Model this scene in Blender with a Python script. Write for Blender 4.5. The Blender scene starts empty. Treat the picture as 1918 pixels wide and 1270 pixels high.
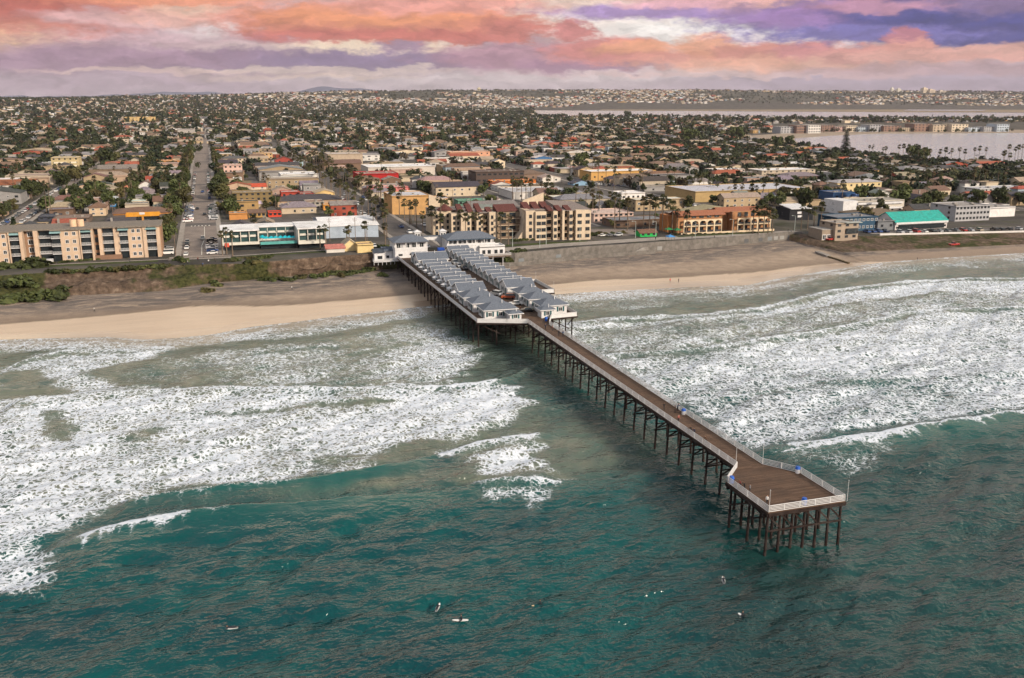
import bpy, math, random
import numpy as np
C = bpy.context.scene.collection
R = random.Random(11)
NR = np.random.RandomState(5)

# ------------------------------------------------------------------ survey: camera and where things stand
F_PX, CX, CY, CAM_H = 1750.0, 959.0, 635.0, 72.0
PITCH = math.atan((CY-183)/F_PX)
HEAD = -math.atan((380-CX)/F_PX*math.cos(PITCH))
SP, CP, SH, CH = math.sin(PITCH), math.cos(PITCH), math.sin(HEAD), math.cos(HEAD)
def spot(u, v, z=0.0):
    """ground position, at height z, of a point surveyed on the photograph"""
    q = (v-CY)/F_PX; r = (u-CX)/F_PX
    t = (CAM_H-z)/(SP+q*CP)
    f, s = (CP-q*SP)*t, r*t
    return (f*SH+s*CH, f*CH-s*SH)
def seen(x, y, z):
    f = x*SH+y*CH; s = x*CH-y*SH; d = CAM_H-z
    dep = f*CP+d*SP
    if dep < 1: return (-9999, -9999)
    return (CX+F_PX*s/dep, CY+F_PX*(d*CP-f*SP)/dep)
def in_frame(x, y, z=6, m=60):
    u, v = seen(x, y, z)
    return -m < u < 1918+m and v < 1330
def line(pts, z=0.0):
    a = np.array(sorted(spot(u, v, z) for u, v in pts))
    return a[:, 0], a[:, 1]

# ------------------------------------------------------------------ noise on arrays
def _h(i, j, s):
    n = (i*374761393 + j*668265263 + s*974711) & 0x7fffffff
    n = ((n ^ (n >> 13))*1274126177) & 0x7fffffff
    return ((n ^ (n >> 16)) & 0xffff)/65535.0
def vnoise(x, y, s=0):
    x = np.asarray(x, float); y = np.asarray(y, float)
    i = np.floor(x).astype(np.int64); j = np.floor(y).astype(np.int64)
    a = x-i; b = y-j
    a = a*a*(3-2*a); b = b*b*(3-2*b)
    return (_h(i, j, s)*(1-a)+_h(i+1, j, s)*a)*(1-b)+(_h(i, j+1, s)*(1-a)+_h(i+1, j+1, s)*a)*b
def fbm(x, y, s=0, o=4):
    t = 0; w = .5; k = 1.0
    for n in range(o):
        t = t+w*vnoise(np.asarray(x)*k, np.asarray(y)*k, s+n*17); w *= .5; k *= 2.03
    return t/(1-.5**o)
def sstep(a, b, x):
    t = np.clip((x-a)/(b-a), 0, 1)
    return t*t*(3-2*t)

# ------------------------------------------------------------------ colours and materials
def srgb(r, g, b):
    f = lambda c: (c/255/12.92) if c/255 <= .04045 else ((c/255+.055)/1.055)**2.4
    return (f(r), f(g), f(b))
class NT:
    def __init__(s, tree): s.t = tree; tree.nodes.clear()
    def n(s, typ, **kw):
        nd = s.t.nodes.new(typ)
        for k, v in kw.items(): setattr(nd, k, v)
        return nd
    def l(s, a, b): s.t.links.new(a, b)
    def put(s, sock, v):
        if isinstance(v, bpy.types.NodeSocket): s.l(v, sock)
        elif v is not None:
            if sock.type == 'RGBA' and len(v) == 3: v = (*v, 1)
            sock.default_value = v
    def math(s, op, a, b=None, c=None, clamp=False):
        nd = s.n('ShaderNodeMath', operation=op, use_clamp=clamp)
        for i, v in enumerate((a, b, c)):
            if v is not None: s.put(nd.inputs[i], v)
        return nd.outputs[0]
    def vmath(s, op, a, b=None, c=None):
        nd = s.n('ShaderNodeVectorMath', operation=op)
        for i, v in enumerate((a, b, c)):
            if v is not None: s.put(nd.inputs[i], v)
        return nd.outputs['Value'] if op in ('LENGTH', 'DISTANCE', 'DOT_PRODUCT') else nd.outputs[0]
    def mix(s, f, a, b, blend='MIX'):
        nd = s.n('ShaderNodeMix', data_type='RGBA', blend_type=blend)
        s.put(nd.inputs[0], f); s.put(nd.inputs[6], a); s.put(nd.inputs[7], b)
        return nd.outputs[2]
    def rng(s, v, a, b, c=0.0, d=1.0, smooth=False):
        nd = s.n('ShaderNodeMapRange', interpolation_type='SMOOTHSTEP' if smooth else 'LINEAR')
        for i, x in enumerate((v, a, b, c, d)): s.put(nd.inputs[i], x)
        return nd.outputs[0]
    def noise(s, vec, scale, detail=4.0, rough=.55, out='Fac', dist=0.0):
        nd = s.n('ShaderNodeTexNoise')
        if vec is not None: s.l(vec, nd.inputs['Vector'])
        nd.inputs['Scale'].default_value = scale; nd.inputs['Detail'].default_value = detail
        nd.inputs['Roughness'].default_value = rough; nd.inputs['Distortion'].default_value = dist
        return nd.outputs[out]
    def voro(s, vec, scale, feature='F1', out='Distance'):
        nd = s.n('ShaderNodeTexVoronoi', feature=feature)
        s.l(vec, nd.inputs['Vector']); nd.inputs['Scale'].default_value = scale
        return nd.outputs[out]
    def pos(s): return s.n('ShaderNodeNewGeometry').outputs['Position']
    def attr(s, name, out='Fac'): return s.n('ShaderNodeAttribute', attribute_name=name).outputs[out]
    def ramp(s, f, stops):
        nd = s.n('ShaderNodeValToRGB'); cr = nd.color_ramp
        while len(cr.elements) < len(stops): cr.elements.new(.5)
        for e, (p, c) in zip(cr.elements, stops): e.position = p; e.color = (*c, 1)
        s.l(f, nd.inputs[0]); return nd.outputs[0]
    def bump(s, h, strength=.5, dist=.1, normal=None):
        nd = s.n('ShaderNodeBump'); s.put(nd.inputs['Strength'], strength); nd.inputs['Distance'].default_value = dist
        s.l(h, nd.inputs['Height'])
        if normal is not None: s.l(normal, nd.inputs['Normal'])
        return nd.outputs[0]
    def bsdf(s, col, rough=.8, spec=.3, normal=None, metal=0.0):
        b = s.n('ShaderNodeBsdfPrincipled')
        s.put(b.inputs['Base Color'], col); s.put(b.inputs['Roughness'], rough)
        s.put(b.inputs['Specular IOR Level'], spec); s.put(b.inputs['Metallic'], metal)
        if normal is not None: s.l(normal, b.inputs['Normal'])
        return b
    def out(s, sh):
        o = s.n('ShaderNodeOutputMaterial'); s.l(sh, o.inputs['Surface'])
def newmat(name):
    m = bpy.data.materials.new(name); m.use_nodes = True
    return m, NT(m.node_tree)
MATS = {}
def mat(name, col=None, rough=.85, var=.18, scale=.6, spec=.25, src=None, metal=0.0, stain=0.0, bump=0.0, bscale=3.0):
    """weathered surface: colour of its own, of the object ('obj') or of the mesh ('col'), broken up by noise and stains"""
    if name in MATS: return MATS[name]
    m, t = newmat(name)
    p = t.pos()
    if src == 'obj': base = t.n('ShaderNodeObjectInfo').outputs['Color']
    elif src == 'col': base = t.attr('Col', 'Color')
    else: base = t.n('ShaderNodeRGB').outputs[0]; base.default_value = (*col, 1)
    f = t.rng(t.noise(p, scale, 5), .3, .7, 1-var, 1+var)
    g = t.n('ShaderNodeCombineColor'); [t.l(f, g.inputs[i]) for i in range(3)]
    c = t.mix(1.0, base, g.outputs[0], 'MULTIPLY')
    if stain:
        s = t.rng(t.noise(p, scale*.35, 6, .7), .5, .72, 0, stain)
        c = t.mix(s, c, (.10, .09, .08))
    nm = t.bump(t.noise(p, bscale, 4), bump, .1) if bump else None
    t.out(t.bsdf(c, rough, spec, nm, metal).outputs[0])
    MATS[name] = m; return m

# ------------------------------------------------------------------ mesh building
class MB:
    def __init__(s): s.v = []; s.f = []; s.m = []; s.mi = 0
    def add(s, vs, fs):
        o = len(s.v); s.v += vs
        for f in fs: s.f.append([i+o for i in f]); s.m.append(s.mi)
        return s
    def box(s, x0, y0, z0, x1, y1, z1):
        return s.add([(x0,y0,z0),(x1,y0,z0),(x1,y1,z0),(x0,y1,z0),(x0,y0,z1),(x1,y0,z1),(x1,y1,z1),(x0,y1,z1)],
                     [(0,3,2,1),(4,5,6,7),(0,1,5,4),(1,2,6,5),(2,3,7,6),(3,0,4,7)])
    def prism(s, poly, z0, z1):
        n = len(poly)
        return s.add([(x,y,z0) for x,y in poly]+[(x,y,z1) for x,y in poly],
                     [tuple(range(n))[::-1], tuple(range(n,2*n))]+[(i,(i+1)%n,n+(i+1)%n,n+i) for i in range(n)])
    def wallprism(s, poly, y0, y1):
        """polygon in x,z pushed along y"""
        n = len(poly)
        return s.add([(x,y0,z) for x,z in poly]+[(x,y1,z) for x,z in poly],
                     [tuple(range(n)), tuple(range(n,2*n))[::-1]]+[(i,n+i,n+(i+1)%n,(i+1)%n) for i in range(n)])
    def tube(s, p, q, r0, r1=None, n=7, cap=True):
        r1 = r0 if r1 is None else r1
        p = np.array(p, float); q = np.array(q, float); d = q-p; d /= max(np.linalg.norm(d), 1e-9)
        a = np.cross(d, (0,0,1.0) if abs(d[2]) < .9 else (1.0,0,0)); a /= np.linalg.norm(a); b = np.cross(d, a)
        vs = []
        for c, r in ((p,r0),(q,r1)):
            for k in range(n):
                t = 2*math.pi*k/n
                vs.append(tuple(c+r*(math.cos(t)*a+math.sin(t)*b)))
        fs = [(k,n+k,n+(k+1)%n,(k+1)%n) for k in range(n)]
        if cap: fs += [tuple(range(n)), tuple(range(n,2*n))[::-1]]
        return s.add(vs, fs)
    def beam(s, p, q, w, h):
        p = np.array(p, float); q = np.array(q, float); d = q-p; d /= np.linalg.norm(d)
        a = np.cross(d, (0,0,1.0) if abs(d[2]) < .95 else (0,1.0,0)); a /= np.linalg.norm(a); b = np.cross(a, d)
        vs = [tuple(c+i*a*w/2+j*b*h/2) for c in (p,q) for i,j in ((-1,-1),(1,-1),(1,1),(-1,1))]
        return s.add(vs, [(0,1,2,3),(7,6,5,4),(0,4,5,1),(1,5,6,2),(2,6,7,3),(3,7,4,0)])
    def gable(s, x0, y0, x1, y1, z, h, ax='x', ov=.5, th=.22):
        """two pitched slabs, ridge along ax"""
        if ax == 'y':
            b = MB().gable(y0, x0, y1, x1, z, h, 'x', ov, th)
            return s.add([(y,x,zz) for x,y,zz in b.v], [f[::-1] for f in b.f])
        ym = (y0+y1)/2; k = h/(ym-y0); za = z-ov*k
        sec = [(y0-ov,za),(ym,z+h),(y1+ov,za),(y1+ov,za+th),(ym,z+h+th),(y0-ov,za+th)]
        n = 6
        return s.add([(x0-ov,a,b) for a,b in sec]+[(x1+ov,a,b) for a,b in sec],
                     [(0,1,4,5),(1,2,3,4),(n+5,n+4,n+1,n),(n+4,n+3,n+2,n+1)]+[((i+1)%n,i,n+i,n+(i+1)%n) for i in range(n)])
    def hip(s, x0, y0, x1, y1, z, h, ov=.6, th=.2):
        x0-=ov; y0-=ov; x1+=ov; y1+=ov
        w, d = x1-x0, y1-y0
        if w >= d: a, b = (x0+d/2*.95,(y0+y1)/2), (x1-d/2*.95,(y0+y1)/2)
        else: a, b = ((x0+x1)/2,y0+w/2*.95), ((x0+x1)/2,y1-w/2*.95)
        vs = [(x0,y0,z),(x1,y0,z),(x1,y1,z),(x0,y1,z),(x0,y0,z+th),(x1,y0,z+th),(x1,y1,z+th),(x0,y1,z+th),(*a,z+h+th),(*b,z+h+th)]
        side = [(0,3,2,1),(0,1,5,4),(1,2,6,5),(2,3,7,6),(3,0,4,7)]
        top = [(4,5,9,8),(5,6,9),(6,7,8,9),(7,4,8)] if w >= d else [(4,5,8),(5,6,9,8),(6,7,9),(7,4,8,9)]
        return s.add(vs, side+top)
    def flat(s, x0, y0, x1, y1, z, par=.6, t=.3):
        """flat roof slab inside a low parapet"""
        s.box(x0+t, y0+t, z-.25, x1-t, y1-t, z+.12)
        return s
    def parapet(s, x0, y0, x1, y1, z, par=.6, t=.3):
        s.box(x0,y0,z-.3,x1,y0+t,z+par); s.box(x0,y1-t,z-.3,x1,y1,z+par)
        s.box(x0,y0+t,z-.3,x0+t,y1-t,z+par); s.box(x1-t,y0+t,z-.3,x1,y1-t,z+par)
        return s
    def mesh(s, name, mats, smooth=False):
        me = bpy.data.meshes.new(name); me.from_pydata(s.v, [], s.f)
        for m in (mats if isinstance(mats, (list,tuple)) else [mats]): me.materials.append(m)
        if any(s.m): me.polygons.foreach_set('material_index', s.m)
        if smooth: me.polygons.foreach_set('use_smooth', [True]*len(me.polygons))
        me.update(); return me
    def build(s, name, mats, parent=None, loc=None, col=None, smooth=False):
        return put(s.mesh(name, mats, smooth), name, parent, loc, col)
def put(me, name, parent=None, loc=None, col=None, rz=0.0, scale=None):
    o = bpy.data.objects.new(name, me); C.objects.link(o)
    if parent is not None: o.parent = parent
    if loc is not None: o.location = loc
    if rz: o.rotation_euler = (0,0,rz)
    if scale is not None: o.scale = scale
    if col is not None: o.color = (*col, 1)
    return o
ALL_LABELS = {}
PENDING = []
def tag(o, label, cat, group=None):
    if isinstance(label, tuple):        # named once everything stands
        PENDING.append((o, label)); o['category'] = cat
        if group: o['group'] = group
        return o
    n = len(label.split())
    if not 4 <= n <= 16: print('LABELLEN', n, label)
    if label in ALL_LABELS and not (group and ALL_LABELS[label] == group): print('DUP', label)
    ALL_LABELS[label] = group
    o['label'] = label; o['category'] = cat
    if group: o['group'] = group
    return o
def thing(name, label, cat, loc, group=None, rz=0.0):
    o = bpy.data.objects.new(name, None); C.objects.link(o)
    o.location = loc; o.rotation_euler = (0,0,rz); o.empty_display_size = .5
    return tag(o, label, cat, group)
def kind(o, k): o['kind'] = k; return o
def copy_part(src, parent, name=None):
    c = src.copy(); C.objects.link(c); c.parent = parent
    return c
def grid_mesh(name, X, Y, Z, mat_, attrs=None, smooth=True):
    ny, nx = X.shape
    me = bpy.data.meshes.new(name)
    co = np.stack([X, Y, Z], -1).reshape(-1, 3).astype(np.float32)
    idx = np.arange(ny*nx).reshape(ny, nx)
    q = np.stack([idx[:-1,:-1], idx[:-1,1:], idx[1:,1:], idx[1:,:-1]], -1).reshape(-1, 4)
    me.vertices.add(len(co)); me.vertices.foreach_set('co', co.ravel())
    me.loops.add(q.size); me.loops.foreach_set('vertex_index', q.ravel().astype(np.int32))
    me.polygons.add(len(q)); me.polygons.foreach_set('loop_start', np.arange(0, q.size, 4, dtype=np.int32))
    me.polygons.foreach_set('use_smooth', np.ones(len(q), bool))
    me.update(calc_edges=True)
    for k, a in (attrs or {}).items():
        at = me.attributes.new(k, 'FLOAT', 'POINT'); at.data.foreach_set('value', a.ravel().astype(np.float32))
    me.materials.append(mat_)
    return put(me, name)
def soup_mesh(name, V, Fq, cols, mat_, smooth=False):
    """many quads in one mesh (stuff): V (n,3), Fq (m,4), a colour per face"""
    me = bpy.data.meshes.new(name)
    me.vertices.add(len(V)); me.vertices.foreach_set('co', V.astype(np.float32).ravel())
    me.loops.add(Fq.size); me.loops.foreach_set('vertex_index', Fq.ravel().astype(np.int32))
    me.polygons.add(len(Fq)); me.polygons.foreach_set('loop_start', np.arange(0, Fq.size, 4, dtype=np.int32))
    me.update(calc_edges=True)
    a = me.attributes.new('Col', 'FLOAT_COLOR', 'FACE')
    a.data.foreach_set('color', np.concatenate([cols, np.ones((len(cols),1))], 1).astype(np.float32).ravel())
    me.materials.append(mat_)
    return put(me, name)
def ordinal(n):
    a = ['zeroth','first','second','third','fourth','fifth','sixth','seventh','eighth','ninth','tenth','eleventh','twelfth','thirteenth','fourteenth','fifteenth','sixteenth','seventeenth','eighteenth','nineteenth']
    if n < 20: return a[n]
    t = ['','','twenty','thirty','forty','fifty','sixty','seventy','eighty','ninety'][n//10 % 10]
    if n >= 100: return 'hundred-and-'+ordinal(n-100) if n > 100 else 'hundredth'
    return t+'-'+a[n%10] if n%10 else t[:-1]+'ieth'
# ------------------------------------------------------------------ camera
sc = bpy.context.scene
cam = bpy.data.objects.new('camera', bpy.data.cameras.new('camera')); C.objects.link(cam)
cam.data.sensor_width = 36.0; cam.data.lens = F_PX/1918*36.0
cam.data.clip_start = .5; cam.data.clip_end = 90000
cam.location = (0, 0, CAM_H); cam.rotation_euler = (math.pi/2-PITCH, 0, -HEAD)
sc.camera = cam
sc.view_settings.view_transform = 'Standard'; sc.view_settings.look = 'None'
sc.view_settings.exposure = 0.25; sc.view_settings.gamma = 1.0
sc.cycles.use_denoising = True; sc.cycles.use_adaptive_sampling = True; sc.cycles.adaptive_threshold = .03; sc.cycles.adaptive_min_samples = 16
sc.cycles.max_bounces = 5; sc.cycles.diffuse_bounces = 2; sc.cycles.glossy_bounces = 2; sc.cycles.volume_bounces = 0
sc.cycles.transparent_max_bounces = 4
sc.cycles.sample_clamp_indirect = 6.0

# ------------------------------------------------------------------ light
SUN_EL, SUN_AZ = 24.0, 148.0          # low in the south-west, behind the sea
sun = bpy.data.objects.new('sun', bpy.data.lights.new('sun', 'SUN')); C.objects.link(sun)
sun.data.energy = 4.3; sun.data.angle = math.radians(9); sun.data.color = (1.0, .85, .69)
sun.rotation_euler = (math.radians(90-SUN_EL), 0, math.radians(180-SUN_AZ))
sun.location = (150, -250, 300)
world = bpy.data.worlds.new('World'); sc.world = world; world.use_nodes = True
def sky():
    t = NT(world.node_tree)
    d = t.n('ShaderNodeTexCoord').outputs['Generated']
    sp = t.n('ShaderNodeSeparateXYZ'); t.l(d, sp.inputs[0])
    x, y, z = sp.outputs
    f = t.math('ADD', t.math('MULTIPLY', x, SH), t.math('MULTIPLY', y, CH))
    s = t.math('SUBTRACT', t.math('MULTIPLY', x, CH), t.math('MULTIPLY', y, SH))
    az = t.math('ARCTAN2', s, f)                       # bearing from the view's, elevation: units of 100 px
    el = t.math('ARCSINE', z)
    U = t.math('MULTIPLY', az, 17.8); V = t.math('MULTIPLY', el, 17.5)
    cv = t.n('ShaderNodeCombineXYZ'); t.l(U, cv.inputs[0]); t.l(V, cv.inputs[1])
    P = cv.outputs[0]
    st = t.vmath('MULTIPLY', P, (.55, 1.5, 1))
    w1 = t.vmath('MULTIPLY', t.vmath('SUBTRACT', t.noise(st, 1.0, 5, .58, 'Color'), (.5,.5,.5)), (1.0, .30, 0))
    st2 = t.vmath('MULTIPLY', P, (1.5, 4.0, 1))
    w2 = t.vmath('MULTIPLY', t.vmath('SUBTRACT', t.noise(st2, 1.3, 6, .62, 'Color'), (.5,.5,.5)), (.95, .34, 0))
    Q = t.vmath('ADD', P, t.vmath('ADD', w1, w2))
    sq = t.n('ShaderNodeSeparateXYZ'); t.l(Q, sq.inputs[0])
    S = srgb
    col = t.ramp(t.math('DIVIDE', sq.outputs[1], 2.6, clamp=True), [(0,S(186,168,178)),(.14,S(200,182,186)),(.27,S(220,196,190)),(.42,S(186,155,165)),(.62,S(216,172,168)),(.85,S(230,170,150)),(1,S(226,160,135))])
    fine = t.noise(st2, 2.2, 7, .68)
    def blob(u, v, ru, rv, c, soft=.55, k=1.0):
        nonlocal col
        c0 = (math.atan2((u-CX)/F_PX, CP-(v-CY)/F_PX*SP)*17.8, math.atan2(-(SP+(v-CY)/F_PX*CP), CP-(v-CY)/F_PX*SP)*17.5)
        q = t.vmath('MULTIPLY_ADD', Q, (100/ru, 100/rv, 0), (-c0[0]*100/ru, -c0[1]*100/rv, 0))
        r = t.math('ADD', t.vmath('LENGTH', q), t.math('MULTIPLY_ADD', fine, 1.0, -.5))
        col = t.mix(t.rng(r, 1+soft*.7, 1-soft*.7, 0, k, True), col, S(*c))
    for b in [
        # broad tones and openings of clear light
        (1750,150,420,28,(164,148,170),.7,.8),(200,140,380,26,(182,158,172),.7,.8),(900,150,330,20,(205,190,192),.7,.8),
        (380,55,170,18,(240,226,222),.5,.9),(60,78,90,20,(250,205,160),.5,.9),(220,72,140,20,(215,180,186),.6,.9),
        (700,86,150,15,(252,228,200),.5,.95),(1130,40,170,36,(250,236,226),.5,.95),(1340,62,210,24,(252,245,238),.45,1),(1080,132,260,9,(228,206,206),.6,.8),
        (1440,88,160,16,(242,226,222),.5,.8),(1010,10,150,16,(250,224,208),.6,.9),(930,24,90,10,(250,228,208),.5,.6),(560,140,200,8,(226,200,180),.6,.7),
        # grey-mauve lower clouds
        (400,118,420,20,(150,124,152),.5,.95),(120,112,260,24,(172,138,156),.6,.8),(740,116,230,17,(140,120,152),.5,.95),(745,88,45,10,(160,128,158),.5,.9),
        (980,106,170,26,(182,136,152),.6,.9),(1110,124,150,9,(168,124,150),.5,.9),
        # lit clouds
        (70,30,180,42,(210,124,104),.6,.9),(20,14,130,32,(190,102,88),.6,.9),(300,4,170,18,(238,156,120),.7,.9),(250,46,150,14,(226,186,186),.6,.75),(400,26,110,10,(246,214,190),.6,.75),(330,40,90,16,(238,180,160),.7,.7),
        (490,36,100,20,(230,152,134),.7,.8),(560,68,110,15,(190,116,120),.6,.9),
        (740,46,275,32,(224,140,112),.35,.95),(700,30,190,18,(242,160,112),.6,.75),(820,10,200,16,(240,165,150),.6,.9),(760,70,250,11,(206,116,104),.5,.9),(960,58,60,18,(206,124,112),.5,.9),
        (1065,55,44,17,(208,134,128),.4,1),(1140,96,110,24,(214,136,128),.5,1),(1190,92,80,13,(244,172,128),.6,.8),(1290,112,120,12,(226,150,132),.5,.9),
        (1330,88,60,22,(240,166,126),.5,.9),(1420,104,90,20,(216,144,128),.5,1),(1500,124,260,12,(240,180,150),.6,.8),(1510,100,60,14,(206,136,134),.45,1),
        (1400,140,300,5,(228,196,190),.5,.8),(600,131,250,6,(234,212,196),.5,.7),(260,134,160,5,(226,196,184),.5,.7),(1000,146,260,5,(222,206,206),.5,.7),(1250,22,220,13,(172,142,196),.6,.95),(1300,6,150,9,(236,180,190),.6,.9),(1590,16,190,18,(244,186,156),.6,.95),
        # the blue and violet bank
        (1720,44,330,40,(126,110,176),.45,.95),(1560,40,180,16,(160,124,178),.6,.9),(1780,34,190,30,(96,92,158),.5,.9),(1850,62,210,38,(70,74,142),.5,1),(1640,72,160,14,(118,112,178),.5,.9),(1900,14,160,22,(150,124,160),.7,.7),
        (1635,24,110,10,(206,150,170),.6,.8),
        (1630,108,100,14,(216,150,140),.45,1),(1690,78,34,14,(186,120,134),.4,1),(1705,98,44,14,(222,156,142),.4,1),(1800,112,190,12,(222,164,150),.5,1),(1890,104,90,10,(224,170,156),.5,.9),
        (1740,136,260,10,(190,156,160),.6,.8)]:
        blob(*b)
    # overhead and behind: thinning overcast over the clear evening sky
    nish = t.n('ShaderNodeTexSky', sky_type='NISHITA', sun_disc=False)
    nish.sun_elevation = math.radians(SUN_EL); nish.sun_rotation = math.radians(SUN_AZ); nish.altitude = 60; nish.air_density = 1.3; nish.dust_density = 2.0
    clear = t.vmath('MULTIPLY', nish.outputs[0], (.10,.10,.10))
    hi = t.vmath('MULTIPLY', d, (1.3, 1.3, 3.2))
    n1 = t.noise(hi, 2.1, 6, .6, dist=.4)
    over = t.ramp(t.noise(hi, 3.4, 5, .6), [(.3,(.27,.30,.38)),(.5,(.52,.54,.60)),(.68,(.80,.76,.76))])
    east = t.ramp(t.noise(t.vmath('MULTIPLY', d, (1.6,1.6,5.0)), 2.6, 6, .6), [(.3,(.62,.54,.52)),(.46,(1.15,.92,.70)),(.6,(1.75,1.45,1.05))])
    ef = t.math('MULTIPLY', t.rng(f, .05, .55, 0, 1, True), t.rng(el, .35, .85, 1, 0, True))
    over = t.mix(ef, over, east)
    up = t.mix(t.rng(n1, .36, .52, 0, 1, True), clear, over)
    r0 = t.noise(t.vmath('MULTIPLY', Q, (1.1, 3.2, 1)), 1.5, 6, .6); r1 = t.noise(t.vmath('MULTIPLY_ADD', Q, (1.1, 3.2, 1), (.06, .42, 0)), 1.5, 6, .6)
    rel = t.math('MULTIPLY_ADD', t.math('SUBTRACT', r0, r1), .85, .83)
    rc = t.n('ShaderNodeCombineColor'); [t.l(rel, rc.inputs[i]) for i in range(3)]
    col = t.mix(1, col, rc.outputs[0], 'MULTIPLY')
    col = t.mix(.05, col, (.52,.46,.52))
    bg = t.n('ShaderNodeBackground'); t.l(col, bg.inputs[0])
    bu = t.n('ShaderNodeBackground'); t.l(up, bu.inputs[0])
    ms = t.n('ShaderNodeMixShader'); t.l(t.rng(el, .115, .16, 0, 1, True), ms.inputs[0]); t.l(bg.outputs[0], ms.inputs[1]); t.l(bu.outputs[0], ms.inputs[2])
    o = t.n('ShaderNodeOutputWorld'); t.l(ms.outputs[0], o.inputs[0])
sky()

# ------------------------------------------------------------------ lie of the land
SHORE = line([(0,637),(100,634),(200,632),(270,637),(330,634),(400,627),(470,613),(560,603),(640,592),(720,583),(790,575),(1020,553),(1100,548),(1200,543),(1300,538),(1400,535),(1470,520),(1560,506),(1650,492),(1750,484),(1918,474)])
WETL = line([(0,607),(150,597),(260,588),(340,578),(400,574),(480,574),(560,570),(640,563),(720,556),(790,549),(1030,533),(1120,524),(1250,520),(1400,510),(1480,500),(1560,492),(1700,484),(1918,470)], 1.0)
_f = line([(0,560),(60,556),(160,553),(300,546),(400,530),(480,524),(560,516),(650,508),(760,503)], 2.3)
_w = line([(962,497),(1090,483),(1160,478),(1300,467),(1480,450)], 2.3)
_d = line([(1560,474),(1700,468),(1918,458)], 2.3)
FOOT = (np.concatenate([_f[0],[100],_w[0],_d[0]]), np.concatenate([_f[1],[382],_w[1],_d[1]]))
_t1 = line([(0,516),(310,497),(480,493),(620,487),(700,480)], 9)
_t2 = line([(1610,443),(1700,440),(1918,434)], 5)
TOP = (np.concatenate([_t1[0],[84,104],_w[0],_t2[0]]), np.concatenate([_t1[1],[394,392],_w[1]+.35,_t2[1]]))
ZT = ([-60,66,86,104,122,280,330,600,760], [9.0,9.0,8.0,7.6,6.6,5.6,5.0,3.6,2.0])
def shore(x): return np.interp(x, *SHORE)
def foot(x): return np.interp(x, *FOOT)
def top(x): return np.maximum(np.interp(x, *TOP), foot(x)+.3)
RIDGE_U = [-700,-300,0,120,240,400,520,640,760,900,1100,1300,1500,1700,1918,2300,3000]
RIDGE_V = [191,190,188,187,183,180,177,173,172,171,170.5,171,173,172.5,174,176,178]
def city_z(x, y):
    """height of the town and the hills behind it"""
    x = np.asarray(x, float); y = np.asarray(y, float)
    z = np.interp(x, *ZT)
    far = sstep(1200, 2600, y)
    z = z*(1-far)+far*np.where(x > 900, 2.0, np.interp(x, [300,900], [14,2.0]))
    D = np.maximum(x*SH+y*CH, 1); b = np.arctan2(x, y)-HEAD
    u = CX+1807*np.tan(np.clip(b, -1.2, 1.2))
    d0 = np.interp(u, [0,300,700,1000], [2500,3300,4400,5650]); d1 = np.interp(u, [0,300,700,1000], [4300,6200,7800,8600])
    zt = CAM_H+(183-np.interp(u, RIDGE_U, RIDGE_V))/1750*d1
    n = fbm(b*26, D/900, 3, 4)-.5
    h = sstep(d0, d1, D)
    return z+(zt-z)*h*(1+.35*n*(1-h))+h*(fbm(b*60, D/500, 9, 3)-.5)*14
def ground_z(x, y):
    """height of the ground anywhere behind the water line"""
    ys, yf, yt = shore(x), foot(x), top(x)
    zt = np.interp(x, *ZT)
    a = np.clip((y-ys)/np.maximum(yf-ys, 1), 0, 1); b = np.clip((y-yf)/(yt-yf), 0, 1)
    zb = 2.4*a**.85
    return np.where(y < yf, zb, np.where(y < yt, 2.4+(zt-2.4)*b, city_z(x, y)))
def gz(x, y): return float(ground_z(np.float64(x), np.float64(y)))
def on_ground(u, v):
    z = 6.0
    for _ in range(12):
        x, y = spot(u, v, z); z = gz(x, y)
    return x, y, z

# sand, bluff, town ground: three sheets that share their edge rows
def sand_mat():
    m, t = newmat('sand'); p = t.pos()
    wet = t.attr('wet'); kelp = t.attr('kelp')
    n = t.noise(p, .25, 6, .6); n2 = t.noise(p, 2.2, 4)
    dry = t.mix(t.rng(n, .35, .65), (.25,.19,.14), (.36,.28,.205))
    st = t.vmath('MULTIPLY', t.vmath('ADD', p, t.vmath('MULTIPLY', t.noise(p, .05, 3, .5, 'Color'), (30,14,0))), (.10, .30, 1))
    k = t.rng(t.noise(st, 1.0, 8, .72), .38, .56, 0, 1)
    dry = t.mix(t.math('MULTIPLY', t.math('MULTIPLY', k, kelp), .95), dry, (.095,.082,.075))
    sp = t.rng(t.noise(t.vmath('MULTIPLY', p, (.7, 2.0, 1)), 1.0, 6, .75), .58, .66)
    dry = t.mix(t.math('MULTIPLY', sp, t.math('MULTIPLY', kelp, .8)), dry, (.05,.045,.045))
    g = t.rng(n2, .3, .7, .88, 1.12); gc = t.n('ShaderNodeCombineColor'); [t.l(g, gc.inputs[i]) for i in range(3)]
    dry = t.mix(1, dry, gc.outputs[0], 'MULTIPLY')
    damp = t.attr('damp')
    dry = t.mix(t.math('MULTIPLY', damp, .80), dry, (.17,.125,.09))
    wc = t.mix(t.rng(t.noise(t.vmath('MULTIPLY', p, (.05,.35,1)), 1.0, 5), .35, .7), (.45,.34,.24), (.53,.41,.295))  # paler than dry: reflected sky painted into the wet sand's colour
    c = t.mix(wet, dry, wc)
    gl = t.attr('gloss')
    c = t.mix(t.math('MULTIPLY', gl, .45), c, (.24,.18,.13))
    rough = t.math('SUBTRACT', t.rng(wet, 0, 1, .95, .36), t.math('MULTIPLY', gl, .24))
    bp = t.bump(t.noise(p, .9, 6, .7), t.rng(wet, 0, 1, .8, .03), .35)
    t.out(t.bsdf(c, rough, .45, bp).outputs[0]); return m
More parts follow.
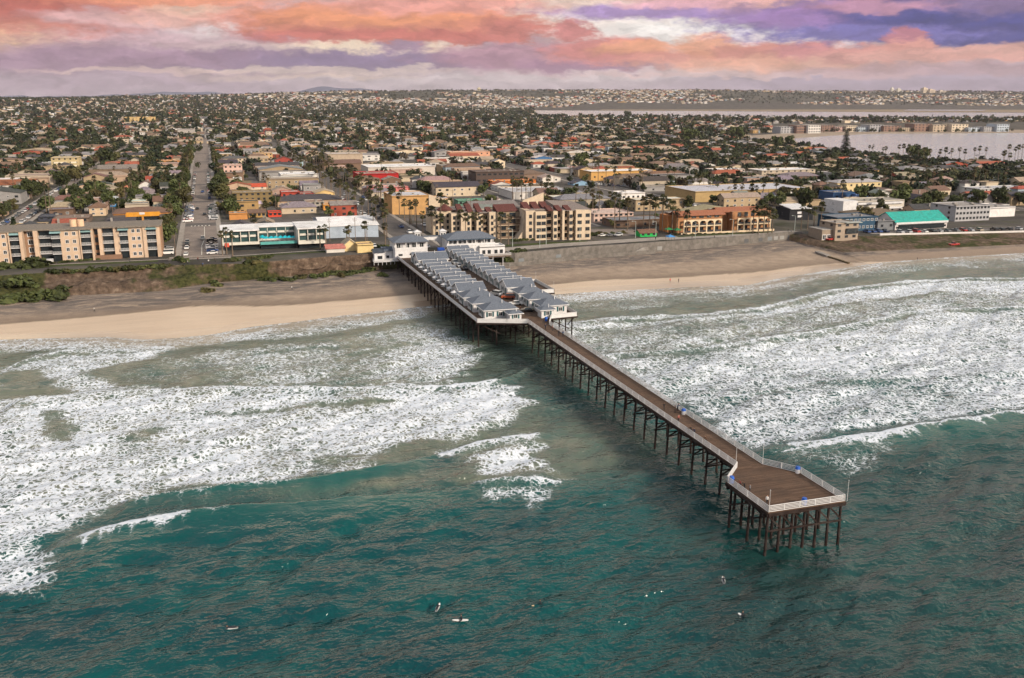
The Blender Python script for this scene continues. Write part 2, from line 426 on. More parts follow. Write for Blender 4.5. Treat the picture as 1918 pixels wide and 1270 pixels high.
def bluff_mat():
    m, t = newmat('bluff_earth'); p = t.pos()
    n = t.noise(p, .12, 6, .62); v = t.attr('veg'); st = t.noise(t.vmath('MULTIPLY', p, (.5, .4, .5)), 1.0, 6, .65)
    soil = t.ramp(st, [(.3,(.04,.032,.024)),(.45,(.10,.07,.050)),(.58,(.15,.108,.078)),(.72,(.27,.21,.155))])
    green = t.mix(t.rng(t.noise(p, .8, 5), .35, .65), (.022,.028,.010), (.075,.075,.028))
    k = t.rng(t.math('ADD', n, t.math('MULTIPLY_ADD', v, .7, -.30)), .43, .55)
    c = t.mix(k, soil, green)
    t.out(t.bsdf(c, .95, .1, t.bump(t.noise(p, 1.4, 5, .7), 1.0, .5)).outputs[0]); return m
def town_mat():
    m, t = newmat('town_ground'); p = t.pos()
    n = t.noise(p, .022, 5, .6); n2 = t.noise(p, .13, 4)
    c = t.ramp(n, [(.32,(.034,.032,.031)),(.45,(.07,.064,.058)),(.55,(.11,.098,.085)),(.68,(.042,.045,.027))])
    c = t.mix(t.rng(n2, .5, .66, 0, .6), c, (.055,.06,.028))
    hill = t.attr('hill')
    hc = t.ramp(t.noise(p, .006, 7, .7), [(.35,(.030,.038,.028)),(.5,(.06,.062,.045)),(.66,(.15,.125,.10))])
    c = t.mix(hill, c, hc)
    t.out(t.bsdf(c, .95, .15).outputs[0]); return m
def land():
    xs = np.concatenate([np.linspace(-620,-110,30), np.arange(-100,460,2.0), np.linspace(470,1300,60)])
    nx = len(xs)
    ys, yf, yt = shore(xs), foot(xs), top(xs); zt = np.interp(xs, *ZT)
    wl = np.interp(xs, *WETL)
    rows = [(-60,-3.2),(-25,-1.1),(-8,-.3)]
    X=[];Y=[];Z=[]
    for dy, z in rows: X.append(xs); Y.append(ys+dy); Z.append(np.full(nx, z))
    for a in np.linspace(0, 1, 46): X.append(xs); Y.append(ys+(yf-ys)*a); Z.append(np.full(nx, 2.4*a**.85))
    X, Y, Z = map(np.array, (X, Y, Z))
    a = np.clip((Y-ys)/(yf-ys), 0, 1)
    Z = Z+(a > .35)*(fbm(X/9, Y/4, 2, 4)-.5)*.5*sstep(.35,.6,a)*sstep(1.0,.9,a)
    wet = sstep(.5, -.5, Y-wl+(fbm(X/14, Y/6, 8, 3)-.5)*1.5)
    damp = sstep(14, 0, Y-wl)*(1-wet)*sstep(-.2,.5,fbm(X/40, Y/12, 31, 3))
    kelp = sstep(.46, .72, a+(fbm(X/30, Y/10, 4, 4)-.5)*.35)
    kelp = np.where(X > 100, kelp*sstep(.45,.8,a)+.0, kelp)
    gloss = sstep(11, 3, Y-ys+(fbm(X/20, Y/8, 55, 3)-.5)*8)
    kind(grid_mesh('beach', X, Y, Z, sand_mat(), {'gloss': gloss, 'wet': wet, 'kelp': kelp, 'damp': damp}), 'structure')
    X=[];Y=[];Z=[]
    for b in np.linspace(0, 1, 15):
        j = fbm(xs/5, np.full(nx, b*3), 6, 4)-.5; e = math.sin(b*math.pi)
        wall = sstep(104, 112, xs)*sstep(300, 285, xs)
        X.append(xs); Y.append(yf+(yt-yf)*b+(j*3.6*e-3.5*(1-b)**2*b*2*(fbm(xs/11, xs*0, 61, 3)))*(1-wall)); Z.append(2.4+(zt-2.4)*(b+(.16*math.sin(b*6.28)+j*.6*e)*(1-wall)))
    X, Y, Z = map(np.array, (X, Y, Z))
    veg = np.interp(X, [-80,-66,-58,-40,-30,-10,5,14,30,60,70,104,290,330,420], [.9,.9,.1,.05,.35,.5,.4,.7,.1,.1,.75,.9,.3,.45,.3])
    kind(grid_mesh('bluff', X, Y, Z, bluff_mat(), {'veg': veg}), 'structure')
    us = np.concatenate([np.linspace(-620,-110,30), np.arange(-100,460,4.0), np.linspace(470,1300,70)])
    yr = np.concatenate([np.linspace(0, 1, 6)[:-1], [1.0]])
    X=[];Y=[];Z=[]; y0 = top(us)
    for a in yr: X.append(us); Y.append(y0+(430-y0)*a)
    for y in np.concatenate([np.arange(442, 1300, 14), 1300*1.035**np.arange(1, 82)]):
        k = 1+(y-430)/600; X.append(us*k+(k-1)*0); Y.append(np.full(len(us), y))
    X, Y = np.array(X), np.array(Y)
    Z = city_z(X, Y); Z[0] = np.interp(us, *ZT)
    hill = sstep(30, 60, Z)
    kind(grid_mesh('ground', X, Y, Z, town_mat(), {'hill': hill}), 'structure')
land()

# ------------------------------------------------------------------ sea
# swell crests: surveyed crest lines (their height at each point), back slope and front slope lengths in metres
CRESTS = [
 ([(60,1030,0.32),(140,1000,1.30),(210,983,2.05),(340,957,2.16),(480,945,2.05),(620,935,1.84),(760,925,1.51),(880,912,1.08),(950,905,0.86),(1060,900,0.65),(1150,895,0.43),(1260,890,0.11)], 9.5, 1.6),
 ([(200,950,0.54),(255,930,1.81),(330,915,2.36),(420,905,2.54),(560,893,2.36),(640,885,2.17),(700,872,1.99),(780,858,1.62),(840,848,0.54)], 4.2, 1.5),
 ([(1400,848,0.15),(1440,838,0.92),(1480,830,1.54),(1600,813,2.31),(1700,795,2.54),(1800,782,2.46),(1918,766,2.39),(2100,745,2.16)], 9.0, 1.7),
 ([(1090,668,0.29),(1180,660,1.01),(1250,654,1.45),(1380,640,1.59),(1450,628,1.45),(1520,620,1.30),(1620,600,1.30),(1700,582,1.30),(1800,576,1.30),(1918,573,1.30),(2050,570,1.30)], 3.5, 1.3),
 ([(1060,606,0.43),(1130,598,0.87),(1200,592,1.01),(1330,586,0.87),(1420,576,0.87),(1480,562,0.87),(1560,542,0.87),(1700,526,0.87),(1800,521,0.87),(1918,519,0.87),(2050,517,0.87)], 3.0, 1.2),
 ([(1260,752,0.14),(1330,745,1.01),(1400,735,1.30),(1500,714,1.01),(1700,702,0.87),(1918,690,0.58)], 4.0, 1.8),
 ([(0,752,1.45),(90,742,1.45),(200,732,1.30),(340,726,1.16),(420,723,1.16),(500,722,1.30),(660,724,1.45),(760,722,1.45),(830,721,1.59),(920,711,1.89),(960,700,1.30),(1010,680,0.58),(1050,672,0.14)], 4.0, 1.4),
 ([(360,772,0.14),(420,765,0.87),(520,757,1.01),(640,748,1.16),(700,742,1.16),(760,745,0.29)], 3.0, 1.4),
 ([(430,664,0.14),(480,655,0.87),(600,645,0.87),(680,643,0.72),(730,646,0.14)], 2.6, 1.2),
 ([(630,664,0.14),(680,655,0.87),(740,643,0.72),(790,635,0.14)], 2.4, 1.2),
 ([(800,862,0.17),(850,840,1.02),(900,826,1.36),(980,813,1.44),(1030,812,0.94),(1100,822,0.59),(1180,850,0.17)], 5.0, 1.6),
 ([(980,757,0.14),(1040,760,0.72),(1100,752,0.72),(1180,738,0.14)], 4.0, 2.5),
 ([(860,912,0.29),(900,903,1.01),(960,899,1.16),(1050,903,0.58),(1120,900,0.14)], 3.0, 1.2),
 ([(0,690,0.58),(60,668,0.72),(120,655,0.72),(240,654,0.58),(330,648,0.29)], 2.6, 1.2),
 ([(250,676,0.14),(320,668,0.58),(390,668,0.14)], 2.4, 1.2)]
def crest_line(pts):
    a = sorted((*spot(u, v, h), h) for u, v, h in pts)
    return np.array(a).T
# where foam lies: surveyed outlines, cover 0..1, soft edge in metres
FOAM = [
 ([(-200,742),(0,748),(100,738),(330,727),(660,722),(830,718),(930,709),(985,755),(960,790),(905,800),(860,822),(760,832),(712,850),(702,880),(640,886),(560,893),(420,905),(330,916),(255,931),(225,955),(160,978),(90,1005),(92,1050),(70,1085),(40,1112),(-60,1120),(-200,1060)], .82, 3.0),
 ([(830,720),(925,712),(980,757),(940,790),(840,790),(700,760),(680,735)], .97, 3.5),
 ([(330,850),(520,800),(700,780),(690,870),(560,888),(420,900),(300,915),(200,950),(60,1000),(0,980),(0,880)], .84, 6.0),
 ([(-150,690),(0,690),(60,664),(130,652),(330,646),(300,668),(230,680),(170,695),(210,725),(330,727),(120,738),(95,700),(60,695),(0,742),(-150,745)], .74, 3.5),
 ([(-150,640),(0,640),(200,635),(270,640),(400,630),(560,606),(800,578),(815,590),(640,620),(480,640),(330,655),(120,655),(-150,668)], .58, 3.5),
 ([(380,655),(600,640),(800,600),(830,610),(880,640),(895,700),(830,718),(660,722),(500,722),(400,722),(380,690)], .50, 5.0),
 ([(640,680),(800,630),(880,645),(895,695),(840,715),(700,718)], .66, 5.0),
 ([(230,690),(330,665),(400,690),(360,720),(240,726)], .34, 4.0),
 ([(818,855),(870,832),(930,820),(985,812),(1012,845),(1042,880),(985,888),(905,884),(850,870)], .90, 2.5),
 ([(985,858),(1060,880),(1000,893),(940,888)], .55, 2.0),
 ([(880,912),(920,900),(970,897),(1055,903),(1010,928),(1000,955),(960,932),(925,948),(898,930)], .74, 2.0),
 (([(1030,890),(1150,893),(1155,900),(1040,905)]), .42, 1.5),
 ([(1000,556),(1200,546),(1420,537),(1560,508),(1660,494),(1918,477),(2060,470),(2060,500),(1918,500),(1700,510),(1560,530),(1430,555),(1200,580),(1020,590)], .40, 3.0),
 ([(1000,556),(1200,546),(1420,537),(1660,492),(1660,500),(1430,545),(1250,556),(1020,570)], .55, 2.0),
 ([(1020,605),(1200,592),(1330,586),(1420,576),(1560,542),(1700,526),(1918,519),(2060,516),(2060,545),(1918,548),(1760,548),(1600,568),(1450,590),(1280,604),(1060,620)], .80, 2.5),
 ([(1040,600),(1300,595),(1500,580),(1800,545),(2060,540),(2060,580),(1800,580),(1600,606),(1400,640),(1110,668),(1060,630)], .55, 4.0),
 ([(1095,668),(1250,655),(1380,641),(1520,621),(1620,601),(1700,582),(1800,577),(1918,574),(2060,572),(2060,748),(1918,764),(1800,780),(1650,800),(1480,830),(1400,845),(1330,792),(1230,745)], .72, 3.0),
 ([(1330,648),(1500,625),(1700,584),(1918,576),(2060,574),(2060,740),(1918,755),(1800,745),(1500,700),(1350,690)], .80, 8.0),
 ([(1250,745),(1400,738),(1700,708),(1918,740),(1800,778),(1600,806),(1480,828),(1390,845),(1330,795)], .70, 5.0),
 ([(1450,838),(1560,815),(1650,800),(1705,793),(1690,808),(1640,825),(1580,822),(1520,832)], 1.2, 1.2, 2.4),
 ([(1440,842),(1560,822),(1650,815),(1680,850),(1660,868),(1600,880),(1540,868),(1470,858)], .47, 3.0, 1.2),
 ([(1700,800),(1918,768),(2060,750),(2060,756),(1918,776),(1710,806)], .62, 1.0)]
CREST_FOAM = [  # broken lips: (crest index, from u, to u, cover)
 (0,150,350,1.25),(0,350,430,.5),(2,1470,1710,1.35),(2,1710,2100,.95),(3,1090,1330,.75),(3,1400,2060,.95),(4,1060,1300,.8),(4,1400,2060,.95),(5,1280,1560,.9),(6,-100,560,.85),(6,790,930,1.3),(10,820,1010,1.3),(12,880,1050,.9),(13,0,330,.85),(1,240,560,.6)]
CLEAR = [  # gaps of open water inside the foam
 ([(72,772),(112,775),(138,822),(84,822)], .75, 1.5),([(246,806),(316,800),(292,826),(244,826)], .6, 1.8),([(0,700),(60,692),(96,712),(100,738),(0,744)], .9, 2.0),
 ([(520,835),(600,850),(590,875),(500,890),(470,870)], .22, 2.5),([(610,850),(690,845),(700,866),(640,880),(590,872)], .5, 2.0),
 ([(895,650),(1010,665),(1060,735),(1010,740),(960,700),(905,705)], .9, 3.0),([(1110,610),(1330,600),(1420,612),(1250,640),(1120,655)], .18, 4.0)]
def poly_cover(P, Y, pts, soft, z=0.0):
    w = np.array([spot(u, v, z) for u, v in pts])
    x0, y0 = w.min(0)-soft*2; x1, y1 = w.max(0)+soft*2
    sel = (P > x0) & (P < x1) & (Y > y0) & (Y < y1)
    px, py = P[sel], Y[sel]
    wx = (fbm(px/8, py/5, 91, 4)-.5)*min(12, soft*4); wy = (fbm(px/8, py/5, 92, 4)-.5)*min(8, soft*2.6); px = px+wx; py = py+wy
    ins = np.zeros(len(px), bool); d2 = np.full(len(px), 1e9)
    for (ax, ay), (bx, by) in zip(w, np.roll(w, -1, 0)):
        c = ((ay > py) != (by > py)) & (px < (bx-ax)*(py-ay)/((by-ay) if by != ay else 1e-9)+ax)
        ins ^= c
        t = np.clip(((px-ax)*(bx-ax)+(py-ay)*(by-ay))/((bx-ax)**2+(by-ay)**2+1e-9), 0, 1)
        d2 = np.minimum(d2, (px-ax-t*(bx-ax))**2+(py-ay-t*(by-ay))**2)
    sd = np.sqrt(d2)*np.where(ins, 1, -1)
    out = np.zeros(P.shape); out[sel] = sstep(-soft, soft, sd); return out
def sea_mat():
    m, t = newmat('sea_water'); p = t.pos()
    foam, shal, lift, dark = t.attr('foam'), t.attr('shallow'), t.attr('lift'), t.attr('shade_and_grey')
    # body colour of the water, with the pier's shade painted in
    n = t.noise(p, .035, 4)
    deep = t.mix(t.rng(n, .35, .65), (.0003,.036,.043), (.001,.064,.063))
    sandy = t.mix(t.rng(t.noise(p, .09, 5), .35, .65), (.066,.100,.080), (.165,.168,.118))
    sandy = t.mix(t.rng(shal, .82, 1.0), sandy, (.30,.265,.21))
    c = t.mix(shal, deep, sandy)
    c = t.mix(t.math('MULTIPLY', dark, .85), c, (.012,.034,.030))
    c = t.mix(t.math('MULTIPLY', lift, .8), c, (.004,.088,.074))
    # ripples
    q = t.vmath('MULTIPLY', p, (.5, 1.0, 1))
    h1 = t.noise(q, .56, 2.2, .5); h2 = t.noise(t.vmath('MULTIPLY', p, (.65, 1.1, 1)), 1.45, 1.5, .5); h3 = t.noise(p, 2.6, 1, .5)
    h = t.math('ADD', t.math('MULTIPLY', h1, .76), t.math('ADD', t.math('MULTIPLY', h2, .32), t.math('MULTIPLY', h3, .11)))
    h = t.math('MULTIPLY', h, t.math('MULTIPLY', t.rng(t.noise(p, .028, 3, .6), .34, .66, .55, 1.45), t.rng(lift, 0, .7, 1, .22)))
    nb = t.bump(h, 1.0, 1.0)
    # foam lace
    wv = t.vmath('MULTIPLY', t.vmath('SUBTRACT', t.noise(p, .33, 4, .6, 'Color'), (.5,.5,.5)), (3.4, 3.4, 0))
    wv2 = t.vmath('MULTIPLY', t.vmath('SUBTRACT', t.noise(p, 1.7, 3, .6, 'Color'), (.5,.5,.5)), (.7, .7, 0))
    pw = t.vmath('MULTIPLY', t.vmath('ADD', t.vmath('ADD', p, wv), wv2), (1, 1, 0))
    v1 = t.voro(pw, .36, 'DISTANCE_TO_EDGE'); v2 = t.voro(pw, .95, 'DISTANCE_TO_EDGE'); v3 = t.voro(pw, 2.6, 'DISTANCE_TO_EDGE')
    big = t.noise(t.vmath('MULTIPLY', p, (.7,1,1)), .058, 6, .66); med = t.noise(p, .7, 7, .72)
    s = t.math('MULTIPLY_ADD', foam, 1.22, -.05)
    s = t.math('ADD', s, t.math('MULTIPLY_ADD', big, 1.45, -.70))
    s = t.math('ADD', s, t.math('MULTIPLY_ADD', med, .55, -.275))
    s = t.math('SUBTRACT', s, t.math('MULTIPLY', v1, 1.0))
    s = t.math('SUBTRACT', s, t.math('MULTIPLY', v2, 2.9))
    s = t.math('SUBTRACT', s, t.math('MULTIPLY', v3, 1.3))
    gate = t.rng(foam, .02, .2)
    fk = t.math('MULTIPLY', t.rng(s, .02, .46, 0, 1, True), gate)
    # milky water around foam
    clean = t.bsdf(c, .10, .5, nb); clean.inputs['IOR'].default_value = 1.333
    c = t.mix(t.math('MULTIPLY', t.rng(s, -.35, .3), t.math('MULTIPLY', gate, .38)), c, (.32,.36,.33))
    wat = t.bsdf(c, .14, .5, nb); wat.inputs['IOR'].default_value = 1.333
    fb = t.bump(t.noise(p, 2.2, 4, .7), .5, .5)
    fo = t.bsdf(t.mix(t.rng(t.noise(p, 1.1, 4), .3, .7), (.50,.57,.64), (.78,.82,.87)), .9, .2, fb)
    ms = t.n('ShaderNodeMixShader'); t.l(fk, ms.inputs[0]); t.l(wat.outputs[0], ms.inputs[1]); t.l(fo.outputs[0], ms.inputs[2])
    m2 = t.n('ShaderNodeMixShader'); t.l(t.rng(foam, .005, .02), m2.inputs[0]); t.l(clean.outputs[0], m2.inputs[1]); t.l(ms.outputs[0], m2.inputs[2])
    t.out(m2.outputs[0]); return m
def sea():
    xs = np.concatenate([-95-np.geomspace(2,2500,26)[::-1], np.arange(-95, 400, .6), 400+np.geomspace(2,3000,30)])
    ys = np.concatenate([66-np.geomspace(3,3000,24)[::-1], np.arange(66, 215, .42), np.arange(215, 356, .6), [358,364,372]])
    X, Y = np.meshgrid(xs, ys)
    ysx = shore(X); off = ysx-Y
    calm = sstep(2, 70, off)
    Z = np.zeros(X.shape)
    rs = np.random.RandomState(3)
    for i in range(39):
        L = rs.uniform(3.2, 9) if i < 26 else rs.uniform(9, 18) if i < 34 else rs.uniform(24, 48)
        th = rs.normal(math.pi/2+.15, .55); k = 2*math.pi/L
        ph = k*(math.cos(th)*X+math.sin(th)*Y)+rs.uniform(0,6.28)+2.2*fbm(X/(L*3.1), Y/(L*3.1), i, 2)
        Z += (.0075*L if L < 9.1 else .005*L if L < 20 else .0028*L)*(np.sin(ph)+.25*np.cos(2*ph))
    Z *= .35+.65*calm
    Z *= sstep(-1, 14, off)
    chop = Z.copy(); lift = np.zeros(X.shape); foam = np.zeros(X.shape)
    us, _ = None, None
    for pts, soft_ in []: pass
    lines = []
    for pts, lb, lf in CRESTS:
        cx, cy, ch = crest_line(pts); lines.append((cx, cy, ch))
        sel = (X > cx[0]-1) & (X < cx[-1]+1)
        x = X[sel]; wob = (fbm(x/5, x*0, 41, 3)-.5)*1.8+(fbm(x/1.6, x*0, 42, 2)-.5)*.5
        d = np.interp(x, cx, cy)+wob-Y[sel]; h = np.interp(x, cx, ch)*(1+.25*(fbm(x/7, x*0, 43, 3)-.5))
        e = sstep(0, 4, x-cx[0])*sstep(0, 4, cx[-1]-x)
        prof = np.where(d > 0, 1/(1+(np.abs(d)/lb)**2.2), np.exp(-(np.abs(d)/lf)**1.6))
        Z[sel] += h*prof*e
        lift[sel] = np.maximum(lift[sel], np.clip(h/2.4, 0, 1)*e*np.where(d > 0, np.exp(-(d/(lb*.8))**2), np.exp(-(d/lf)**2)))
    Z -= chop*.85*np.clip(lift*1.8, 0, 1)
    for pts, k, soft, *zz in FOAM: foam = np.maximum(foam, k*poly_cover(X, Y, pts, soft, *zz))
    for pts, k, soft in CLEAR: foam *= 1-k*poly_cover(X, Y, pts, soft)
    for i, u0, u1, k in CREST_FOAM:
        cx, cy, ch = lines[i]
        P = CRESTS[i][0]; xa = np.interp(u0, [p[0] for p in P], cx) if cx[0] < cx[-1] else 0; xb = np.interp(u1, [p[0] for p in P], cx)
        sel = (X > xa-3) & (X < xb+3)
        x = X[sel]; wob = (fbm(x/5, x*0, 41, 3)-.5)*1.8
        d = np.interp(x, cx, cy)+wob-Y[sel]
        run = fbm(x/1.2, x*0, 50+i, 3)
        wd = (1.0+3.2*np.clip(run-.45, 0, 1)*3)*(1.5 if k > 1.2 else 1.0)
        f = k*sstep(-1.5, 1.5, x-xa)*sstep(-1.5, 1.5, xb-x)*np.where(d > 0, np.exp(-(d/wd)**2), np.exp(-(d/3.5)**2))
        foam[sel] = np.maximum(foam[sel], f)
    edge = sstep(5, 1.2, off)*sstep(-2.5, -.2, off)*.62*(.6+.6*fbm(X/6, Y/6, 12, 3))
    foam = np.maximum(foam, edge)
    for ci, ((cx, cy, ch), (pts, lb, lf)) in enumerate(zip(lines, CRESTS)):      # the smooth back of each swell shows darker water
        sel = (X > cx[0]) & (X < cx[-1]); x = X[sel]
        wob = (fbm(x/5, x*0, 41, 3)-.5)*1.8
        d = np.interp(x, cx, cy)+wob-Y[sel]; h = np.clip(np.interp(x, cx, ch)/1.0, 0, 1)
        run = .45+.9*fbm(x/2.2, Y[sel]/9, 71, 3)
        foam[sel] *= 1-np.clip({3:.5, 5:.35}.get(ci, .72 if ch.max() < 1.7 else .3)*h*run*np.exp(-((d-1.4-lb*.45)/(lb*.42))**2), 0, .95)
    foam *= np.where((off < -2.5), 0, 1)
    # how much sand shows through the water: the surf zone, and tongues of it seaward
    W = lambda pts, s: poly_cover(X, Y, pts, s)
    shal = sstep(140, 60, off)*.75
    shal = np.maximum(shal, sstep(40, 4, off))
    shal = np.maximum(shal, .75*W([(0,745),(340,725),(900,720),(1000,760),(1180,800),(1250,860),(1100,890),(700,915),(480,938),(300,955),(200,960),(0,980)], 12))
    shal = np.maximum(shal, .78*W([(480,942),(760,920),(950,900),(1150,888),(1000,870),(700,895),(430,915)], 3))
    shal = np.where(X > 92, np.maximum(shal, .0), shal)
    shal *= 1-.75*W([(1440,845),(1650,800),(1918,768),(2200,740),(2200,1300),(1400,1300),(1250,900)], 6)
    shal *= 1-.85*W([(240,950),(330,920),(560,897),(700,880),(840,850),(860,870),(640,915),(480,935),(330,950)], 3)
    dark = np.clip(W([(890,640),(1010,640),(1100,740),(1300,830),(1600,940),(1600,1060),(1430,1060),(1340,930),(1180,830),(1020,740),(900,700)], 7)*.7, 0, 1)  # pier's shade painted into the water colour along its length
    dark = np.maximum(dark, .95*W([(1360,1010),(1560,1010),(1640,1120),(1480,1160),(1340,1080)], 8))  # shadow and reflection of the pier head, painted in deeper
    dark = np.maximum(dark, .6*W([(1250,860),(1440,845),(1918,770),(2200,770),(2300,1400),(1300,1400)], 14))  # greyer open water on the right, its own tone
    for a in (X, Y): pass
    kind(grid_mesh('water', X, Y, Z+.03, sea_mat(), {'foam': foam, 'shallow': np.clip(shal,0,1), 'lift': lift, 'shade_and_grey': dark}), 'structure')
sea()
# ------------------------------------------------------------------ shared surfaces
WHITE = mat('white_paint', (.60,.60,.60), .7, .10, .8, stain=.25)
SHINGLE = mat('grey_shingle', (.125,.145,.175), .9, .22, 2.2, bump=.5, bscale=6)
TRIM = mat('white_trim', (.58,.58,.575), .6, .06)
GLASS = mat('dark_glass', (.018,.024,.028), .12, .3, .5, spec=.6)
TEALDOOR = mat('teal_paint', (.02,.085,.095), .6)
TIMBER = mat('wet_timber', (.020,.011,.009), .85, .45, .9, stain=.4, bump=.6)
OLDTIMBER = mat('weathered_timber', (.16,.115,.085), .9, .3, .9)
CONC = mat('concrete', (.27,.25,.225), .9, .2, .3, stain=.5)
DARKMET = mat('dark_metal', (.04,.04,.045), .5)
WALL = mat('painted_wall', src='obj', rough=.85, var=.10, scale=.5, stain=.15)
ROOFT = mat('roof_cover', src='obj', rough=.9, var=.25, scale=.9, stain=.35)
PLASTIC = mat('plastic', src='obj', rough=.45, var=.06)
def part(mb, name, mats, root, col=None, smooth=False):
    o = root.location; p = root.parent
    off = (o.x, o.y, o.z)
    if p is not None: off = tuple(a+b for a, b in zip(off, p.location))
    mb.v = [(x-off[0], y-off[1], z-off[2]) for x, y, z in mb.v]
    return mb.build(name, mats, root, None, col, smooth)
def unit_window(frame, pane, name):
    b = MB(); t = .11
    b.box(-.5,-.07,0,-.5+t,0,1).box(.5-t,-.07,0,.5,0,1).box(-.5+t,-.07,1-t,.5-t,0,1).box(-.5+t,-.07,0,.5-t,0,t)
    b.mi = 1; b.box(-.5+t,-.035,t,.5-t,0,1-t); b.mi = 0
    b.box(-.03,-.055,t,.03,-.036,1-t)
    return b.mesh(name, [frame, pane])
WIN = unit_window(TRIM, GLASS, 'window')
DWIN = unit_window(DARKMET, GLASS, 'dark_window')
SHUT = MB().box(-.5,-.06,0,.5,0,1).mesh('shutter', [TEALDOOR])
DOORM = MB().box(-.5,-.06,0,.5,0,1).mesh('door', [TEALDOOR])
FACE = {'S': 0.0, 'W': -math.pi/2, 'E': math.pi/2}
def fit(root, me, name, x, y, z, w, h, face='S', col=None):
    o = put(me, name, root, (x-root.location.x, y-root.location.y, z-root.location.z), col, FACE[face], (w, 1, h))
    return o

# ------------------------------------------------------------------ the pier
DZ = 7.8
PIER = thing('pier', 'long timber pier on dark piles with white railings running from the bluff into the sea', 'pier', (88.7, 250, 0))
def deck_mat():
    m, t = newmat('deck_planks'); p = t.pos()
    s = t.n('ShaderNodeSeparateXYZ'); t.l(p, s.inputs[0])
    k = t.math('FLOOR', t.math('MULTIPLY', s.outputs[1], 3.6))
    cv = t.n('ShaderNodeCombineXYZ'); t.l(k, cv.inputs[1]); t.l(t.math('FLOOR', t.math('MULTIPLY', s.outputs[0], .18)), cv.inputs[0])
    wn = t.n('ShaderNodeTexWhiteNoise', noise_dimensions='2D'); t.l(cv.outputs[0], wn.inputs[0])
    c = t.ramp(wn.outputs[0], [(0,(.075,.043,.027)),(.5,(.110,.066,.042)),(1,(.145,.092,.060))])
    c = t.mix(t.rng(t.noise(p, .35, 5), .4, .7, 0, .55), c, (.06,.042,.032))
    gap = t.math('LESS_THAN', t.math('FRACT', t.math('MULTIPLY', s.outputs[1], 3.6)), .09)
    c = t.mix(gap, c, (.02,.015,.012))
    t.out(t.bsdf(c, .85, .25).outputs[0]); return m
def pier():
    M = deck_mat()
    head = [(81.0,118.6),(95.6,118.6),(95.6,131.0),(91.5,136.8),(86.0,136.8),(81.0,131.6)]
    wide = [(72.0,259.0),(80.4,255.9),(86.0,253.9),(91.5,249.6),(94.8,257.6),(103.6,258.2),(103.6,293.6),(109.2,293.6),(109.2,312.5),(105.2,312.5),(105.2,383.0),(97,396),(84,396),(71.2,381)]
    d = MB().prism(head, DZ-.22, DZ).prism([(86,136.8),(91.5,136.8),(91.5,249.6),(86,253.9)], DZ-.22, DZ).prism(wide, DZ-.22, DZ)
    part(d, 'deck', M, PIER)
    st = MB()
    def rim(poly):
        for a, b in zip(poly, poly[1:]+poly[:1]): st.beam((*a, DZ-.48), (*b, DZ-.48), .35, .5)
    rim(head); rim(wide[:-2])
    for x in (86.15, 88.7, 91.35): st.beam((x,136.8,DZ-.5), (x,252,DZ-.5), .3, .5)
    part(st, 'stringer', TIMBER, PIER)
    pile_me = MB().tube((0,0,-3.0), (0,0,1.0), .25, .19, 8, False).mesh('pile', TIMBER)
    n = [0]; rest = MB()
    def pile(x, y, ztop=DZ-.5, base=-3.0, lean=0.0):
        n[0] += 1
        if n[0] <= 100:
            me = MB().tube((lean,0,base), (0,0,ztop), .27, .20, 8, False).mesh('pile', TIMBER)
            put(me, 'pile', PIER, (x-88.7, y-250, 0))
        else: rest.tube((x,y,base), (x,y,ztop), .27, .2, 7, False)
    nb = [0]
    def brace(p, q, w=.14, h=.26):
        nb[0] += 1
        if nb[0] <= 100: part(MB().beam(p, q, w, h), 'brace', TIMBER, PIER)
        else: rest.beam(p, q, w, h)
    # head: rows of piles and raking braces
    for y in (119.2, 124.6, 130.4):
        for i in range(7): pile(81.4+i*2.3, y, lean=(i-3)*.05)
        for i in range(0, 6, 1 if y < 120 else 2): brace((81.4+i*2.3,y-.25,6.9), (81.4+(i+1)*2.3,y-.25,4.6))
        brace((80.6,y+.25,7.05), (96.0,y+.25,7.05), .3, .4)
        if y < 120: brace((81.2,y-.3,4.3), (95.4,y-.3,4.3), .16, .3)
    for x in (81.3, 95.4): brace((x,119.2,6.8), (x,124.6,4.0)); brace((x,124.6,6.8), (x,130.4,4.0))
    # walkway bents
    for k, y in enumerate(np.arange(136.5, 252, 5.35)):
        j = R.uniform(-.25,.25)
        pile(86.2, y, lean=-.35+j*.3); pile(91.3, y, lean=.35+j*.3)
        brace((85.7,y,7.05), (91.8,y,7.05), .3, .4)
        brace((86.1,y-.2,6.7), (91.4,y-.2,4.1)); brace((91.4,y+.2,6.7), (86.1,y+.2,4.1))
        if k % 2 == 0: brace((85.6,y,3.9), (91.9,y,3.9), .16, .28)
        rest.beam((86.0,y,6.8), (85.9,y+5.35,4.2), .13, .22); rest.beam((91.5,y,4.2), (91.5,y+5.35,6.8), .13, .22); rest.beam((86,y-.15,5.3), (91.4,y-.15,5.3), .12, .2)
    # the wide root: many piles
    for y in np.arange(259.5, 386, 5.6):
        base = -2.0 if y < 318 else gz(80, y)-.5
        for x in (72.6, 78.5, 84.4, 90.3, 96.2, 102.4): pile(x+R.uniform(-.3,.3), y, base=base)
        rest.beam((72,y,7.05), (103.6,y,7.05), .3, .45)
    for y in np.arange(259.5, 380, 5.6):
        brace((72.5,y,7.0), (72.5,y+5.6,3.2)); brace((103.2,y,7.0), (103.2,y+5.6,3.4))
    for x in np.arange(73, 102, 7.3): brace((x,259.3,6.9), (x+6.5,259.3,3.6))
    for y in (296, 304, 311): pile(108.7, y, base=.5)
    kind(part(rest, 'pile_field', TIMBER, PIER), 'stuff')
    # railings: one per straight run, posts as their own pieces
    post = MB().box(-.07,-.07,0,.07,.07,1.12).mesh('post', [TRIM]); npst = [0]
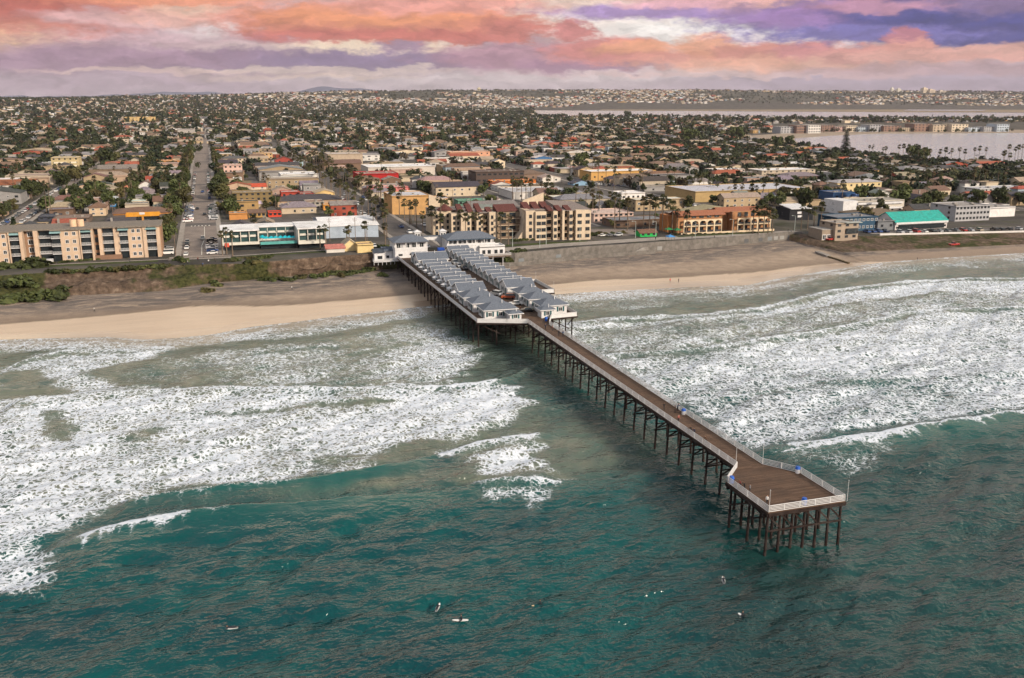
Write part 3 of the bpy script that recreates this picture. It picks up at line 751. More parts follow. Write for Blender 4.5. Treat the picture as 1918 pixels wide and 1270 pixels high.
    def rail(pts, solid=False, posts=True):
        for a, b in zip(pts, pts[1:]):
            L = math.dist(a, b); m = MB()
            for z, h in ((.32,.10),(.56,.10),(.80,.10),(1.06,.13)): m.beam((*a, DZ+z), (*b, DZ+z), .07, h)
            m.beam((*a, DZ-.05), (*b, DZ-.05), .1, .3)
            if solid: m.beam((*a, DZ+.5), (*b, DZ+.5), .04, .9)
            r = part(m, 'railing', TRIM, PIER)
            k = max(1, round(L/3.2))
            rp = MB()
            for i in range(k+1):
                p = (a[0]+(b[0]-a[0])*i/k, a[1]+(b[1]-a[1])*i/k)
                if posts and npst[0] < 96:
                    npst[0] += 1; put(post, 'post', r, (p[0]-88.7, p[1]-250, DZ))
                else: rp.box(p[0]-.07,p[1]-.07,DZ,p[0]+.07,p[1]+.07,DZ+1.12)
            if rp.v: kind(part(rp, 'post_row', TRIM, r), 'stuff')
    rail([(86.1,136.7),(81.1,131.5),(81.1,118.7),(95.5,118.7),(95.5,131.0),(91.4,136.7)])
    rail([(91.4,136.7),(91.4,249.6)]); rail([(86.1,253.7),(86.1,136.7)])
    rail([(86.1,253.7),(80.4,255.8),(72.1,259.0),(71.5,380.6)], True, False)
    rail([(91.4,249.6),(94.8,257.4),(103.5,258.1),(103.5,293.5),(109.1,293.5),(109.1,312.4),(105.1,312.4),(105.1,382)], True, False)
pier()
# lamp standards and bins standing on the pier
LAMP = [MB().tube((0,0,0),(0,0,3.6),.04,.03,6), MB().box(-.06,-.06,3.6,.06,.06,3.68)]
def lamp_post(x, y, label, h=1.0):
    t = thing('lamp_post', label, 'lamp post', (x,y,DZ), 'thin white lamp posts on the pier')
    put(LAMP_ME[0], 'pole', t, scale=(1,1,h)); put(LAMP_ME[1], 'lamp_head', t, (0,0,3.6*(h-1)))
LAMP_ME = [LAMP[0].mesh('pole', TRIM), LAMP[1].mesh('lamp_head', TRIM)]
for x, y, l in [(86.0,136.9,'slim white lamp post at the landward notch of the pier head, walkway side'),(91.6,137.0,'slim white lamp post where the seaward head widens past the walkway'),(81.4,119.0,'slim white lamp post at the corner of the pier head nearest the surfers'),(95.8,118.5,'slim white lamp post at the outermost far corner of the pier head'),
  (104.9,376,'thin white lamp post on the beach-side rail behind the gatehouse terrace'),(104.9,352,'second thin white lamp post along the rail behind the far cottage row'),(104.9,330,'third thin white lamp post along the rail behind the far cottage row'),(109.0,312.2,'thin white lamp post at the landward corner of the side deck'),(109.0,293.6,'thin white lamp post at the seaward corner of the side deck')]: lamp_post(x, y, l)
BLUE = (.02,.10,.42)
def bin_(x, y, label, body=(.75,.75,.74), lid=BLUE):
    t = thing('trash_barrel', label, 'bin', (x,y,DZ), 'blue-topped bins on the pier')
    MB().tube((0,0,0),(0,0,.8),.38,.42,12).build('barrel', PLASTIC, t, None, body)
    MB().tube((0,0,.8),(0,0,1.25),.50,.34,12).build('lid', PLASTIC, t, None, lid)
bin_(95.0,131.2,'blue-hooded white bin in the far angle of the pier head railing'); bin_(88.2,119.4,'blue bin against the outer railing of the pier head',BLUE); bin_(81.6,130.9,'blue bin tucked in the notch corner of the pier head',BLUE)
bin_(90.8,165.7,'blue-hooded white bin halfway along the walkway on its far side'); bin_(92.0,254.0,'blue bin where the walkway meets the wide cottage deck',BLUE)

# cottages on the pier
def cottage(x0, x1, y0, y1, label, roof='gx', h=2.7, rh=1.5, south=True, group='white cottages on the pier', name='cottage', wwin=True, nsw=2, z=DZ):
    t = thing(name, label, 'cottage' if name == 'cottage' else 'shed', ((x0+x1)/2, (y0+y1)/2, z), group)
    w = MB().box(x0, y0, z, x1, y1, z+h)
    if roof == 'gx':
        ym = (y0+y1)/2
        for x in (x0, x1-.15): w.add([(x,y0,z+h),(x,y1,z+h),(x,ym,z+h+rh),(x+.15,y0,z+h),(x+.15,y1,z+h),(x+.15,ym,z+h+rh)], [(0,2,1),(3,4,5),(0,1,4,3),(1,2,5,4),(2,0,3,5)])
    part(w, 'wall', WHITE, t)
    r = MB()
    if roof == 'gx': r.gable(x0, y0, x1, y1, z+h, rh, 'x', .45, .16)
    else: r.hip(x0, y0, x1, y1, z+h, rh, .6, .16)
    ro = part(r, 'roof', SHINGLE, t)
    f = MB()
    if roof == 'gx':
        k = rh/((y1-y0)/2); ym = (y0+y1)/2
        for x in (x0-.5,):
            f.beam((x,y0-.45,z+h-.45*k+.05),(x,ym,z+h+rh+.05),.08,.26); f.beam((x,ym,z+h+rh+.05),(x,y1+.45,z+h-.45*k+.05),.08,.26)
        f.beam((x0-.45,y0-.5,z+h-.45*k+.14),(x1+.45,y0-.5,z+h-.45*k+.14),.16,.34)
    else:
        f.beam((x0-.6,y0-.64,z+h+.04),(x1+.6,y0-.64,z+h+.04),.08,.24); f.beam((x0-.64,y0-.6,z+h+.04),(x0-.64,y1+.6,z+h+.04),.08,.24)
    part(f, 'fascia', TRIM, t)
    if roof == 'gx': part(MB().box(x0-.5,(y0+y1)/2-.07,z+h+rh+.13,x1+.45,(y0+y1)/2+.07,z+h+rh+.22), 'ridge_cap', TRIM, ro)
    v = MB().tube((x0+(x1-x0)*.62,(y0+y1)/2-.9,z+h+rh*.6),(x0+(x1-x0)*.62,(y0+y1)/2-.9,z+h+rh+.75),.14,.14,7); part(v, 'vent_pipe', TRIM, ro)
    if wwin:
        d = y1-y0
        fit(t, DOORM, 'door', x0, y0+d*.30, z+.05, .95, 2.05, 'W'); fit(t, WIN, 'window', x0, y0+d*.66, z+.8, 1.25, 1.25, 'W')
        fit(t, SHUT, 'shutter', x0, y0+d*.66-.95, z+.75, .5, 1.4, 'W'); fit(t, SHUT, 'shutter', x0, y0+d*.66+.95, z+.75, .5, 1.4, 'W')
    if south:
        d = x1-x0
        for i in range(nsw):
            x = x0+d*(i+.5)/nsw
            fit(t, WIN, 'window', x, y0, z+.75, 1.3, 1.35, 'S')
            fit(t, SHUT, 'shutter', x-.95, y0, z+.7, .5, 1.5, 'S'); fit(t, SHUT, 'shutter', x+.95, y0, z+.7, .5, 1.5, 'S')
    return t
seq = ['first','second','third','fourth','fifth','sixth','seventh','eighth','ninth','tenth']
cottage(75.0,86.6,352.5,362.0,'largest white cottage of the surf-side row, widest roof, nearest the gate',rh=2.2,h=3.1,nsw=2)
cottage(75.2,80.5,362.4,369.0,'small gabled white cottage wing between the largest cottage and the smaller gatehouse',rh=1.5,south=False)
for i in range(7):
    y = 345.0-i*7.05
    cottage(75.6,84.4,y,y+6.1,f'joined white gabled cottage, {seq[i]} seaward from the largest one, surf-side row',south=(i==0),nsw=1,rh=1.25,h=2.5)
cottage(75.4,84.2,291.6,300.6,'white gabled cottage closing the surf-side row, wider roof facing the pier head',nsw=1,rh=1.9)
for i, (xa, ya) in enumerate(((72.8+1.4,281.2),(74.2,271.6),(74.6,261.4))):
    cottage(xa+i*.3,xa+9.3+i*.6,ya,ya+6.9,['hip-roofed white cottage landward of its two twins on the surf side','middle hip-roofed white cottage of three on the surf side','outermost hip-roofed white cottage on the surf side, teal shutters toward the sea'][i],roof='hip',rh=1.7,nsw=3 if i==2 else 2)
cottage(92.6,101.0,373.4,380.6,'first white cottage of the beach-side row, beside the blue container',south=False,rh=1.5)
for i in range(10):
    y = 366.2-i*7.05
    cottage(92.8,101.2,y,y+6.1,f'joined white gabled cottage, {seq[i]} seaward in the beach-side row',south=False,rh=1.25,h=2.5)
cottage(92.2,101.6,292.6,301.4,'white gabled cottage closing the beach-side row beside the side deck',nsw=1,rh=2.0)
for i, (xa, ya) in enumerate(((92.8,282.0),(93.0,272.2),(93.4,262.0))):
    cottage(xa,xa+8.2,ya,ya+6.8,['hip-roofed white cottage landward of its two twins on the beach side','middle hip-roofed white cottage of three on the beach side','outermost hip-roofed white cottage on the beach side above the raking piles'][i],roof='hip',rh=1.7,nsw=2)
cottage(81.6,85.2,256.8,260.2,'small white shed beside the walkway mouth on the surf side',roof='hip',h=2.2,rh=.8,nsw=1,name='shed',group='white sheds at the walkway mouth',wwin=False)
cottage(91.9,95.9,257.8,261.2,'small white shed beside the walkway mouth on the beach side',roof='hip',h=2.4,rh=.9,nsw=1,name='shed',group='white sheds at the walkway mouth',wwin=False)
# patio tables and parasols on the surf-side deck
tb = MB().tube((0,0,.68),(0,0,.74),.75,.75,12).tube((0,0,0),(0,0,.7),.05,.05,6).mesh('table_top', TRIM)
cn = MB().tube((0,0,2.15),(0,0,2.75),1.35,.05,10).mesh('canopy', TRIM); pl = MB().tube((0,0,0),(0,0,2.3),.035,.035,6).mesh('pole', TRIM)
for i in range(9):
    y = 349-i*7.0
    t = thing('patio_parasol', f'white patio parasol outside the surf-side cottages, {seq[i]} from the gate end', 'parasol', (74.1+R.uniform(-.3,.3), y+R.uniform(-.8,.8), DZ), 'white parasols on the surf-side deck')
    put(cn, 'canopy', t); put(pl, 'pole', t)
    t2 = tag(put(tb, 'patio_table', None, (74.6, y-2.6, DZ)), f'round white patio table beside the parasols, {seq[i]} from the gate end', 'table', 'round white patio tables')
t = thing('patio_parasol', 'bright blue parasol by the landward end of the side deck', 'parasol', (103.4,309,DZ)); put(cn, 'canopy', t).data = MB().tube((0,0,2.0),(0,0,2.7),1.6,.05,10).mesh('canopy', mat('blue_cloth',(.03,.22,.55))); put(pl, 'pole', t)

# gatehouses, arch and terrace at the root of the pier
def gate():
    t = thing('gatehouse', 'smaller two-storey white gatehouse with hipped grey roof and balcony, surf side of the arch', 'building', (77.5,384,DZ))
    x0,x1,y0,y1 = 70.6,84.2,378,390
    part(MB().box(x0,y0,DZ-1.2,x1,y1,DZ+3.4).box(x0,y0+2.2,DZ+3.4,x1,y1,DZ+6.4), 'wall', WHITE, t)
    part(MB().hip(x0,y0+.4,x1,y1,DZ+6.4,2.3,.8,.18), 'roof', SHINGLE, t)
    b = MB().box(x0,y0-.12,DZ+3.4,x1,y0+.02,DZ+4.3).box(x0-.1,y0,DZ+3.3,x0+.05,y0+2.2,DZ+4.3); part(b, 'balcony_wall', WHITE, t)
    for x in (x0+.2, x0+4.6, x0+9, x1-.2): part(MB().box(x-.15,y0,DZ+4.3,x+.15,y0+.3,DZ+6.4), 'post', TRIM, t)
    for x in (x0+1.9, x0+5.6, x0+8.4, x0+11.6): fit(t, WIN, 'window', x, y0+2.2, DZ+3.7, 1.9, 2.2)
    fit(t, DWIN, 'window', x0+2.2, y0, DZ+.9, 1.7, .8); fit(t, DOORM, 'door', x1-1.4, y0, DZ, 1.0, 2.1)
    t = thing('gatehouse', 'long two-storey white gatehouse with grey roof and balcony, condominium side of the arch', 'building', (105,387,DZ))
    x0,x1,y0,y1 = 94.0,114.6,381.6,393
    part(MB().box(x0,y0,DZ-2.4,x1,y1,DZ+3.3).box(x0,y0+2.3,DZ+3.3,x1-.6,y1,DZ+6.2), 'wall', WHITE, t)
    part(MB().hip(x0,y0+.3,x1-.6,y1,DZ+6.2,2.4,.9,.18), 'roof', SHINGLE, t)
    part(MB().box(x0,y0-.12,DZ+3.3,x1,y0+.02,DZ+4.25), 'balcony_wall', WHITE, t)
    part(MB().box(x0-.8,y0-.5,DZ+5.75,x1,y0-.3,DZ+6.15), 'fascia', mat('blue_fascia',(.055,.085,.12)), t)
    for i in range(6): part(MB().box(x0+.2+i*3.9-.15,y0,DZ+4.25,x0+.2+i*3.9+.15,y0+.3,DZ+6.2), 'post', TRIM, t)
    for i in range(9): fit(t, WIN, 'window', x0+1.4+i*2.15, y0+2.3, DZ+3.6, 1.5, 2.2)
    fit(t, DWIN, 'window', x0+10.2, y0, DZ+1.0, 1.6, 1.2); fit(t, DOORM, 'door', x0+.9, y0, DZ, 1.0, 2.2)
    t = thing('annex', 'low white annex with open terrace below the long gatehouse, windows to the beach', 'building', (111.5,378,5.6))
    part(MB().box(107.2,379.6,5.6,118.4,386.5,10.4), 'wall', WHITE, t); part(MB().parapet(107.2,379.6,118.4,386.5,10.4,.5,.25), 'parapet', TRIM, t)
    part(MB().box(105.6,374.2,6.9,119.6,379.6,7.2), 'terrace', OLDTIMBER, t); m = MB()
    for z in (7.5,7.9,8.25): m.beam((105.7,374.3,z),(119.6,374.3,z),.08,.14)
    m.beam((119.5,374.3,8.25),(119.5,379.6,8.25),.08,.14); part(m, 'railing', TRIM, t)
    for x in (107,111.6,116): part(MB().tube((x,374.8,1.6),(x,374.8,6.9),.16,.16,7), 'post', TRIM, t)
    for i,x in enumerate((109,111.4,114.4,116.8)): fit(t, DWIN, 'window', x, 379.6, 7.4, 1.4, 1.7)
    # the arch
    t = thing('gate_arch', 'white arch wall spanning the street between two small white turrets', 'arch', (89,394.5,DZ))
    pts = [(83.6,DZ),(83.6,DZ+6.0),(94.6,DZ+6.0),(94.6,DZ)]+[(89.1+4.6*math.cos(a),DZ+1.0+3.9*math.sin(a)) for a in np.linspace(0,math.pi,17)]
    vs = [pts[0],pts[1],pts[2],pts[3]]
    arc = [(89.1+4.6*math.cos(a),DZ+.6+4.0*math.sin(a)) for a in np.linspace(0,math.pi,17)]
    m = MB()
    for a, b in zip(arc, arc[1:]): m.add([(a[0],394,a[1]),(b[0],394,b[1]),(b[0],394,DZ+6),(a[0],394,DZ+6),(a[0],395,a[1]),(b[0],395,b[1]),(b[0],395,DZ+6),(a[0],395,DZ+6)],[(0,3,2,1),(4,5,6,7),(0,1,5,4),(3,7,6,2)])
    m.box(83.2,394,DZ-.2,84.5,395,DZ+6).box(93.7,394,DZ-.2,95,395,DZ+6)
    part(m, 'arch_wall', WHITE, t); part(MB().box(83.4,393.8,DZ+6,94.8,395.3,DZ+6.35), 'coping', SHINGLE, t)
    for cx in (83.4, 94.6):
        tw = part(MB().box(cx-1.2,393.2,DZ+3.2,cx+1.2,395.6,DZ+8.2), 'turret', WHITE, t)
        part(MB().hip(cx-1.2,393.2,cx+1.2,395.6,DZ+8.2,.9,.5,.14), 'turret_roof', TRIM, tw)
        for x in (cx-.55, cx+.55):
            o = put(DWIN, 'window', tw, (x-89, 393.2-394.5, DZ+6.4-DZ), None, 0, (.65,1,1.1))
    # beach house left of the gatehouse
    t = thing('beach_house', 'little white house with grey roof and railed white deck on the bluff edge', 'house', (65.8,383,7.2))
    part(MB().box(62.6,382,6.6,66.4,387.5,10.0).box(66.4,383.4,6.6,70.4,388,10.4), 'wall', WHITE, t)
    part(MB().gable(62.6,382,66.4,387.5,10.0,1.1,'x',.5,.15), 'roof', mat('dark_shingle',(.05,.06,.075)), t); part(MB().gable(66.4,383.4,70.4,388,10.4,1.2,'x',.5,.15), 'roof', SHINGLE, t)
    part(MB().box(61.8,378.6,6.4,70.4,382,6.7), 'deck', WHITE, t); m = MB()
    for z in (6.95,7.3,7.65): m.beam((61.8,378.65,z),(70.4,378.65,z),.08,.13); m.beam((61.85,378.6,z),(61.85,382,z),.08,.13)
    for x in np.linspace(61.8,70.4,6): m.box(x-.08,378.6,5.2,x+.08,378.75,7.7)
    part(m, 'railing', TRIM, t); fit(t, DWIN, 'window', 64.9, 382, 7.0, 2.0, 1.5); fit(t, DWIN, 'window', 68.4, 383.4, 7.2, 1.2, 1.1)
    t = thing('container', 'bright blue container box by the gate, end of the pier street', 'container', (91.4,384.2,DZ))
    part(MB().box(90.0,383,DZ+.1,92.8,385.4,DZ+2.5), 'body', mat('blue_steel',(.012,.075,.40),.55), t)
    m = MB()
    for x in np.arange(90.2,92.8,.35): m.box(x,382.93,DZ+.2,x+.12,383,DZ+2.4)
    part(m, 'door_rib', mat('blue_steel',(.012,.075,.40)), t); part(MB().box(89.95,382.9,DZ,92.85,385.45,DZ+.1), 'base', DARKMET, t)
gate()
# ------------------------------------------------------------------ buildings of the town
HEROES = []      # (x0,y0,x1,y1, short name)
def solve(fn, a, b, n=40):
    for _ in range(n):
        m = (a+b)/2
        if fn(m): b = m
        else: a = m
    return (a+b)/2
def plot(uL, uR, vb, vt):
    x0, y0, z0 = on_ground(uL, vb)
    x1 = solve(lambda x: seen(x, y0, z0)[0] > uR, x0, x0+400)
    z0 = gz((x0+x1)/2, y0)
    h = solve(lambda h: seen((x0+x1)/2, y0, z0+h)[1] < vt, 1, 60)
    return x0, x1, y0, z0, h
def bld(short, label, px, depth, wall, roofc=(.42,.41,.40), roof='flat', st=2, win=4, wwin=2, rh=1.8, par=.5, name='building', cat='building', dark=True, ww=1.5, wh=1.3, extra=None, wallmat=None, xyz=None, roofmat=None, group=None, door=True):
    x0, x1, y0, z0, h = xyz or plot(*px)
    y1 = y0+depth
    HEROES.append((x0, y0, x1, y1, short))
    t = thing(name, label, cat, ((x0+x1)/2, (y0+y1)/2, z0), group)
    body = h if roof in ('flat',) else h-rh
    zt = z0+body-(par if roof == 'flat' else 0)
    w = MB().box(x0, y0, z0-1.0, x1, y1, zt)
    if roof in ('gx','gy'):
        if roof == 'gx':
            for x in (x0, x1-.2): w.add([(x,y0,zt),(x,y1,zt),(x,(y0+y1)/2,zt+rh),(x+.2,y0,zt),(x+.2,y1,zt),(x+.2,(y0+y1)/2,zt+rh)], [(0,2,1),(3,4,5),(1,2,5,4),(2,0,3,5)])
        else:
            for y in (y0, y1-.2): w.add([(x0,y,zt),(x1,y,zt),((x0+x1)/2,y,zt+rh),(x0,y+.2,zt),(x1,y+.2,zt),((x0+x1)/2,y+.2,zt+rh)], [(0,1,2),(3,5,4),(1,4,5,2),(2,5,3,0)])
    if roof == 'flat': w.parapet(x0, y0, x1, y1, zt+.004, par, .3)
    part(w, 'wall', wallmat or WALL, t, wall)
    r = MB()
    if roof == 'flat': r.flat(x0, y0, x1, y1, zt)
    elif roof == 'gx': r.gable(x0, y0, x1, y1, zt, rh, 'x')
    elif roof == 'gy': r.gable(x0, y0, x1, y1, zt, rh, 'y')
    else: r.hip(x0, y0, x1, y1, zt, rh)
    ro = part(r, 'roof', roofmat or ROOFT, t, roofc)
    if roof == 'flat' and x1-x0 > 9:
        for _ in range(min(6, int((x1-x0)*(y1-y0)/140)+1)):
            a, b = R.uniform(x0+1.5, x1-3), R.uniform(y0+1.5, y1-3); s = R.uniform(.8,1.8)
            part(MB().box(a,b,zt,a+s,b+s*1.2,zt+R.uniform(.6,1.2)), 'roof_unit', CONC, ro)
    sh = body/ st
    for k in range(st):
        z = z0+k*sh+sh*.36
        for i in range(win):
            x = x0+(x1-x0)*(i+.5)/win
            fit(t, DWIN if dark else WIN, 'window', x, y0, z, min(ww, (x1-x0)/win*.75), min(wh, sh*.5))
        for i in range(wwin):
            fit(t, DWIN if dark else WIN, 'window', x0, y0+(y1-y0)*(i+.5)/wwin, z, min(ww, depth/wwin*.75), min(wh, sh*.5), 'W')
    if extra: extra(t, x0, x1, y0, y1, z0, zt)
    return t
def apartments():
    # peach beachfront block
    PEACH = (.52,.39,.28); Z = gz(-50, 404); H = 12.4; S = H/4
    t = thing('apartment_block', 'long four-storey peach apartment block with white balconies on the grassy bluff', 'apartment block', (-65,412,Z))
    HEROES.append((-125,401,-20,424,'peach apartment block'))
    X = lambda px: -80+px*.1948
    def wl(a, b, y, y2=420, h=H, name='wall', c=PEACH): return part(MB().box(X(a), y, Z-1, X(b), y2, Z+h), name, WALL, t, c)
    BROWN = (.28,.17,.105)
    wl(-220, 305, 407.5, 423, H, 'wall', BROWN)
    def balc(a, b, y, ground=True, canopy=True, c='rail'):
        w = X(b)-X(a)
        for k in range(4):
            z = Z+k*S
            part(MB().box(X(a)+.2, y+1.15, z+.15, X(b)-.2, y+1.25, z+S-.45), 'glass_door', GLASS, t)
            if k:
                s = part(MB().box(X(a)+.05, y-.1, z-.12, X(b)-.05, y+1.3, z+.08), 'balcony', WHITE, t)
                m = MB()
                for zz in (.35,.65,.95): m.box(X(a)+.05,y-.1,z+zz,X(b)-.05,y-.03,z+zz+.10)
                n_ = max(2,int(w/.9))
                for i in range(n_+1): m.box(X(a)+.05+(w-.16)*i/n_,y-.1,z+.08,X(a)+.11+(w-.16)*i/n_,y-.03,z+1.0)
                part(m, 'railing', TRIM, s)
        if canopy: part(MB().add([(X(a)-.4,y-.6,Z+H-.9),(X(b)+.4,y-.6,Z+H-.9),(X(b)+.2,y+1.2,Z+H+.35),(X(a)-.2,y+1.2,Z+H+.35),(X(a)-.4,y-.6,Z+H-1.05),(X(b)+.4,y-.6,Z+H-1.05),(X(b)+.2,y+1.2,Z+H-.1),(X(a)-.2,y+1.2,Z+H-.1)],[(0,1,2,3),(7,6,5,4),(0,4,5,1),(1,5,6,2),(2,6,7,3),(3,7,4,0)]), 'awning', mat('teal_awning',(.20,.33,.34)), t)
    def panel(a, b, y, cols):
        wl(a, b, y, y+4, H-.2, 'wall_panel')
        for c in cols:
            for k in range(4): fit(t, WIN, 'window', X(a+(b-a)*c), y, Z+k*S+.9, 1.35, 1.55)
    for base in (0, -138):
        if base == 0:
            panel(-20,22,403.2,[.25,.75]); balc(22,40,403.0); wl(20,22,402.4,407,H,'wall_panel'); wl(40,46,402.4,407,H,'wall_panel')
            for k in range(4): fit(t, WIN, 'window', X(56), 407.5, Z+k*S+.5, 2.0, 2.1)
            wl(64,72,404.5,408,H,'wall_panel'); balc(72,97,405.8,canopy=False); balc(97,114,403.4)
            panel(114,152,403.6,[.32,.68]); balc(152,171,403.8); wl(150,152,403.0,408,H,'wall_panel'); wl(171,175,403.4,408,H,'wall_panel')
            for k in range(4): fit(t, DWIN, 'window', X(180), 407.5, Z+k*S+.4, 1.7, 2.0)
            wl(184,191,405.3,408,H,'wall_panel'); balc(191,213,406.2,canopy=False); wl(213,224,405.6,408,H,'wall_panel'); balc(224,241,404.6)
            panel(241,270,404.9,[.36,.72]); wl(270,277,404.4,408,H,'wall_panel'); balc(277,296,404.6); wl(296,303,404.4,423,H,'wall_panel')
        else:
            panel(-70,-40,403.2,[.3,.7]); balc(-40,-20,403.0)
    r = MB(); y0 = 403.0
    r.box(X(-220)-.4, 405.0, Z+H, X(305)+.4, 423.4, Z+H+.5)
    r.box(X(-80), 402.6, Z+H-.02, X(44), 405, Z+H+.46); r.box(X(96), 402.8, Z+H-.02, X(173), 405, Z+H+.46); r.box(X(222), 403.9, Z+H-.02, X(304), 405, Z+H+.46)
    ro = part(r, 'roof', mat('roof_gravel',(.19,.165,.135),.95,.3,1.2,stain=.3), t)
    for px in (136, 150): part(MB().tube((X(px),411,Z+H+.5),(X(px),411,Z+H+3.2),1.3,1.3,14), 'stair_tower', WALL, ro, (.64,.44,.29))
    part(MB().box(X(48),400.4,Z,X(97),403.4,Z+1.5), 'entrance_porch', WHITE, t)
    part(MB().box(X(172),404.0,Z,X(226),406.2,Z+1.6), 'patio_wall', mat('patio_brick',(.22,.13,.085)), t)
    # white hotel with pool deck
    Z = gz(25,408)
    t = thing('hotel', 'low white hotel with glass room fronts, white roof and pool deck of turquoise umbrellas', 'hotel', (24,416,Z))
    HEROES.append((1,405,46,432,'white beachfront hotel'))
    u = lambda px, y: solve(lambda x: seen(x, y, Z)[0] > px, -50, 150)
    yl, yr = 409.6, 406.6
    xa, xb = u(418,yl), u(487,yl); xc, xd = u(560,yr), u(612,yr)
    OFF = (.60,.58,.51)
    part(MB().box(xa,yl,Z+2.6,xa+.4,426,Z+8.4).box(xb-.4,yl,Z+2.6,xb,426,Z+8.4).box(xa+.4,yl,Z+2.6,xb-.4,426,Z+3.7).box(xa+.4,yl+1.3,Z+3.7,xb-.4,426,Z+8.4)
         .box(xb,420,Z-1,xc,430,Z+8.4).box(xc,yr,Z+2.2,xc+.5,426,Z+8.6).box(xd-.5,yr,Z+2.2,xd,426,Z+8.6).box(xc+.5,yr,Z+2.2,xd-.5,426,Z+3.4).box(xc+.5,yr+1.3,Z+3.4,xd-.5,426,Z+8.6), 'wall', WALL, t, OFF)
    part(MB().box(xa+.6,yl+2.5,Z-1,xb,424,Z+2.6).box(xc+.5,yr+2.5,Z-1,xd-.5,424,Z+2.2), 'ground_floor', GLASS, t)
    GL = mat('green_glass',(.035,.075,.075),.15,.3,.7,spec=.6)
    for (a, b, y, n) in ((xa,xb,yl,4),(xc,xd,yr,3)):
        for i in range(n):
            p = a+.45+(b-a-.9)*i/n; q = a+.45+(b-a-.9)*(i+1)/n
            for k in range(2):
                part(MB().box(p+.12,y+1.05,Z+3.8+k*2.35,q-.12,y+1.25,Z+5.95+k*2.35), 'glass_door', GL, t)
            part(MB().box(p+.25,y-.05,Z+5.85,q-.9,y+.2,Z+6.75), 'balcony', WALL, t, OFF)
            part(MB().box(q-.14,y+.15,Z+3.7,q+.14,y+1.2,Z+8.4), 'fin', WALL, t, OFF)
    n = 4
    for i in range(n):
        p = xb+.3+(xc-xb-.6)*i/n; q = xb+.3+(xc-xb-.6)*(i+1)/n
        for k in range(2): part(MB().box(p+.15,419.9,Z+3.6+k*2.4,q-.15,420,Z+5.7+k*2.4), 'glass_door', GL, t)
        part(MB().box(p+.3,419.4,Z+5.9,q-.5,419.9,Z+6.7), 'balcony', WALL, t, OFF)
    RW = mat('white_roof',(.70,.70,.69),.85,.14,.25,stain=.45)
    part(MB().box(xa-.5,yl-.5,Z+8.4,xb+.3,430,Z+8.85).box(xb+.3,419.2,Z+8.4,xc-.3,430.3,Z+8.83).box(xc-.3,yr-.5,Z+8.6,xd+.5,430,Z+9.05), 'roof', RW, t)
    part(MB().box(xb+.4,409.4,Z+2.3,xc-.4,419.2,Z+2.7), 'pool_deck', mat('deck_stone',(.24,.22,.20)), t); part(MB().box(xb+.4,409.2,Z+2.3,xc-.4,409.4,Z+3.5), 'deck_rail', mat('teal_glass',(.10,.32,.30),.2), t)
    part(MB().box(xb+.6,411.5,Z-1,xc-.6,418,Z+2.3), 'bar_front', GLASS, t)
    part(MB().box(xa+.9,yl-.4,Z+2.0,xa+2.6,yl,Z+3.6), 'sign_panel', mat('coral_sign',(.62,.10,.06)), t)
    tq = mat('turquoise_cloth',(.01,.36,.44)); can = MB().tube((0,0,2.0),(0,0,2.7),1.15,.05,9).mesh('canopy', tq); po = MB().tube((0,0,0),(0,0,2.3),.04,.04,6).mesh('pole', TRIM)
    k = 0
    for j, (yy, n) in enumerate(((411.0,7),(413.2,6))):
        for i in range(n):
            s = thing('pool_umbrella', f'turquoise umbrella on the hotel pool deck, {ordinal(i+1)} in its {"seaward" if j == 0 else "inner"} row', 'umbrella', (xb+2.6+i*1.95+j*.6, yy, Z+2.7), 'turquoise umbrellas on the pool deck')
            put(can, 'canopy', s); put(po, 'pole', s)
    for i in range(3):
        s = thing('pool_umbrella', f'turquoise umbrella on the hotel pool deck edge, {ordinal(i+1)} back along its side', 'umbrella', (xb+1.6, 413.5+i*1.9, Z+2.7), 'turquoise umbrellas on the pool deck')
        put(can, 'canopy', s); put(po, 'pole', s)
    # condominium behind the seawall
    CR = (.54,.44,.32); Z = 6.2
    t = thing('condominium', 'stepped cream five-storey condominium with dark red roof tiles and deep balconies', 'condominium', (136,428,Z))
    HEROES.append((101,408,174,452,'cream condominium'))
    REDT = mat('oxblood_tile',(.105,.038,.032),.85,.3,1.5); CRW = mat('condo_stucco', CR, .9, .1, .5, stain=.2)
    def xq(px, y): return solve(lambda x: seen(x, y, Z)[0] > px, 60, 260)
    def fin(a, b, y, h, depth=20, cols=(.5,), ww=1.5, st=4):
        p, q = xq(a,y), xq(b,y)
        part(MB().box(p,y,Z-1,q,y+depth,Z+h), 'wall', CRW, t)
        for c in cols:
            for k in range(st): fit(t, DWIN, 'window', p+(q-p)*c, y, Z+1.2+k*(h-1.5)/st, ww, 1.7)
        return p, q
    def deep(a, b, y, h, st=4, depth=14):
        p, q = xq(a,y), xq(b,y)
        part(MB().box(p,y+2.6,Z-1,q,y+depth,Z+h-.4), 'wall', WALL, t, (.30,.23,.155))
        for k in range(st):
            z = Z+.3+k*(h-1.4)/st
            s = part(MB().box(p+.02,y+.4,z,q-.02,y+2.6,z+.22), 'balcony', CRW, t)
            part(MB().box(p+.02,y+.35,z+.22,q-.02,y+.47,z+1.15), 'railing', mat('bronze_rail',(.16,.11,.075)), s)
            part(MB().box(p+.25,y+2.5,z+.22,q-.25,y+2.6,z+2.5), 'glass_door', GLASS, t)
    H = 14.2
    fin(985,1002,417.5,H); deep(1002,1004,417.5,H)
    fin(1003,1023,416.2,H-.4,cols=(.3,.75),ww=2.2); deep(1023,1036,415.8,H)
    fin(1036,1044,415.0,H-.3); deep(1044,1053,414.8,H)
    fin(1053,1057,414.0,H,cols=()); deep(1057,1066,414.0,H); fin(1066,1072,413.2,H-.2); deep(1072,1078,413.2,H)
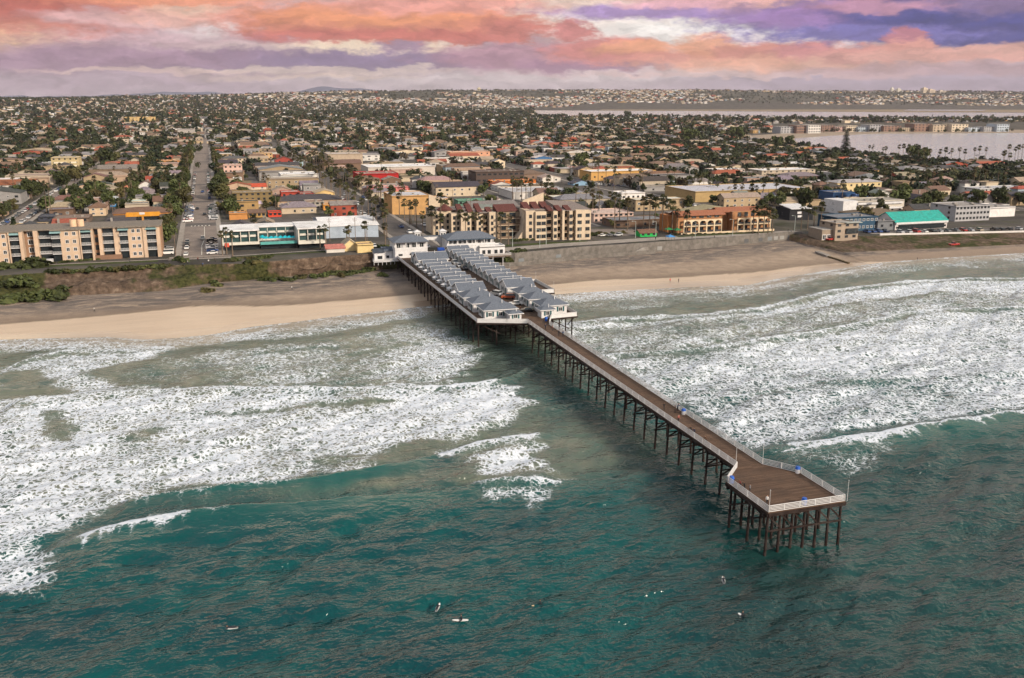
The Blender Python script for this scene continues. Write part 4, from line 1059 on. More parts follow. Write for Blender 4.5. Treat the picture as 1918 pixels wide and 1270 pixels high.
    fin(1078,1106,412.4,H+.2,cols=(.25,.78),ww=2.2)
    x0w, x1w = xq(985,417), xq(1106,412.4)
    def slope(a, b, y, zb, zt_, dep, m=REDT):
        part(MB().add([(a,y,zb),(b,y,zb),(b,y+dep,zt_),(a,y+dep,zt_),(a,y,zb-.3),(b,y,zb-.3),(b,y+dep,zb-.3),(a,y+dep,zb-.3)],[(0,1,2,3),(7,6,5,4),(0,4,5,1),(1,5,6,2),(2,6,7,3),(3,7,4,0)]), 'roof_tile', m, t)
    RG = mat('condo_roof',(.22,.185,.165),.95,.25,.9,stain=.3)
    part(MB().box(x0w-.2,418.5,Z+H-.1,x1w-2,440,Z+H+.35), 'roof', RG, t)
    part(MB().add([(x1w-14,414.5,Z+H),(x1w+.3,412.2,Z+H+.25),(x1w+.3,438,Z+H+1.6),(x1w-14,438,Z+H+2.6),(x1w-14,414.5,Z+H-.3),(x1w+.3,412.2,Z+H-.1),(x1w+.3,438,Z+H-.2),(x1w-14,438,Z+H-.2)],[(0,1,2,3),(7,6,5,4),(0,4,5,1),(1,5,6,2),(2,6,7,3),(3,7,4,0)]), 'roof', RG, t)
    for i in range(3): slope(x0w+1+i*4.6, x0w+4.4+i*4.6, 422, Z+H+.3, Z+H+3.0, 7)
    for i in range(3): slope(x0w+10.5+i*4.4, x0w+13.2+i*4.4, 415.4-i*.5, Z+H+.1, Z+H+1.9, 6)
    part(MB().add([(x0w+6,440,Z+H-1),(x0w+17,440,Z+H-1),(x0w+17,440,Z+H+6),(x0w+6,440,Z+H+2.4),(x0w+6,441,Z+H-1),(x0w+17,441,Z+H-1),(x0w+17,441,Z+H+6),(x0w+6,441,Z+H+2.4)],[(0,1,2,3),(7,6,5,4),(0,4,5,1),(1,5,6,2),(2,6,7,3),(3,7,4,0)]), 'parapet_wall', CRW, t)
    # recessed middle with the tall curved wall
    p, q = xq(934,424), xq(985,424)
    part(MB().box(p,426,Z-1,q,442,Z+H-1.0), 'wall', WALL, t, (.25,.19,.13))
    for k in range(4):
        for a in (.2,.55): part(MB().box(p+(q-p)*a-1.5,425.8,Z+1+k*3.1,p+(q-p)*a+1.5,426,Z+3.4+k*3.1), 'glass_door', GLASS, t)
        s = part(MB().box(p,424.4,Z+.5+k*3.1,q-2.5,426,Z+.75+k*3.1), 'balcony', CRW, t); part(MB().box(p,424.4,Z+.75+k*3.1,q-2.5,424.5,Z+1.6+k*3.1), 'railing', mat('bronze_rail'), s)
    m = MB(); pr = [(q-2.6,Z+H+.5),(q-2.5,Z+8),(q-3.2,Z+4.4),(q-5.2,Z+1.4),(q-7.6,Z-.5),(q,Z-.5),(q,Z+H+.5)]
    m.wallprism([(a,b) for a,b in pr][::-1], 419.5, 426); part(m, 'curved_wall', CRW, t)
    slope(p, q-3, 426, Z+H-.9, Z+H+1.8, 8)
    # far wing
    def fin2(a, b, y, h, cols=()): return fin(a, b, y, h, 16, cols, 1.2)
    fin2(846,864,436,H-2.2,(.3,.7)); fin2(864,884,432.5,H-1.8,(.7,)); deep(884,893,432,H-2); fin2(893,905,430,H-1.8,(.5,)); deep(905,917,428.6,H-1.8); fin2(917,934,427,H-1.2,(.3,))
    fin2(812,846,441,H-1.5,(.2,.5,.8))
    a0, b0 = xq(812,441), xq(934,427)
    part(MB().box(a0-.2,442,Z+H-1.5,b0-8,457,Z+H-1.1).box(a0+12,434,Z+H-1.75,b0,442,Z+H-1.3).box(a0+20,429,Z+H-1.75,b0,434,Z+H-1.35), 'roof', RG, t)
    for i in range(4): slope(a0+11+i*4.3, a0+13.6+i*4.3, 434.6-i*1.6, Z+H-1.3, Z+H+.6, 5)
    for i in range(3): slope(a0+13+i*4.6, a0+15.6+i*4.6, 444, Z+H-1.1, Z+H+.9, 5)
    part(MB().tube((a0+6.5,444,Z+H-1.2),(a0+6.5,444,Z+H+1.6),4.4,.4,8), 'turret_roof', REDT, t)
    part(MB().add([(a0+2,458,Z+H-2),(a0+13,458,Z+H-2),(a0+13,458,Z+H+1.6),(a0+2,458,Z+H+5),(a0+2,459,Z+H-2),(a0+13,459,Z+H-2),(a0+13,459,Z+H+1.6),(a0+2,459,Z+H+5)],[(0,1,2,3),(7,6,5,4),(0,4,5,1),(1,5,6,2),(2,6,7,3),(3,7,4,0)]), 'parapet_wall', CRW, t)
    # orange hotel
    OR = (.36,.18,.085); x0, y0, Z = on_ground(1270, 438); x1 = solve(lambda x: seen(x,y0,Z)[0] > 1444, x0, x0+200); H = 9.7
    t = thing('hotel', 'orange three-storey hotel with terracotta tile roof and cream arched balconies', 'hotel', ((x0+x1)/2,y0+10,Z))
    HEROES.append((x0-8,y0-2,x1,y0+26,'orange arched hotel'))
    W = x1-x0; xm = x0+W*.47
    part(MB().box(x0,y0+2,Z-1,xm,y0+15,Z+H-.8).box(xm,y0+6,Z-1,xm+W*.11,y0+16,Z+H-.2).box(xm+W*.11,y0+1,Z-1,x1,y0+15,Z+H), 'wall', WALL, t, OR)
    part(MB().box(x0-3,y0+6,Z-1,x0,y0+15,Z+H-1.2), 'side_wing', WALL, t, (.42,.17,.06))
    TC = mat('terracotta',(.28,.115,.065),.9,.25,2.0)
    part(MB().gable(x0-.3,y0+1,xm+1,y0+9,Z+H-.8,1.7,'x',.7,.2).gable(xm,y0+4,x1+.3,y0+12,Z+H,1.6,'x',.9,.2), 'roof', TC, t)
    part(MB().box(x0,y0+9.5,Z+H-.9,xm,y0+15.4,Z+H-.3).box(xm,y0+12.5,Z+H-.1,x1,y0+16.4,Z+H+.3), 'flat_roof', CONC, t)
    CRM = mat('cream_arch',(.62,.50,.34))
    def arcade(a, b, n, y):
        w = (b-a)/n
        for i in range(n):
            p = a+i*w; pr = [(p,Z),(p,Z+6.6),(p+w,Z+6.6),(p+w,Z),(p+w-.35,Z)]
            ra = (w-.7)/2; pr += [(p+w/2+ra*math.cos(th), Z+4.6+1.3*math.sin(th)) for th in np.linspace(0,math.pi,9)]+[(p+.35,Z)]
            m = MB()
            arc = [(p+w/2+ra*math.cos(th), Z+4.6+1.5*math.sin(th)) for th in np.linspace(0,math.pi,9)]
            for c1, c2 in zip(arc, arc[1:]): m.add([(c1[0],y,c1[1]),(c2[0],y,c2[1]),(c2[0],y,Z+6.7),(c1[0],y,Z+6.7),(c1[0],y+.4,c1[1]),(c2[0],y+.4,c2[1]),(c2[0],y+.4,Z+6.7),(c1[0],y+.4,Z+6.7)],[(0,3,2,1),(4,5,6,7),(0,1,5,4),(3,7,6,2)])
            m.box(p,y,Z-.5,p+.35,y+.4,Z+6.7).box(p+w-.35,y,Z-.5,p+w,y+.4,Z+6.7)
            m.box(p+.35,y+.1,Z+3.2,p+w-.35,y+.3,Z+3.7)
            part(m, 'balcony_arch', CRM, t)
            for zz in (.3, 3.9, 7.2): part(MB().box(p+.9,y+1.9,Z+zz,p+w-.9,y+2.02,Z+zz+2.2), 'glass_door', GLASS, t)
            for zz in (.4, 3.75): part(MB().box(p+.35,y+.15,Z+zz,p+w-.35,y+.22,Z+zz+.9), 'railing', DARKMET, t)
    arcade(x0+3, xm-.5, 5, y0-.02); arcade(xm+W*.11+2, x1-1, 5, y0-1.02)
    part(MB().box(x0,y0-3,Z-.6,x1,y0-2.7,Z+.7), 'garden_wall', CRM, t)
apartments()
RWHITE = mat('white_roof'); RED = (.42,.055,.035); TILE = (.40,.095,.045)
def stripes(t, x0, x1, y0, y1, z0, zt):
    part(MB().box(x0+2,y0-.15,z0+1.2,x1-6,y0-.02,z0+3.4), 'yellow_band', WALL, t, (.70,.42,.02)); part(MB().box(x0+2,y0-.12,z0+4.2,x1-6,y0-.02,z0+7.2), 'window_band', GLASS, t)
def bands(t, x0, x1, y0, y1, z0, zt):
    n = 4; h = (zt-z0)/n
    for k in range(1,n): part(MB().box(x0+2,y0-.3,z0+k*h-1.6,x0+(x1-x0)*.55,y0-.02,z0+k*h-.3), 'balcony_band', WALL, t, (.68,.62,.48)); part(MB().box(x0+(x1-x0)*.7,y0-.3,z0+k*h-1.6,x1-2,y0-.02,z0+k*h-.3), 'balcony_band', WALL, t, (.68,.62,.48))
def orangebar(t, x0, x1, y0, y1, z0, zt):
    w = x1-x0
    part(MB().box(x0+w*.22,y0-.8,zt-1.6,x0+w*.8,y0-.02,zt+.6), 'sign_board', WALL, t, (.60,.27,.03)); part(MB().box(x0+w*.45,y0-.95,zt-.6,x0+w*.54,y0-.8,zt+.5), 'sign_panel', WHITE, t)
    for a in (.0,.8): part(MB().gable(x0+w*a,y0-2.5,x0+w*(a+.2),y0+3,zt-2,1.3,'x',.2,.2), 'porch_roof', ROOFT, t, (.09,.075,.065))
    for a in (.22,.5,.8): part(MB().box(x0+w*a-.5,y0-.6,z0,x0+w*a+.5,y0-.02,zt), 'pilaster', WALL, t, (.50,.23,.06))
    part(MB().box(x0+w*.25,y0-.1,z0+.3,x0+w*.78,y0-.02,z0+3.2), 'shopfront', GLASS, t)
def lifeguard(t, x0, x1, y0, y1, z0, zt):
    part(MB().box(x0-6,y0+2,z0-1,x0-.02,y1,z0+5.0), 'side_wing', WALL, t, (.27,.22,.17)); part(MB().box(x0-6.2,y0+1.8,z0+5,x0,y1+.2,z0+5.3), 'wing_roof', ROOFT, t, (.3,.28,.25))
    for x in (x0-4.6,x0-2): fit(t, WIN, 'garage_door', x, y0+2, z0+.2, 2.2, 2.6)
    part(MB().box(x0+(x1-x0)*.45,y0-.6,z0+3.0,x1-.5,y0-.02,z0+5.6), 'bay_window', GLASS, t); part(MB().box(x0+(x1-x0)*.4,y0-1.2,zt+.3,x1+1.2,y0+3,zt+.6), 'canopy', ROOFT, t, (.34,.36,.33))
def greenroof(t, x0, x1, y0, y1, z0, zt):
    part(MB().box(x0,y0-.8,z0+3.0,x1,y0-.02,z0+4.0), 'balcony', WHITE, t)
    for i in range(3): part(MB().box(x1-9+i*1.8,y1*.4+y0*.6,zt+2.2,x1-8.3+i*1.8,y1*.4+y0*.6+2.4,zt+2.9), 'skylight', DARKMET, t)
    part(MB().box(x0+2,y0-.3,z0+.2,x1-2,y0-.02,z0+2.6), 'dark_arcade', GLASS, t)
def whitestep(t, x0, x1, y0, y1, z0, zt):
    part(MB().box(x0-.06,y0-.5,z0-1,x0+10,y1+.06,zt+.9), 'end_wall', WHITE, t)
    for k in range(2): part(MB().box(x0+10,y0-1.2,z0+2.6+k*3.0,x1-2,y0-.02,z0+3.7+k*3.0), 'balcony', WHITE, t)
def mall(t, x0, x1, y0, y1, z0, zt):
    w = x1-x0
    part(MB().box(x0+w*.35,y0-.9,z0,x0+w*.43,y0-.02,zt-1.2), 'sign_tower', WALL, t, (.21,.075,.055)); 
    for k,(a,b) in enumerate(((.363,.418),(.368,.413))): part(MB().box(x0+w*a,y0-1.0,zt-3.4-k*1.0,x0+w*b,y0-.9,zt-2.75-k*1.0), 'sign_letters', WHITE, t)
    for a in (.56,.62,.74,.8): part(MB().box(x0+w*a,y0-.2,z0,x0+w*a+3.5,y0-.02,z0+3.4), 'shopfront', GLASS, t)
    part(MB().box(x1-5.5,y0-.4,zt-4,x1-1,y0-.02,zt+.3), 'red_sign', WALL, t, (.50,.02,.035)); part(MB().box(x1-12,y0-.3,z0,x1-5.6,y0-.02,zt-1.5), 'brick_panel', WALL, t, (.22,.09,.06))
def blackshop(t, x0, x1, y0, y1, z0, zt):
    part(MB().add([(x0,y0-1.5,zt+.4),(x1-2,y0-1.5,zt+.4),(x1-1,y1,zt+1.6),(x0+2,y1,zt+1.6),(x0,y0-1.5,zt+.2),(x1-2,y0-1.5,zt+.2),(x1-1,y1,zt+1.3),(x0+2,y1,zt+1.3)],[(0,1,2,3),(7,6,5,4),(0,4,5,1),(1,5,6,2),(2,6,7,3),(3,7,4,0)]), 'canopy_roof', WHITE, t)
    part(MB().box(x0+5,y0-.2,zt-2.6,x0+7.6,y0-.02,zt-1.3), 'sign_panel', WHITE, t); part(MB().box(x0+5.3,y0-.2,zt-4.6,x0+8.4,y0-.02,zt-3.4), 'sign_panel', WHITE, t)
B = bld
B('grey-blue warehouse','big low warehouse with peaked white roof and pale blue-grey walls behind the hotel',(603,709,447,414),36,(.34,.40,.47),(.72,.72,.71),'gx',1,0,0,2.2,wh=1.5,roofmat=RWHITE)
B('orange bar','long orange bar building with mustard sign board and dark porches',(214,322,419,392),22,(.46,.20,.05),(.17,.10,.07),'hip',2,0,2,2.0,extra=orangebar)
B('tan domed house','tan house with brown hipped roof at the end of the parking lane',(168,199,405,381),11,(.55,.42,.28),(.17,.10,.065),'hip',2,2,2,2.4,dark=False)
B('flat brown roof shop','low brown-roofed shop with green banner and flat dusty roof',(100,168,420,408),16,(.16,.115,.09),(.21,.155,.125),'flat',1,4,1)
B('dark low shop','dark low flat-roofed shop left of the green banner',(72,112,414,405),12,(.045,.05,.07),(.08,.085,.10),'flat',1,3,1)
B('bright blue house','bright blue two-storey house beside the diagonal parking street',(124,178,384,367),13,(.03,.19,.40),(.13,.13,.14),'hip',2,4,2,1.2,dark=False)
B('second blue house','bright blue house with pale hipped roof, nearer the tree-lined street',(187,219,388,368),12,(.03,.19,.42),(.42,.44,.45),'hip',2,3,2,1.6,dark=False)
B('salmon flats','salmon two-storey flats with flat brown roof among small palms',(156,250,362,345),14,(.48,.20,.12),(.22,.15,.115),'flat',2,7,2)
B('banded beige offices','four-level beige office block with cream balcony bands',(98,150,322,295),20,(.46,.37,.20),(.40,.36,.30),'flat',4,5,2,extra=bands)
B('red-tiled white house','white house with bright red tiled roof on the far left avenue',(42,84,350,338),13,(.62,.56,.47),TILE,'hip',1,4,2,1.8,dark=False)
B('long red-roofed apartments','long cream apartments under a bright red tiled roof',(417,500,362,346),14,(.62,.50,.38),(.50,.085,.04),'gx',2,5,2,1.6,dark=False)
B('olive apartments','olive-brown three-storey apartments with terraces',(437,512,388,360),16,(.20,.145,.065),(.25,.20,.13),'flat',3,7,3)
B('orange canopy garage','orange-fronted garage with parked cars under its canopy',(430,464,412,399),9,(.48,.22,.07),(.28,.22,.18),'flat',1,0,1)
B('brown pub','brown pub with wood roof and amber windows',(466,498,408,394),10,(.36,.22,.08),(.15,.095,.07),'gx',1,4,1,1.3)
B('red cafe','small red cafe with scarlet front beside the alley',(503,528,407,397),8,(.52,.06,.03),(.18,.06,.045),'flat',1,3,1)
B('white warehouse','plain white warehouse with bright white roof and roof vents',(527,597,345,326),26,(.60,.58,.54),(.74,.74,.73),'flat',1,0,0,roofmat=RWHITE)
B('red brick shop','low red brick shop with flat grey roof',(527,562,372,359),12,(.36,.055,.035),(.38,.33,.31),'flat',1,3,1)
B('dark red shop','dark red flat shop adjoining the red brick shop',(562,588,374,362),12,(.25,.045,.035),(.30,.18,.15),'flat',1,2,1)
B('yellow gabled hall','yellow hall with scalloped gable front',(591,627,371,356),14,(.66,.47,.21),(.45,.36,.25),'gy',1,2,1,1.8)
B('grey flats','grey-beige flats with rust-stained roof beside the orange cafe',(574,608,393,378),14,(.36,.33,.28),(.26,.17,.13),'flat',2,4,1)
B('orange cafe','small orange cafe with flat front near the palm avenue',(606,640,394,383),9,(.58,.26,.05),(.42,.34,.26),'flat',1,3,1)
B('red barn house','dark red gabled house with brick chimney, peaked roof',(516,550,312,294),12,(.30,.06,.045),(.17,.05,.04),'gy',2,2,2,3.0)
B('pale blue shop','pale blue flat-topped shop beside the red gabled house',(538,569,312,303),12,(.38,.53,.58),(.45,.5,.52),'flat',1,4,1)
B('yellow-striped store','tan block with long yellow stripe below its window band',(615,680,312,288),30,(.40,.32,.24),(.44,.40,.36),'flat',1,0,0,extra=stripes)
B('red warehouse','big plain red warehouse wall with flat roof',(671,747,348,325),26,(.36,.022,.022),(.30,.16,.14),'flat',1,0,0)
B('long pale store','long pale store with cluttered white roof behind the red warehouse',(690,815,330,312),40,(.52,.47,.41),(.60,.58,.58),'flat',1,0,0,roofmat=RWHITE)
B('pink motel','low pink motel with white flat roof edge',(692,765,364,350),12,(.60,.20,.19),(.42,.37,.33),'flat',1,7,1)
B('orange corner building','tall plain orange corner building with pale flat roof, palms in front',(735,806,402,366),26,(.46,.27,.11),(.50,.50,.52),'flat',1,0,0,ww=2)
B('orange wing','lower orange wing with red-brown canopy beside the orange corner building',(806,846,396,372),18,(.44,.24,.09),(.48,.46,.46),'flat',2,3,1)
B('brown offices','long dark brown office block with strip windows among palms',(892,982,344,321),24,(.085,.06,.05),(.13,.095,.08),'flat',2,9,2,ww=3.0,wh=1.6)
B('brown-roofed hall','brown hip-roofed hall right behind the dark brown offices',(975,1022,338,319),22,(.22,.15,.11),(.16,.11,.08),'hip',1,3,1,3.0)
B('orange diner','low orange diner with bright fascia beside the palm row',(922,1004,351,338),12,(.56,.17,.04),(.62,.34,.16),'flat',1,5,1)
B('grey-roofed store','wide store with grey flat roof and white side wall',(962,1072,374,358),34,(.60,.57,.53),(.40,.40,.41),'flat',1,4,0)
B('green awning lot','striped green awning building behind the condominium',(858,942,386,374),10,(.10,.22,.16),(.13,.27,.20),'flat',1,8,0)
B('white gabled shop','white gabled shop beside the boulevard',(1016,1050,342,328),14,(.62,.58,.52),(.36,.27,.23),'gy',1,2,1,2)
B('blue-gabled shop','small shop with blue gable and dark roof near the boulevard',(1074,1106,348,338),12,(.20,.33,.46),(.07,.07,.09),'gy',1,2,1,2.2)
B('white motel','white two-storey motel with dark window rows at the far end of the long store',(799,870,307,296),14,(.58,.53,.48),(.58,.56,.54),'flat',2,9,1)
B('salmon hotel','salmon two-part hotel behind the white motel',(843,918,300,284),16,(.58,.31,.20),(.50,.42,.34),'flat',2,7,1)
B('yellow strip mall','long yellow strip mall with white roof behind a car park',(1107,1228,339,320),26,(.52,.30,.10),(.74,.73,.72),'flat',1,9,0,roofmat=RWHITE)
B('blue surf shop','blue-fronted shop with arched white gable',(1002,1034,308,292),14,(.05,.14,.30),(.58,.52,.48),'gy',1,3,1,2)
B('tan mall','big tan-yellow shopping block with flat grey-white roof and sign tower',(1302,1518,379,355),44,(.38,.265,.12),(.46,.46,.50),'flat',1,0,0,extra=mall)
B('black shop','black shop with white canopy roof and two white signs',(1478,1522,413,390),14,(.018,.02,.024),(.10,.10,.11),'flat',1,0,1,extra=blackshop)
B('white slab hotel','white hotel slab with blank end wall and long balconies',(1577,1692,402,376),18,(.52,.48,.41),(.30,.28,.24),'flat',2,8,1,extra=whitestep)
B('dark blue restaurant','dark blue seafront restaurant with white window strip',(1566,1643,434,406),16,(.025,.07,.12),(.17,.18,.20),'flat',2,10,2,dark=False)
B('grey seafront shop','low grey seafront shop between dark blue restaurant and green roof',(1643,1676,432,413),16,(.16,.17,.18),(.22,.20,.20),'flat',1,2,0)
B('lifeguard station','tan three-storey lifeguard station standing out on the sand',(1563,1606,451,417),13,(.32,.26,.20),(.32,.30,.27),'flat',3,3,2,extra=lifeguard,ww=1.9)
B('green-roofed seafront building','white seafront building under a big turquoise-green metal roof',(1676,1773,431,399),16,(.60,.56,.54),(.03,.32,.27),'gx',2,12,0,4.2,extra=greenroof)
B('long grey motel','long grey balcony motel facing the car park beyond the green roof',(1788,1852,415,385),20,(.36,.36,.37),(.28,.26,.24),'flat',3,10,2)
B('blank white motel end','white motel with a blank windowless end wall',(1850,1900,407,388),20,(.68,.66,.64),(.32,.30,.28),'flat',2,0,0)
B('far grey motel','two-storey white motel with dark flat roof, far right edge',(1834,1930,368,352),18,(.50,.50,.48),(.40,.40,.41),'flat',2,12,2)
B('cream townhouses','cream townhouses with grey roofs, row with red panels',(1567,1650,363,337),14,(.60,.48,.26),(.36,.34,.34),'hip',2,8,2,1.8)
B('deep blue store','deep blue flat store with parked cars in front',(1560,1602,376,360),16,(.03,.085,.20),(.14,.15,.18),'flat',1,3,0)
B('blue mural shop','low shop painted with a light blue mural wall',(1602,1646,376,363),14,(.13,.24,.52),(.28,.22,.19),'flat',1,0,0)
B('white-roofed apartments','broad beige apartment block with bright white roof and lift tower',(1426,1526,338,318),26,(.44,.37,.28),(.74,.73,.72),'flat',3,9,2,roofmat=RWHITE)
B('pale long flats','pale flats with white roof left of the broad beige apartments',(1338,1396,330,317),18,(.50,.42,.36),(.72,.71,.70),'flat',2,7,1,roofmat=RWHITE)
B('pink tower flats','pink three-storey flats with twin rooftop boxes',(420,455,333,309),14,(.60,.40,.33),(.36,.25,.22),'flat',3,4,2)
B('cream dark-roofed block','cream block under a long dark grey roof',(416,462,309,293),16,(.60,.49,.36),(.10,.10,.10),'hip',2,6,2,2)
B('tan hall','tan gabled hall facing the alley',(475,511,299,287),14,(.52,.34,.17),(.46,.36,.26),'flat',2,5,1)
B('grey glass school','wide grey hall with dark glass front near the tree-lined street',(332,366,256,242),26,(.36,.33,.30),(.40,.38,.36),'flat',1,0,0)
B('yellow hotel block','long yellow hotel block on the wooded rise',(234,292,232,219),18,(.52,.37,.17),(.38,.28,.18),'flat',3,9,2)
B('turquoise shop','flat shop with a turquoise front far up the alley',(465,488,250,244),14,(.02,.36,.42),(.45,.45,.42),'flat',1,0,0)
B('orange lane flats','orange flats with low roofs at the end of the lane',(292,344,313,301),16,(.52,.24,.08),(.40,.27,.16),'flat',2,6,2)
B('dark-roofed bungalows','long dark-roofed bungalow pair left of the tree-lined street',(192,245,336,318),18,(.30,.29,.29),(.07,.075,.085),'gx',1,5,1,1.8)
B('snack shack','little green and white snack shack with brown roof on the promenade',(1199,1230,444,431),6,(.02,.40,.09),(.16,.09,.06),'gx',1,3,0,1.3)
B('pink palms hotel','low pink hotel roof with white awning behind the promenade palms',(1112,1186,418,399),22,(.52,.38,.32),(.52,.40,.34),'flat',2,8,2)
B('white lagoon diner','white diner with pale awning and orange emblem at the parking corner',(1164,1208,376,361),16,(.66,.63,.60),(.72,.70,.68),'flat',1,5,1)
B('yellow beach shack','pale yellow beach shack with dark open counter beside the little beach house',(670,700,474,457),7,(.62,.47,.22),(.36,.25,.15),'flat',1,0,0)
B('yellow gabled shack','yellow gabled beach shack with weathered roof',(646,668,471,449),8,(.64,.50,.26),(.42,.36,.26),'gy',1,0,1,2)
B('red-awning snack bar','small snack bar with faded red awning roof beside the hotel',(612,646,474,460),7,(.58,.55,.50),(.42,.16,.13),'gx',1,0,1,1.2)
# condominium row along the far shore of the bay
uu = 1462
cols_ = [('white',(.58,.56,.53)),('grey',(.34,.34,.35)),('cream',(.55,.47,.36)),('brown',(.22,.14,.11)),('pale blue',(.40,.46,.52)),('pink',(.50,.34,.30)),('tan',(.42,.34,.25))]
k = 0
while uu < 1890:
    w = R.uniform(18,34); nm, c = cols_[(k*3+R.randrange(2)) % 7]
    B(f'{nm} bayside flats {k}', f'{nm} flats along the far bay shore, {ordinal(k+1)} from where the beach narrows', (uu,uu+w,246.8 if uu > 1520 else 250,R.uniform(232,239)), 30, c, (.40,.38,.36), 'flat', 3, 5, 0, ww=3.4, wh=2.4, group='flats along the far bay shore')
    uu += w+R.uniform(.5,4); k += 1
# ------------------------------------------------------------------ streets, paths, lawns, sea walls, bay
ASPH = mat('asphalt', (.105,.095,.088), .9, .22, .25, stain=.25)
PAVE = mat('pale_asphalt', (.21,.175,.15), .9, .2, .2, stain=.2)
WALK = mat('sidewalk', (.30,.27,.235), .9, .15, .4, stain=.2)
LAWN = mat('lawn', (.045,.062,.014), .95, .35, .35)
PAINT = mat('road_paint', (.62,.60,.52), .8, .15)
def strip(name, cl, w, m, lift=.06, step=12, k='structure'):
    """ribbon laid on the ground along a centre line"""
    pts = []
    for a, b in zip(cl, cl[1:]):
        n = max(1, int(math.dist(a, b)/step))
        pts += [(a[0]+(b[0]-a[0])*i/n, a[1]+(b[1]-a[1])*i/n) for i in range(n)]
    pts.append(cl[-1]); b = MB(); vs = []
    for i, p in enumerate(pts):
        q = pts[min(i+1, len(pts)-1)]; o = pts[max(i-1, 0)]
        d = (q[0]-o[0], q[1]-o[1]); L = math.hypot(*d) or 1; nx, ny = -d[1]/L*w/2, d[0]/L*w/2
        vs += [(p[0]+nx, p[1]+ny, gz(p[0]+nx,p[1]+ny)+lift), (p[0]-nx, p[1]-ny, gz(p[0]-nx,p[1]-ny)+lift)]
    b.add(vs, [(2*i,2*i+1,2*i+3,2*i+2) for i in range(len(pts)-1)])
    return kind(b.build(name, m), k)
XS = [(-98,11),(-6,15),(88,15),(188,11),(290,17),(386,11),(482,11),(578,11),(674,11),(770,11)]
XA = [-52,33,140,238,338,434,530,626,722]
YS = [(504,13),(618,10),(742,10),(872,10),(1010,12),(1160,10),(1320,10)]
def xstreet(y, x): return x
for i, (x, w) in enumerate(XS):
    y0 = 398 if x in (-6,) else 400 if x < 100 else 452
    s = strip('street', [(x, y0), (x+ (y0*0), 1900)], w, ASPH if x not in (-6,-98) else PAVE, .07, 20)
    for sx in (-1, 1): strip('sidewalk', [(x+sx*(w/2+1.2), y0+4), (x+sx*(w/2+1.2), 1300)], 2.4, WALK, .15, 20)
for x in XA: strip('alley', [(x, 512), (x, 1500)], 5, ASPH, .05, 20)
for y, w in YS: strip('cross_street', [(-260, y), (min(900, y*.95), y)], w, ASPH, .11, 20)
strip('street', [(290,510),(262,600),(300,840),(330,1200)], 17, ASPH, .085, 20)
for x, y0 in ((-6,400),): 
    strip('lane_marking', [(x+.6,y0+4),(x+.6,430),(x+1.8,450),(x+1.8,495)], .25, PAINT, .09, 6)
for k in range(6): strip('lane_marking', [(-6+ -4.4+k*1.7, 497.5),(-6-4.4+k*1.7, 500)], .7, PAINT, .13, 6)
strip('street_plaza', [(-18,397.5),(6,396.2)], 8, WALK, .10, 3)
strip('path', [(-120,397.5),(-60,397.0),(-20,396.6),(10,397.2),(40,400.5),(60,400.5)], 1.7, WALK, .10, 4)
strip('lawn', [(-125,394.6),(-60,394.4),(-22,393.6)], 4.0, LAWN, .05, 4); strip('lawn', [(14,394.6),(40,396.5),(60,396)], 3.0, LAWN, .05, 4)
